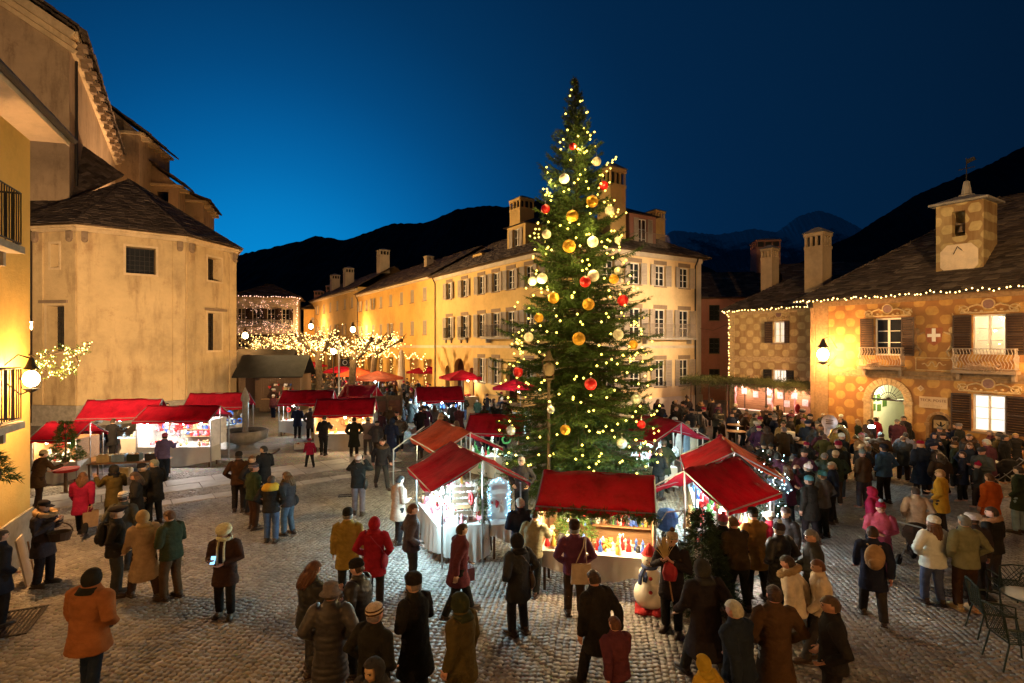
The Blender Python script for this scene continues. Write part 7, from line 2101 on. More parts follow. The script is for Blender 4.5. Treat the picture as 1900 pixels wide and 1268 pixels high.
person(287, 853, 70, 'talk', 'mid', 'black', 'black', 'greyhair', 'grey', 'person with short grey hair in a long black coat, turned to the left', 1.8)
person(262, 862, -60, 'rest', 'mid', 'black', 'black', 'beanie', 'black', 'person in black with a black hat facing the grey-haired man', 1.7)
person(304, 806, 8, 'reach', 'jacket', 'violet', 'navy', 'beanie', 'pink', 'person in a violet jacket and pink hat shopping at the crimson stall', 1.68)
person(70, 838, -20, 'look', 'mid', 'brown', 'darkbrown', 'beanie', 'beige', 'person in a brown coat and beige hat bent over the scarlet stall', 1.72)
a = person(418, 975, 188, 'phone', 'mid', 'darkbrown', 'black', 'fur', 'cream', 'person with a white fur hat and cream scarf looking at a lit phone', 1.68, scarf='cream')
link('hair', hat_mesh('longhair'), a[0], a[1]['head'], color=NC['chestnut'])
ph = held(a, 'r', phone_b(), 'phone', M['screen'], 'phone with blue screen held by the person in the white fur hat', 'phone', rot=(math.radians(-35), 0, math.radians(8)))
person(443, 840, 15, 'pocket', 'jacket', 'darkbrown', 'black', 'beanie', 'black', 'person in a dark brown leather jacket, left of the yellow-hooded group', 1.78)
person(490, 828, 60, 'talk', 'mid', 'black', 'black', 'hair', 'black', 'tall person in a long black coat at the back of the yellow-hooded group', 1.8)
person(466, 846, -100, 'pocket', 'jacket', 'black', 'black', 'hair', 'chestnut', 'person with reddish hair half hidden behind the leather jacket', 1.72)
person(470, 862, -35, 'talk2', 'jacket', 'green', 'darkbrown', 'beanie', 'charcoal', 'person in a bottle green jacket with patterned dark hat', 1.76, hatcol2='grey')
a = person(503, 884, 5, 'pocket', 'jacket', 'black', 'jeans', 'hair', 'darkbrown', 'person with a yellow hood over a black jacket, blue jeans, seen from behind', 1.68)
hd = MB(); hd.lathe([(.20, -.08), (.20, -.02), (.15, .06), (.10, .09)], (0, -.02, 0), 16); link('hood', hd.mesh('hood', M['cloth'], True), a[0], a[1]['neck'] - Vector((0, 0, .02)), color=NC['yellow'])
a = person(535, 876, 80, 'belly', 'jacket', 'charcoal', 'jeans', 'longhair', 'chestnut', 'person with brown scarf and long hair in jeans, right end of the yellow-hooded group', 1.66, scarf='brown'); sling(a, 'black', 'black shoulder bag of the person with the brown scarf')
person(575, 815, 40, 'walk', 'jacket', 'crimson', 'black', 'beanie', 'crimson', 'small child in a raspberry snow suit', 1.18)
person(600, 773, 0, 'look', 'jacket', 'black', 'black', 'hair', 'darkbrown', 'person in black bent toward the warm crimson stall', 1.76)
person(657, 775, 20, 'pocket', 'long', 'black', 'black', 'hair', 'darkbrown', 'person in a long black coat at the right end of the warm crimson stall', 1.74)
person(683, 776, 30, 'belly', 'puffer', 'grey', 'darkgrey', 'beanie', 'grey', 'person in a grey quilted jacket beside the long black coat', 1.68)
a = person(665, 845, 5, 'photo', 'jacket', 'black', 'grey', 'beanie', 'cream', 'person in a cream hat taking a photo with both arms raised', 1.76); sling(a, 'black', 'black bag on the back of the photographer in the cream hat')
held(a, 'r', camera_b(), 'photo_camera', M['iron'], 'camera raised by the photographer in the cream hat', 'camera', (-.05, 0, .02))
person(708, 814, -150, 'walk', 'jacket', 'black', 'charcoal', 'furhood', 'brown', 'person striding toward the camera in a black jacket with brown fur collar', 1.74)
person(737, 764, 175, 'rest', 'jacket', 'black', 'tan', 'hair', 'black', 'person in a black jacket and tan trousers walking toward us, alone', 1.78)
person(739, 884, -50, 'belly', 'mid', 'beige', 'black', 'hair', 'black', 'slim person in a belted beige coat and black leggings at the cold-lit stall', 1.7)
person(763, 936, -70, 'pocket', 'jacket', 'darkgrey', 'charcoal', 'greyhair', 'chestnut', 'person in a slate jacket with hands in pockets facing the cold-lit stall', 1.74)
person(645, 946, 5, 'rest', 'mid', 'mustard', 'black', 'beanie', 'black', 'person in a mustard coat and black hat seen from behind', 1.76)
a = person(694, 962, 0, 'pocket', 'mid', 'red', 'black', 'hood', 'red', 'person in a red hooded coat seen from behind', 1.68); sling(a, 'crimson', 'red shoulder bag of the person in the red hooded coat')
person(575, 1044, -45, 'phone', 'puffer', 'black', 'charcoal', 'longhair', 'chestnut', 'person with brown hair in a shiny black quilted jacket reading a paper', 1.7)
a = person(613, 1088, 8, 'pocket', 'longpuffer', 'charcoal', 'jeans', 'bucket', 'grey', 'person in a grey knitted bucket hat and long dark quilted coat, from behind', 1.7); bag(a, 'hand', 'black', 'slouchy black handbag of the person in the bucket hat', 'l')
person(668, 1042, 75, 'phone', 'puffer', 'black', 'black', 'beanie', 'black', 'person in a black hat and black quilted coat facing left', 1.72)
person(693, 1126, -30, 'pocket', 'jacket', 'black', 'charcoal', 'beanie', 'cream', 'person in a cream and brown patterned knit hat', 1.72, hatcol2='brown')
person(697, 1222, 150, 'pocket', 'jacket', 'charcoal', 'black', 'hood', 'charcoal', 'person in a dark hood looking up at the bottom of the picture', 1.68)
person(771, 1072, 55, 'belly', 'long', 'black', 'charcoal', 'slouch', 'black', 'person in a long black overcoat and black hat with a bare hand at the chest', 1.76)
a = person(857, 1104, 60, 'rest', 'mid', 'olive', 'brown', 'hood', 'green', 'person in an olive parka with a dark hood up', 1.74)
a = person(850, 974, -60, 'walk', 'mid', 'plum', 'black', 'hair', 'darkbrown', 'person in a dark plum coat walking right past the trestle table', 1.7)
gl = MB(); gl.bb(-.11, .11, -.07, .07, -.30, -.06); gl.tube([(-.08, 0, -.06), (0, 0, .04), (.08, 0, -.06)], .008, 4)
gb = held(a, 'l', gl, 'gift_bag', M['goods'], 'gift bag with blue lights carried beside the dark plum coat', 'bag', color=NC['plum'])
link('bulbs', bulb_mesh([(.08 * math.sin(i * 2.1), -.085, -.18 + .08 * math.cos(i * 1.7)) for i in range(9)], .012, M['bulb_blue']), gb, kind='stuff')
a = person(962, 993, 40, 'pocket', 'mid', 'charcoal', 'charcoal', 'hood', 'black', 'person in a dark jacket with cross-body strap left of the front stall', 1.72); sling(a, 'darkbrown', 'dark cross-body bag of the person left of the front stall')
a = person(1066, 972, 0, 'pocket', 'jacket', 'purple', 'darkbrown', 'slouch', 'darkbrown', 'person in a purple jacket and brown hat before the front stall', 1.70)
tb = MB(); tb.add([(-.19, -.03, -.36), (.19, -.03, -.36), (.19, .05, -.36), (-.19, .05, -.36), (-.17, -.01, 0), (.17, -.01, 0), (.17, .03, 0), (-.17, .03, 0)], [(0, 3, 2, 1), (0, 1, 5, 4), (1, 2, 6, 5), (2, 3, 7, 6), (3, 0, 4, 7), (4, 5, 6, 7)])
for x in (-.10, .10): tb.tube([(x, 0, 0), (.06 + x * .2, .03, .30), (.08 + x * .1, .10, .44)], .01, 4)
tb.build('tote_bag', M['goods'], None, a[0].location + Vector((.10, -.20, 1.02)), label='beige patterned tote bag on the shoulder of the purple jacket', cat='bag')
bpy.data.objects['tote_bag'].color = (*NC['beige'], 1)
person(1112, 1064, 35, 'stride', 'mid', 'black', 'black', 'hair', 'darkbrown', 'person in black striding left, right of the purple jacket', 1.72)
person(1145, 1150, 20, 'walk2', 'jacket', 'plum', 'charcoal', 'hair', 'chestnut', 'child with short hair in a dark plum jacket at the bottom of the picture', 1.40)
person(968, 850, 170, 'pocket', 'jacket', 'charcoal', 'black', 'beanie', 'silver', 'person in a grey hat behind the front stall, between it and the blue arch', 1.74)
person(966, 926, 15, 'belly', 'jacket', 'navy', 'black', 'greyhair', 'silver', 'silver-haired person at the left side wall of the front stall', 1.7)
person(988, 950, -25, 'look', 'jacket', 'greygreen', 'black', 'hair', 'darkbrown', 'person in a khaki jacket bending at the left corner of the front stall', 1.66)
a = person(1247, 990, 150, 'chest', 'mid', 'black', 'black', 'pom', 'beige', 'person in a striped beige and brown hat holding a broom beside the snowman', 1.72, hatcol2='brown')
bp = hand_pos(a, 'r')
bw = thing('broom', 'straw broom and red printed bag held beside the snowman', 'broom', bp)
q = MB(); q.tube([(0, 0, -.05), (.1, -.05, -.7)], .014, 5); q.build('handle', M['wood'], bw)
g = np.random.default_rng(1); q = MB()
for i in range(60): dx, dy = g.normal(0, .07), g.normal(0, .05); q.tube([(-.01, 0, -.03), (-.03 + dx * .6, dy * .6, .15), (-.06 + dx * 1.6, dy * 1.6, .36)], [.008, .006, .003], 3)
q.build('bristles', M['straw'] if 'straw' in M else M['goods'], bw)
bag(a, 'spot', 'red', 'red spotted bag hanging from the broom holder', 'l')
person(1310, 1044, 20, 'walk', 'long', 'black', 'charcoal', 'hood', 'charcoal', 'tall person in a long black coat and dark hood walking away, right of the snowman', 1.78, w=1.25)
person(1372, 1120, 30, 'walk2', 'jacket', 'navy', 'charcoal', 'greyhair', 'silver', 'grey-haired person in a dark navy jacket bowing the head, lower right', 1.74)
person(1438, 1090, 0, 'pocket', 'long', 'brown', 'cream', 'hair', 'darkbrown', 'person in a long brown coat with pale trousers, lower right', 1.76)
person(1546, 1108, 70, 'pocket', 'jacket', 'black', 'black', 'hair', 'brown', 'person with brown hair in a plain black jacket at the lower right', 1.74)
person(1476, 1034, 60, 'stride', 'jacket', 'cream', 'jeans', 'furhood', 'tan', 'person in a cream jacket with tan fur collar leaning left', 1.66)
person(1511, 984, 75, 'belly', 'jacket', 'charcoal', 'black', 'greyhair', 'grey', 'grey-haired person with glasses in a dark jacket, hand behind the back', 1.76)
person(1527, 1040, 80, 'walk', 'jacket', 'cream', 'charcoal', 'hair', 'chestnut', 'person in a cream bolero behind the plain black jacket', 1.6)
person(1447, 974, 20, 'pocket', 'longpuffer', 'black', 'black', 'pom', 'charcoal', 'person in a striped dark hat and black quilted coat at the right-hand stall', 1.64, hatcol2='silver')
person(1371, 964, 12, 'look', 'jacket', 'darkbrown', 'black', 'hair', 'chestnut', 'person with chestnut hair in a dark jacket leaning on the right-hand stall', 1.70)
person(1342, 958, -10, 'pocket', 'jacket', 'black', 'black', 'pom', 'pink', 'person in a speckled pink pompom hat at the left corner of the right-hand stall', 1.64)
person(1406, 948, 10, 'look', 'mid', 'mustard', 'black', 'beanie', 'black', 'person in a mustard jacket and black hat at the right-hand stall', 1.74)
person(1430, 953, 30, 'belly', 'jacket', 'red', 'black', 'fur', 'white', 'child in a white hat and red jacket at the right-hand stall', 1.40)
person(1459, 944, 125, 'rest', 'mid', 'charcoal', 'black', 'beanie', 'darkgrey', 'young person in a grey hat turned toward the camera by the right-hand stall', 1.6)
person(1313, 1222, 40, 'walk', 'jacket', 'yellow', 'charcoal', 'hood', 'yellow', 'child in a bright yellow hooded jacket at the bottom edge', 1.25)
a = person(1620, 980, -25, 'walk', 'mid', 'navy', 'charcoal', 'hair', 'darkbrown', 'person with a big tan backpack walking away on the right', 1.7); pack(a, 'tan', 'big tan backpack on the person walking away at the right')
person(1634, 934, 150, 'belly', 'mid', 'pink', 'plum', 'pom', 'crimson', 'person in a raspberry parka and pompom hat behind the tan backpack', 1.62, hatcol2='paleblue')
a = person(1731, 960, 5, 'hip', 'puffer', 'white', 'jeans', 'beanie', 'white', 'person with long brown hair in a white vest and white hat', 1.68)
link('hair', hat_mesh('longhair'), a[0], a[1]['head'] - Vector((0, .02, .04)), color=NC['chestnut'])
person(1792, 958, 0, 'pocket', 'jacket', 'greygreen', 'darkbrown', 'greyhair', 'grey', 'broad person in a khaki jacket and tan shoes by the metal chairs', 1.78, shoe='straw')
person(1806, 955, -20, 'rest', 'jacket', 'charcoal', 'black', 'fur', 'white', 'person in a white fur hat right behind the khaki jacket', 1.66)
a = person(1842, 942, 20, 'talk', 'jacket', 'black', 'charcoal', 'furhood', 'tan', 'person in black with a pale fur collar near the right edge', 1.70)
person(1893, 866, 25, 'pocket', 'mid', 'green', 'paleblue', 'hair', 'darkbrown', 'person in a dark green coat and light jeans at the right edge', 1.78)
person(1641, 826, 15, 'pocket', 'jacket', 'blue', 'black', 'beanie', 'navy', 'large person in a deep blue jacket before the arched doorway', 1.84)
person(1626, 775, 20, 'rest', 'jacket', 'red', 'black', 'hair', 'darkbrown', 'person in a red jacket at the doorway holding up a bright lamp', 1.74)
person(1746, 872, 35, 'talk', 'mid', 'yellow', 'charcoal', 'hair', 'blonde', 'person in a yellow jacket with fair hair in the right-hand crowd', 1.72)
person(1442, 868, 20, 'pocket', 'puffer', 'paleblue', 'black', 'furhood', 'tan', 'person in an ice blue quilted jacket behind the big red roof', 1.72)
person(1462, 864, 10, 'pocket', 'mid', 'plum', 'black', 'longhair', 'chestnut', 'person in a dark plum coat right of the ice blue jacket', 1.68)
person(1232, 818, 10, 'pocket', 'mid', 'green', 'black', 'beanie', 'darkgrey', 'person in a dark green coat at the maroon-roofed stall', 1.76)
person(1498, 862, 30, 'photo', 'jacket', 'black', 'black', 'pom', 'white', 'person in a white pompom hat in the crowd, arms raised', 1.66)
person(1505, 886, 20, 'reach', 'mid', 'black', 'black', 'beanie', 'teal', 'person in a teal hat and black coat with a pale strap', 1.66)
person(1527, 876, 30, 'pocket', 'jacket', 'darkgrey', 'black', 'beanie', 'teal', 'person in a pale teal hat and slate jacket', 1.7)
person(1545, 858, 60, 'talk', 'jacket', 'navy', 'black', 'hair', 'silver', 'silver-haired person in navy facing left in the crowd', 1.72)
person(1620, 905, 40, 'pocket', 'jacket', 'crimson', 'navy', 'hood', 'crimson', 'person with a crimson hood in the right-hand crowd', 1.62)
person(1700, 905, -10, 'pocket', 'jacket', 'beige', 'black', 'hair', 'darkbrown', 'person in a beige quilted jacket in the right-hand crowd', 1.62)
person(1838, 880, 10, 'rest', 'mid', 'orange', 'black', 'hair', 'chestnut', 'person in an orange coat beside the white bistro table', 1.68)
person(177, 783, 5, 'pocket', 'mid', 'navy', 'charcoal', 'hair', 'black', 'seller in dark blue behind the scarlet stall, left one', 1.76)
person(207, 778, -10, 'reach', 'mid', 'black', 'black', 'hair', 'darkbrown', 'seller in black behind the scarlet stall, right one', 1.78)
person(296, 742, 170, 'pocket', 'jacket', 'charcoal', 'black', 'beanie', 'black', 'person in a black hat standing against the chapel wall', 1.74)
person(311, 748, 165, 'pocket', 'jacket', 'charcoal', 'black', 'hair', 'darkbrown', 'bare-headed person standing against the chapel wall', 1.70)
person(397, 762, 20, 'pocket', 'mid', 'darkgrey', 'navy', 'hair', 'darkbrown', 'person in a dark coat between the crimson stall and the fountain', 1.76)
person(552, 754, 10, 'belly', 'mid', 'navy', 'black', 'hair', 'grey', 'person in navy at the counter left of the warm crimson stall', 1.7)
person(576, 757, 30, 'pocket', 'mid', 'darkgrey', 'black', 'hair', 'darkbrown', 'person in dark grey just left of the warm crimson stall', 1.68)
person(780, 757, 5, 'look', 'jacket', 'black', 'black', 'hair', 'black', 'person in black before the blazing white-lit stall', 1.76)
person(806, 752, 10, 'belly', 'jacket', 'grey', 'charcoal', 'longhair', 'chestnut', 'long-haired person in grey before the blazing white-lit stall', 1.68)
person(754, 690, 0, 'walk', 'mid', 'orange', 'navy', 'hair', 'darkbrown', 'person in a bright orange jacket up the street', 1.76)
person(1222, 832, -40, 'belly', 'jacket', 'black', 'charcoal', 'hair', 'darkbrown', 'person in black half behind the white clothes frame', 1.66)
# ---- musicians and the filled crowd
HAT = ['beanie', 'hair', 'longhair', 'hood', 'cap', 'pom', 'hair', 'greyhair', 'fur', 'furhood', 'beanie', 'bun']
COLS = ['black', 'charcoal', 'navy', 'darkbrown', 'brown', 'darkgrey', 'green', 'black', 'charcoal', 'plum', 'olive', 'black', 'charcoal', 'navy', 'grey', 'black', 'darkbrown', 'purple']
HC = dict(hair=['darkbrown', 'chestnut', 'black', 'blonde'], longhair=['chestnut', 'darkbrown', 'blonde', 'black'], bun=['chestnut', 'darkbrown', 'blonde'], greyhair=['grey', 'silver'], furhood=['tan', 'brown', 'beige'])
HN = dict(beanie='{} knit hat', hair='{} hair', longhair='long {} hair', hood='{} hood up', cap='{} cap', pom='{} pompom hat', greyhair='{} short hair', fur='{} fur hat', furhood='{} fur collar', bun='{} bun')
CN = dict(jacket='jacket', mid='coat', long='long coat', puffer='quilted jacket', longpuffer='long quilted coat')
used = set()
def crowd(pts, zone, faces, poses=('rest', 'pocket', 'talk', 'talk2', 'belly', 'hip', 'chest', 'look', 'phone', 'stride'), seed=1, hats=HAT, cols=COLS, simple=True):
 g = random.Random(seed)
 for (x, y) in pts:
  for _ in range(60):
   ck = g.choice(['jacket', 'mid', 'puffer', 'jacket', 'mid', 'long']); cc = g.choice(cols); ht = g.choice(hats); hc = g.choice(HC.get(ht, ['black', 'grey', 'cream', 'charcoal', 'navy', 'crimson', 'brown', 'white', 'darkgrey']))
   if ht == 'hood': hc = cc
   dk = lambda q: q.replace('dark', 'dark-') if q in ('darkbrown', 'darkgrey') else q
   lab = f'person in a {dk(cc)} {CN[ck]} with {HN[ht].format(dk(hc))} {zone}'
   if lab not in used: break
  used.add(lab)
  f = faces(x, y) if callable(faces) else faces
  person(0, 0, f + (g.uniform(-40, 40) if g.random() < .72 else g.uniform(0, 360)), g.choice(poses), ck, cc, g.choice(['black', 'charcoal', 'navy', 'jeans', 'darkbrown', 'darkgrey']), ht, hc, lab, g.uniform(1.56, 1.86) if g.random() < .9 else g.uniform(1.15, 1.4), at=(x, y), group='crowd ' + zone, simple=simple, w=g.uniform(1.04, 1.28))
def scatter(n, inside, box, seed, dmin=.52, tries=6000):
 g = random.Random(seed); out = []
 for _ in range(tries):
  if len(out) >= n: break
  x = g.uniform(box[0], box[1]); y = g.uniform(box[2], box[3])
  if not inside(x, y): continue
  if any((x - a) ** 2 + (y - b) ** 2 < dmin ** 2 for a, b in PEOPLE) or any((x - a) ** 2 + (y - b) ** 2 < dmin ** 2 for a, b in out): continue
  out.append((x, y))
 return out
def local(x, y): d = Vector((x - S.o.x, y - S.o.y)); return d.x * S.c + d.y * S.s, -d.x * S.s + d.y * S.c
def pix(x, y, z=0): return 950 + F * x / y, HV + F * (CAMH - z) / y
def far_from_stalls(x, y):
 for o, a, w, d in ((S3.location, S3.rotation_euler.z, 2.2, 1.5), (S3b.location, S3b.rotation_euler.z, 2.45, 1.8), (S4.location, S4.rotation_euler.z, 2.5, 1.8)):
  c, s = math.cos(-a), math.sin(-a); dx, dy = x - o.x, y - o.y
  lx, ly = dx * c - dy * s, dx * s + dy * c
  if -.3 < lx < w + .3 and -.35 < ly < d + .35: return False
 return True
def in_right(x, y):
 lx, ly = local(x, y); u, v = pix(x, y)
 return lx < 6.75 and 16.2 < y < 34 and x > 6.6 and u < 1895 and v < 640 + 5100 / 15.6 - max(0, (u - 1560)) * .02 and far_from_stalls(x, y) and not (lx > 5.6 and 1640 < u < 1676)
def to_band(x, y):
 t = Vector((14.2, 25.3)) - Vector((x, y)); return math.degrees(math.atan2(-t.x, t.y))
pts = scatter(128, in_right, (6, 21, 16, 34), 21, .46, 20000)
crowd([p for p in pts if pix(*p)[0] < 1480], 'near the fir pergola', to_band, seed=31)
crowd([p for p in pts if 1480 <= pix(*p)[0] < 1640], 'listening to the band', to_band, seed=32)
crowd([p for p in pts if pix(*p)[0] >= 1640], 'before the notice niche', to_band, seed=33)
def in_mid(x, y):
 u, v = pix(x, y); lx, ly = local(x, y)
 return 690 < u < 940 and 23 < y < 37 and lx < -.8 and not (-5.8 < x < -2.2 and 30.5 < y < 33.5)
crowd(scatter(44, in_mid, (-10, 0, 23, 37), 22, .5), 'in the lane by the tree', 0, ('rest', 'pocket', 'walk', 'walk2', 'talk', 'belly'), 34)
def in_up(x, y):
 u, v = pix(x, y); lx, ly = local(x, y)
 return 470 < u < 800 and 44 < y < 56 and lx < -1.2
crowd(scatter(16, in_up, (-34, -5, 44, 56), 23, .8), 'under the plane trees', 0, ('rest', 'pocket', 'walk', 'walk2', 'talk'), 35)
def in_row(x, y):
 u, v = pix(x, y)
 return 500 < u < 720 and 34.5 < y < 44
crowd(scatter(9, in_row, (-20, -8, 34, 44), 24, .8), 'behind the crimson stalls', 30, ('rest', 'pocket', 'talk'), 36)
BAND = []
for i, (u, v, c) in enumerate([(1453, 783, 'bare-headed player in a tan poncho with a drum, left of the band'), (1490, 778, 'player in a tan poncho and red and white cap, in the middle of the band'), (1522, 788, 'player in a tan poncho beside the lit hut, facing right'), (1549, 794, 'player in a tan poncho carrying the sousaphone'), (1598, 806, 'trombone player in a tan poncho near the doorway')]):
 p = person(u, v, 165 + i * 7, 'chest', 'mid', 'mustard' if i % 2 else 'beige', 'darkbrown', 'beanie' if i in (1, 3, 4) else 'hair', 'pink' if i in (1, 3, 4) else 'darkbrown', c, 1.72, hatcol2='white' if i in (1, 3, 4) else None); BAND.append(p)
M['far_cloth'] = None
def far_crowd():
 t = NT('far_crowd_cloth'); at = t.n('ShaderNodeAttribute'); at.attribute_name = 'cloth'; M['far_cloth'] = t.fin(at.outputs['Color'], .9, 0, .1)
 def far_ok(x, y):
  u, v = pix(x, y); lx, ly = local(x, y)
  return 460 < u < 945 and 36 < y < 75 and lx < -1.0 and (u > 640 or y > 47) and not (u < 560 and y < 50)
 g = random.Random(77); b = MB(); cols = []
 def seg(c, *a, **k_): n = len(b.f); b.tube(*a, **k_); cols.extend([c] * (len(b.f) - n))
 for x, y in scatter(170, far_ok, (-35, 0, 36, 75), 41, .6):
  h = g.uniform(.92, 1.06); a = g.uniform(0, 6.28); ca, sa = math.cos(a), math.sin(a); R = lambda px, py, pz: (x + (px * ca - py * sa) * h, y + (px * sa + py * ca) * h, pz * h + .004)
  cc = jit(NC[g.choice(COLS)]); tc = NC[g.choice(['black', 'charcoal', 'navy'])]; hc = NC[g.choice(['black', 'chestnut', 'grey', 'cream', 'crimson', 'navy'])]; st = g.uniform(-.2, .2)
  for s in (-1, 1): seg(tc, [R(s * .1, st * s + .08, .03), R(s * .1, st * s, .08), R(s * .1, st * s * .5 + .02, .5), R(s * .1, 0, .9)], [.05, .06, .075, .09], 6)
  seg(cc, [R(0, 0, .70), R(0, 0, .95), R(0, .01, 1.2), R(0, .02, 1.38), R(0, .02, 1.5)], [.19, .19, .18, .19, .09], 9, flat=.75)
  for s in (-1, 1): seg(cc, [R(s * .2, .01, 1.4), R(s * .26, .03, 1.14), R(s * .22, .16, .95)], [.07, .06, .045], 6); seg(SK[0], [R(s * .22, .16, .95), R(s * .2, .22, .89)], [.035, .02], 5)
  seg(SK[g.randrange(3)], [R(0, .03, 1.48), R(0, .045, 1.54), R(0, .045, 1.63), R(0, .03, 1.70)], [.055, .08, .085, .05], 8); seg(hc, [R(0, .0, 1.58), R(0, .015, 1.66), R(0, .02, 1.73), R(0, .02, 1.76)], [.088, .10, .085, .03], 8)
 me = b.mesh('crowd', M['far_cloth'], True); A = me.attributes.new('cloth', 'FLOAT_COLOR', 'FACE'); A.data.foreach_set('color', [q for c in cols for q in (*c[:3], 1)])
 link('crowd', me, None, label='distant crowd filling the street between the stalls and plane trees', cat='crowd', kind='stuff')
far_crowd()
# ------------------------------------------------------------------ snowman, fountain, furniture and other single things
def snowman():
 p = G(1205, 1128); t = thing('snowman', 'snowman figure with blue scarf and red hat on a red board', 'snowman', p, math.radians(-14))
 b = MB(); b.lathe([(.05, .06), (.30, .10), (.38, .25), (.40, .40), (.36, .55), (.25, .68), (.24, .74), (.27, .82), (.26, .95), (.19, 1.06), (.12, 1.10), (.17, 1.16), (.205, 1.27), (.19, 1.38), (.10, 1.47), (.01, 1.49)], n=22); b.build('body', M['snow'], t, smooth=True)
 q = MB(); q.bb(-.36, .36, -.46, .25, 0, .055); q.ball((-.16, -.42, .08), (.12, .16, .08), 9, 6); q.ball((.18, -.42, .08), (.12, .16, .08), 9, 6); q.build('base_board', M['red_felt'], t)
 h = MB(); h.lathe([(.19, 1.385), (.20, 1.42), (.17, 1.43), (.15, 1.50), (.09, 1.62), (.02, 1.70)], (.0, .02, 0), 14); h.build('hat', M['red_felt'], t)
 s = MB(); s.tube([(.165 * math.cos(a), .165 * math.sin(a), 1.10) for a in np.linspace(0, 2 * pi, 18)], .05, 7, cap=False); s.tube([(-.14, -.12, 1.08), (-.22, -.22, .92), (-.24, -.26, .70)], [.06, .065, .06], 6, flat=.4); s.tube([(-.06, -.15, 1.06), (-.10, -.26, .90), (-.12, -.28, .78)], [.05, .06, .05], 6, flat=.4); s.build('scarf', M['scarf_blue'], t)
 for z, y in ((.88, -.275), (.56, -.36)): q = MB(); q.ball((.03, y, z), (.05, .03, .05), 9, 6); q.build('button', M['red_felt'], t)
 t.scale = (.74, .74, .72)
 for x in (-.07, .07): q = MB(); q.ball((x, -.175, 1.32), (.034, .02, .034), 9, 6); q.ball((x + .008, -.19, 1.318), (.018, .012, .018), 7, 5, 1); q.build('eye', [M['white_paint'], M['black_paint']], t)
 q = MB(); q.tube([(0, -.18, 1.27), (.02, -.27, 1.245)], [.028, .006], 7); q.build('nose', M['orange_canvas'], t)
 q = MB(); q.tube([(.09 * math.cos(a), -.185, 1.245 + .07 * math.sin(a)) for a in np.linspace(pi * 1.1, pi * 1.9, 9)], .008, 4); q.build('mouth', M['black_paint'], t)
M['snow'] = m_plain('snow_fleece', (.74, .68, .58), .9, 0, .1, .06, 8, .4)
M['red_felt'] = m_plain('red_felt', (.36, .03, .03), .9, 0, .1, .15, 9, .3)
M['scarf_blue'] = m_plain('blue_wool', (.05, .07, .15), .9, 0, .1, .2, 14, .4)
snowman()
def fountain():
 p = G(455, 838); t = thing('stone_fountain', 'round stone fountain bowl with a pillar in its middle', 'fountain', p)
 b = MB(); b.lathe([(.70, 0), (.66, .12), (.42, .2), (.36, .34), (.5, .42), (.95, .60), (1.02, .95), (1.0, 1.02), (.90, 1.02), (.86, .70), (.1, .62)], n=28); b.build('bowl', M['stone'], t, smooth=True)
 q = MB(); q.lathe([(.17, .62), (.17, .9), (.13, .95), (.12, 2.3), (.19, 2.4), (.19, 2.55), (.1, 2.8), (.02, 3.0)], n=12); q.build('pillar', M['stone'], t)
 w = MB(); w.lathe([(.86, .84), (.0, .841)], n=24); w.build('water', M['glass_dark'], t)
 s = MB(); s.lathe([(1.5, 0), (1.5, .12), (.72, .125)], n=24); s.build('step', M['stone'], t)
fountain()
def high_table(u, v, label, r=.36, h=1.08, y=None, candle=True, top=None):
 p = G(u, v, h) if y is None else PY(u, v, y); t = thing('high_table', label, 'table', (p.x, p.y, 0), group='standing tables')
 b = MB(); b.lathe([(r, 0), (r + .01, .015), (r, .03)], (0, 0, h - .03), 20); b.build('table_top', top or M['wood'], t)
 b = MB(); b.lathe([(.22, 0), (.22, .02), (.035, .04), (.035, h - .05)], n=12); b.build('leg', M['metal'], t)
 if candle:
  c = thing('candle', 'lit candle on the ' + label, 'candle', (p.x + .08, p.y, h)); q = MB(); q.lathe([(.035, 0), (.035, .09)], n=8); q.build('wax', M['white_paint'], c); q = MB(); q.lathe([(.004, .09), (.02, .115), (.002, .16)], n=7); q.build('flame', M['lamp_warm'], c); lamp_light('candle_light', Vector((p.x + .08, p.y, h + .22)), 5, WARM, c, .04)
high_table(1366, 800, 'wooden standing table nearest the pergola with a candle', .42); high_table(1367, 779, 'wooden standing table among the crowd at the pergola', .45, y=27)
high_table(1500, 822, 'wooden standing table before the band', .45); high_table(1541, 794, 'small standing table beside the lit hut', .3, candle=False)
high_table(1808, 852, 'big white standing table by the painted wall at the right', .62, 1.02, top=M['white_paint'], candle=False)
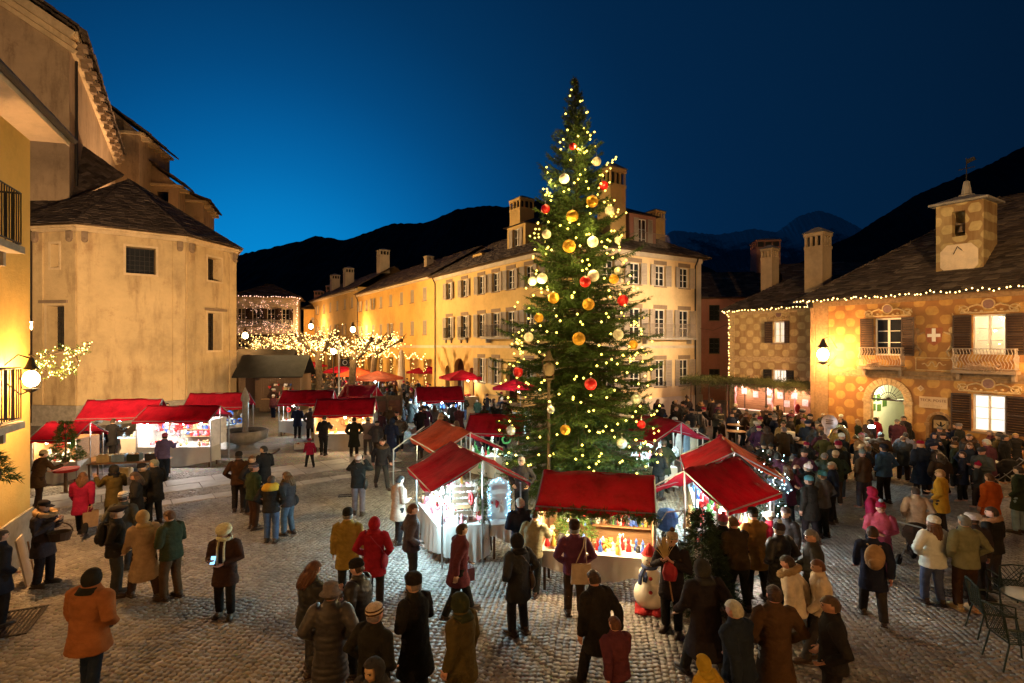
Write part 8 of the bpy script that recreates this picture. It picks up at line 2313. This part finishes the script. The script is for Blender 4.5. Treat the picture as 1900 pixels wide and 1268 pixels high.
def garden_chair(p, rz, label):
 t = thing('garden_chair', label, 'chair', p, rz, 'metal garden chairs at the right edge')
 for x in (-.22, .22):
  for y, yb in ((-.22, -.26), (.2, .30)): q = MB(); q.tube([(x, y, .44), (x * 1.1, yb, .0)], .014, 5); q.build('leg', M['chair_green'], t)
  q = MB(); q.tube([(x * 1.1, .22, .46), (x * 1.15, .30, .88)], .015, 5); q.build('back_post', M['chair_green'], t)
  q = MB(); q.tube([(x * 1.15, .25, .66), (x * 1.3, .0, .67), (x * 1.25, -.2, .63), (x * 1.1, -.22, .45)], .013, 5); q.build('arm', M['chair_green'], t)
 s = MB(); s.tube([(-.24, -.24, .45), (.24, -.24, .45), (.24, .22, .45), (-.24, .22, .45), (-.24, -.24, .45)], .013, 5)
 for i in range(1, 8): s.tube([(-.24 + i * .06, -.24, .45), (-.24 + i * .06, .22, .45)], .006, 4)
 for i in range(1, 8): s.tube([(-.24, -.24 + i * .058, .452), (.24, -.24 + i * .058, .452)], .006, 4)
 s.build('seat', M['chair_green'], t)
 k_ = MB(); k_.tube([(-.25, .30, .88), (-.1, .33, .93), (.1, .33, .93), (.25, .30, .88)], .014, 5)
 for i in range(-4, 8):
  for d in (1, -1):
   x0, x1 = -.24 + i * .07, -.24 + i * .07 + d * .30
   a, b_ = max(-.24, min(.24, x0)), max(-.24, min(.24, x1));
   if abs(a - b_) > .04: k_.tube([(a, .23 + .08 * (abs(a - x0) / .3), .50 + .40 * abs(a - x0) / .3), (b_, .23 + .08 * (1 - abs(b_ - x1) / .3), .50 + .40 * (1 - abs(b_ - x1) / .3))], .006, 4)
 k_.build('backrest', M['chair_green'], t)
M['chair_green'] = m_plain('dark_green_metal', (.02, .035, .028), .4, .3, .5, .2, 9, .1)
garden_chair(G(1842, 1180), math.radians(70), 'dark green metal garden chair facing left, front one'); garden_chair(G(1872, 1128), math.radians(160), 'dark green metal garden chair with lattice back, rear one'); garden_chair(G(1882, 1236), math.radians(80), 'dark green metal garden chair nearest the lower right corner')
gt = thing('garden_table', 'dark green metal garden table between the chairs at the right edge', 'table', G(1912, 1185)); q = MB(); q.lathe([(.38, .70), (.40, .715), (.38, .73)], n=20); q.build('table_top', M['chair_green'], gt); q = MB(); q.tube([(0, 0, .7), (0, 0, .02)], .03, 7); q.lathe([(.25, 0), (.25, .02), (.03, .05)], n=10); q.build('leg', M['chair_green'], gt)
def pram(p, rz, label, col):
 t = thing('pushchair', label, 'pushchair', p, rz)
 q = MB(); q.ball((0, 0, .62), (.24, .34, .22), 12, 8); q.build('seat', M['cloth'], t, color=NC[col]); h = MB(); h.lathe([(.27, 0), (.26, .15), (.18, .28), (.03, .33)], (0, -.1, .66), 14, 0, 1, 1.1); h.build('sun_hood', M['cloth'], t, color=NC[col])
 f = MB()
 for x in (-.24, .24): f.tube([(x, .35, .15), (x, -.05, .55), (x, -.42, 1.0)], .014, 5); f.tube([(x, -.3, .15), (x, .1, .5)], .014, 5)
 f.tube([(-.24, -.42, 1.0), (.24, -.42, 1.0)], .018, 5); f.build('frame', M['metal'], t)
 for x in (-.26, .26):
  for y in (-.32, .36): q = MB(); q.tube([(x - .02, y, .12), (x + .02, y, .12)], .12, 12); q.build('wheel', M['black_paint'], t)
pram(G(1866, 903), math.radians(60), 'black pushchair with raised hood by the painted wall', 'black'); pram(G(1233, 1015), math.radians(20), 'blue and white pushchair between the front stall and the fir branches', 'blue'); pram(G(1705, 1050), math.radians(-60), 'dark low pushchair beside the white-vested person', 'darkbrown')
FM = Fr((-15.6, 20.1), math.radians(13)); table(FM, 0, 2.6, .8, .62, 'low trestle table stacked with crates and jars at the left stalls')
def crate(p, rz, w, d, h, col, label):
 t = thing('crate', label, 'crate', p, rz, 'crates at the left stalls'); b = MB(); b.bb(-w / 2, w / 2, -d / 2, d / 2, 0, .02); b.bb(-w / 2, w / 2, -d / 2, -d / 2 + .02, .021, h); b.bb(-w / 2, w / 2, d / 2 - .02, d / 2, .021, h); b.bb(-w / 2, -w / 2 + .02, -d / 2 + .021, d / 2 - .021, .021, h); b.bb(w / 2 - .02, w / 2, -d / 2 + .021, d / 2 - .021, .021, h); b.build('box', M['goods'], t, color=NC[col])
 q = MB(); g = random.Random(int(w * 1000))
 for i in range(7): q.ball((g.uniform(-w * .35, w * .35), g.uniform(-d * .3, d * .3), h * .9), .06, 7, 5)
 q.build('contents', M['goods'], t, color=NC[g.choice(['straw', 'orange', 'cream'])])['kind'] = 'stuff'
for i, (x, c, l) in enumerate(((.45, 'straw', 'straw-coloured crate on the low trestle table'), (.95, 'paleblue', 'pale blue crate on the low trestle table'), (1.45, 'green', 'dark green crate on the low trestle table'), (2.05, 'charcoal', 'black crate with white paper on the low trestle table'))): crate(FM.w(x, .4, .62), FM.a, .42, .36, .26, c, l)
crate(FM.w(1.0, .5, .016), FM.a, .5, .4, .3, 'straw', 'tan crate on the ground under the low trestle table'); crate(FM.w(1.7, .5, .016), FM.a, .5, .4, .32, 'blue', 'blue crate on the ground under the low trestle table')
crate(G(592, 815), .2, .7, .4, .4, 'straw', 'cardboard crate in front of the warm crimson stall'); crate(G(565, 832), .3, .9, .5, .25, 'white', 'long white crate on the ground before the warm crimson stall')
bush('potted fir in a red tray at the right end of the scarlet stall', PY(122, 858, 18.6) * 1, .45, 1.3, 420, 'leaf', base=.1); bpy.data.objects['fir_bush.001'].location.z = .75
q = MB(); q.lathe([(.34, 0), (.40, .10), (.38, .10)], n=16); q.build('plant_tray', M['red_felt'], None, PY(122, 858, 18.6) * Vector((1, 1, 0)) + Vector((0, 0, .68)) if False else (PY(122, 858, 18.6).x, PY(122, 858, 18.6).y, .72), label='red tray under the potted fir at the scarlet stall', cat='tray'); q = MB(); q.lathe([(.22, 0), (.06, .04), (.05, .70)], n=10); q.build('plant_stand', M['dark_wood'], None, (PY(122, 858, 18.6).x, PY(122, 858, 18.6).y, 0), label='dark stand carrying the potted fir at the scarlet stall', cat='stand')
bush('heap of dark cut fir boughs at the left end of the right-hand stall', (3.62, 10.45, 0), .62, 1.75, 900, 'fir_dark', 'fir boughs', .14, base=.1)
bush('dark frosted bush behind the orange roof flap', (6.6, 14.3, 0), .55, 2.0, 420, 'fir_dark', 'bush', .10, base=.2)
link('bulbs', bulb_mesh([(6.6 + random.gauss(0, .3), 13.95 + random.gauss(0, .15), 1.5 + random.gauss(0, .35)) for i in range(40)], .014, M['bulb_cool']), thing('light_string', 'cold white specks of light in the frosted bush by the orange flap', 'fairy lights'), kind='stuff')
bush('fir bush leaning out of the wall of the yellow house', tuple(F_L.w(4.4, -.25, 2.35)), .30, .55, 140, 'leaf', 'bush', base=0)
def pergola():
 t = thing('fir_pergola', 'long pergola roofed with fir branches in front of the dotted wing', 'pergola', S2(8.2, -10.2))
 P = []; D = []; L = []; g = np.random.default_rng(4)
 for i in range(3000):
  x = g.uniform(7.55, 9.6); y = g.uniform(-10.6, -1.8); p = S2(x, y, 2.72 + g.uniform(-.12, .20)) - t.location
  if x < 8.0 and g.random() < .6: p.z -= abs(g.normal(0, .22))
  d = np.array([g.normal(-.4, .8), g.normal(-.3, .8), g.normal(-.15, .35)]); P.append(tuple(p)); D.append(d / np.linalg.norm(d)); L.append(.32)
 link('fir_branches', blades(np.array(P), np.array(D), np.array(L), 13, .022, .14, M['fir_olive'], 'fir_branches', 5), t, kind='stuff')
 for y in (-10.5, -7.9, -5.3, -2.6):
  for x in (7.7, 9.5): q = MB(); q.tube([(0, 0, 0), (0, 0, 2.7)], .05, 6); link('post', q.mesh('post', M['dark_wood']), t, S2(x, y) - t.location)
 b = MB()
 for x in (7.7, 9.5): b.tube([S2(x, -10.6, 2.66) - t.location, S2(x, -1.8, 2.66) - t.location], .04, 5)
 b.build('beams', M['dark_wood'], t)
M['fir_olive'] = m_needle('dry_fir_needles', (.05, .065, .018), (.14, .14, .05))
pergola()
def bar():
 fr = Fr(S2(9.0, -4.6)[:2], SA - pi / 2)
 t = thing('mulled_wine_bar', 'rosy-lit wooden bar with pinned pictures and striped drapes under the fir pergola', 'market stall', fr.w(0), fr.a)
 b = MB()
 for i in range(12): b.bb(0, 5.2, .48, .51, .9 + i * .14, .9 + i * .14 + .132)
 b.build('back_planks', M['wood'], t)
 b = MB(); b.bb(.4, 5.2, -.5, .1, .98, 1.04); b.bb(.4, 5.2, -.46, -.42, 0, .979); b.build('counter', M['white_cloth'], t)
 for i, (x, z) in enumerate(((.5, 1.9), (1.3, 1.75), (2.1, 1.95), (2.9, 1.8), (3.3, 1.35), (3.75, 1.85), (4.4, 1.5), (2.2, 1.4))): q = MB(); q.bb(x, x + .34, .455, .478, z, z + .38); q.build('picture', M['pic'], t)
 for x in (.1, 2.6, 4.0, 4.9):
  q = MB(); q.tube([(x, .38, 2.6), (x + .06, .38, 1.9), (x - .02, .38, 1.6), (x + .1, .36, 1.05)], [.16, .09, .06, .12], 9, flat=.35); q.build('drape', M['drape'], t)
 q = MB(); q.ball((4.6, -.35, 1.42), (.16, .1, .26), 10, 7); q.build('red_sack', M['red_felt'], t)
 for x in (.9, 2.6, 4.3): bulb_lamp(t, (x, -.05, 2.4), M['bulb_pink'], 130, (1.0, .58, .48), .05)
M['pic'] = m_plain('pinned_picture', (.62, .46, .46), .7, 0, .2, .35, 9, 0)
M['drape'] = m_plain('pale_drape', (.62, .32, .32), .85, 0, .1, .25, 14, .3)
bar()
def sousaphone():
 p = hand_pos(BAND[3], 'r'); t = thing('sousaphone', 'white sousaphone whose big lettered bell rises over the band', 'sousaphone', (p.x, p.y, 1.0))
 b = MB(); b.tube([(.42 * math.cos(a), .1, .28 + .52 * math.sin(a)) for a in np.linspace(-2.2, 3.0, 26)], [.03 + .0045 * i for i in range(26)], 9); b.build('tubing', M['brass'], t)
 c = MB(); R = Vector((-.42, -.30, .20)).normalized()
 pts = [(-.40, .1, .34), (-.42, .05, .75), (-.42, -.05, .95), (-.46, -.17, 1.0), (-.52, -.27, 1.02)]
 c.tube(pts, [.11, .12, .14, .19, .28], 18, cap=False); c.tube(pts[::-1], [.27, .18, .13, .11, .10], 18, cap=True); be = c.build('bell', M['pic'], t, smooth=True)
 for j in range(3): link('print_line', cache('pl', lambda: MB().bb(-.13, .13, -.004, 0, -.02, .02).mesh('print_line', M['ink'])), be, (-.53, -.285, .96 + j * .07), math.radians(-30))
M['brass'] = m_plain('brass', (.6, .42, .18), .25, .9, .5, .1, 9, .05)
sousaphone()
q = MB(); q.lathe([(.26, 0), (.26, .22)], n=18); q.lathe([(.265, .005), (.275, .02), (.265, .03)], n=18)
q.build('drum', M['white_paint'], None, hand_pos(BAND[0], 'r', (-.14, .2, -.2)), label='white marching drum in front of the player left of the band', cat='drum')
q = MB(); q.tube([(0, 0, 0), (.6, -.3, -.45), (.64, -.36, -.42), (.1, -.05, .03)], .012, 5); q.tube([(0, 0, 0), (-.25, .1, .2), (-.38, .16, .3)], [.015, .03, .10], 9); q.build('trombone', M['brass'], None, hand_pos(BAND[4], 'r'), label='brass trombone of the player near the doorway', cat='trombone')
rl = bpy.data.objects.get('person');
hl = G(1617, 792, 1.95); lt_ = thing('hand_lamp', 'glaring white lamp held above the red jacket at the doorway', 'lamp', hl); q = MB(); q.ball((0, 0, 0), (.12, .09, .06), 10, 7); q.build('lamp_glass', M['lamp_cool'], lt_); q = MB(); q.tube([(0, 0, -.05), (.02, .04, -.3)], .02, 5); q.build('handle', M['iron'], lt_); lamp_light('hand_light', hl + Vector((0, -.1, .1)), 60, COOL, lt_, .08)
def dry_flowers(p, w, n, label):
 g = np.random.default_rng(n); P = [(g.uniform(-w, w), g.normal(0, .06), g.uniform(0, .22)) for i in range(n)]; D = [np.array([g.normal(0, .7), -.6, g.uniform(-.5, .7)]) for i in range(n)]
 t = thing('flower_spray', label, 'flowers', p, F_R.a); link('blossoms', blades(np.array(P), np.array([d / np.linalg.norm(d) for d in D]), np.full(n, .12), 9, .02, .09, M['pale_twig'], 'blossoms', n), t, kind='stuff')
M['pale_twig'] = m_plain('pale_dried_twig', (.52, .38, .28), .8, 0, .1, .2, 20, .1)
dry_flowers(F_R.w(7.35, -.58, 3.98), .55, 130, 'spray of pale dried flowers on the right balcony of the painted house'); dry_flowers(F_R.w(3.25, -.5, 3.95), .28, 60, 'spray of pale dried flowers hanging from the left balcony')
os_ = PY(743, 633, 61); t = thing('oval_sign', 'glowing rosy oval shop sign over the arcade of the ochre street house', 'sign', os_, F_street(44.9).a); q = MB(); q.lathe([(.75, -.09), (.75, .09)], n=20); me = q.mesh('panel', M['lit_rose']); me.transform(Matrix.Rotation(pi / 2, 4, 'X') @ Matrix.Diagonal((1, .62, 1, 1))); link('panel', me, t); link('rim', MB().tube([(.76 * math.cos(a), 0, .47 * math.sin(a)) for a in np.linspace(0, 2 * pi, 24)], .06, 5).mesh('rim', M['iron']), t); q = MB(); q.tube([(0, .2, 0), (0, 2.2, .1)], .04, 5); q.build('bracket', M['iron'], t); lamp_light('sign_light', os_ + Vector((-.5, -.6, 0)), 260, (1, .6, .5), t, .3)
M_ = 0
pu = PY(745, 700, 52); t = thing('closed_parasol', 'tall closed grey parasol standing before the arcade', 'parasol', (pu.x, pu.y, 0)); q = MB(); q.lathe([(.10, 0), (.10, .5), (.34, .8), (.40, 1.6), (.30, 3.4), (.22, 4.3), (.03, 4.6)], n=10); q.build('cloth', M['shutter'], t); q = MB(); q.lathe([(.45, 0), (.45, .1), (.05, .12)], n=10); q.build('foot', M['stone'], t)
sp = PY(629, 740, 37); t = thing('sign_post', 'slim grey post with a small square sign behind the crimson stalls', 'sign post', (sp.x, sp.y, 0)); q = MB(); q.tube([(0, 0, 0), (0, 0, 5.1)], .06, 7); q.build('post', M['metal'], t); q = MB(); q.bb(.1, .72, -.02, .02, 3.55, 4.05); s_ = q.build('sign_panel', M['iron'], t); link('emblem', MB().tube([(.41 + .15 * math.cos(a), -.025, 3.8 + .15 * math.sin(a)) for a in np.linspace(0, 2 * pi, 14)], .02, 4).mesh('emblem', M['white_paint']), s_)
def stair():
 fr = F_street(20.5); t = thing('entrance_stair', 'stone entrance steps with iron rail at the street side of the corner house', 'stairs', fr.w(13, -1.6));
 for i in range(5): q = MB(); q.bb(12.0 + i * .3, 14.6, -1.5, -.06, i * .17, (i + 1) * .17 - .003); link('step', q.mesh('step', M['stone']), t, fr.w(0) - t.location, fr.a)
 link('railing', railing_mesh(2.6, .95, .02, M['pale_iron'], 16, True), t, fr.w(13.3, -1.5, .45) - t.location, fr.a)
stair()
fp = G(1272, 878); t = thing('clothes_frame', 'white square frame hung with pale garments at the maroon-roofed stall', 'clothes rack', fp, math.radians(10)); q = MB()
for a, b_ in (((-.5, 0, 0), (-.5, 0, 1.75)), ((.5, 0, 0), (.5, 0, 1.75)), ((-.52, 0, 1.73), (.52, 0, 1.73)), ((-.52, 0, .95), (.52, 0, .95))): q.tube([a, b_], .03, 5)
q.build('frame', M['white_paint'], t)
for i, x in enumerate((-.28, .05, .32)): q = MB(); q.lathe([(.17, .75), (.15, 1.15), (.13, 1.4), (.05, 1.6), (.02, 1.7)], (x, 0, 0), 9, 0, 1, .35); q.build('garment', M['goods'], t, color=NC[('white', 'paleblue', 'cream')[i]])
ep = G(45, 1085); t = thing('easel_board', 'narrow folding notice board leaning by the corner of the yellow house', 'notice board', ep, math.radians(-60)); q = MB(); q.box((0, 0, .5), (.5, .03, 1.0), R=Matrix.Rotation(.18, 3, 'X')); q.build('board', M['shutter'], t); q = MB(); q.tube([(-.25, .25, 0), (-.22, .1, .95)], .015, 4); q.tube([(.25, .25, 0), (.22, .1, .95)], .015, 4); q.build('legs', M['wood'], t)
def cable(label, pts, r=.012):
 q = MB(); q.tube(pts, r, 4, cap=False); q.build('overhead_wire', M['iron'], None, label=label, cat='wire')
cable('thin overhead wire from the corner house to the dotted wing', [S2(11.9, .2, 6.2), (S2(11.9, .2, 6.2) + F_W.w(0, 0, 6.4)) / 2 - Vector((0, 0, .3)), F_W.w(0, 0, 6.4)])
cable('thin overhead wire from the corner house to the rose-walled house', [S2(11.9, .3, 9.6), PY(1400, 580, 50)])
fir_garland('fir garland swagged along the fence by the tree foot', [(.2, 16.6, .75), (1.2, 15.9, .65), (2.4, 15.7, .75), (3.6, 16.1, .7)], .22, 260, 'fir')
rp = thing('tree_fence', 'low wooden fence round the foot of the christmas tree', 'fence', (TX, TY, 0))
for i in range(16): a0, a1 = 2 * pi * i / 16, 2 * pi * (i + 1) / 16; q = MB(); q.tube([(1.9 * math.cos(a0), 1.9 * math.sin(a0), .0), (1.9 * math.cos(a0), 1.9 * math.sin(a0), .8)], .04, 5); q.build('post', M['dark_wood'], rp); q = MB(); q.tube([(1.9 * math.cos(a0), 1.9 * math.sin(a0), .7), (1.9 * math.cos(a1), 1.9 * math.sin(a1), .7)], .03, 5); q.build('rail', M['dark_wood'], rp)
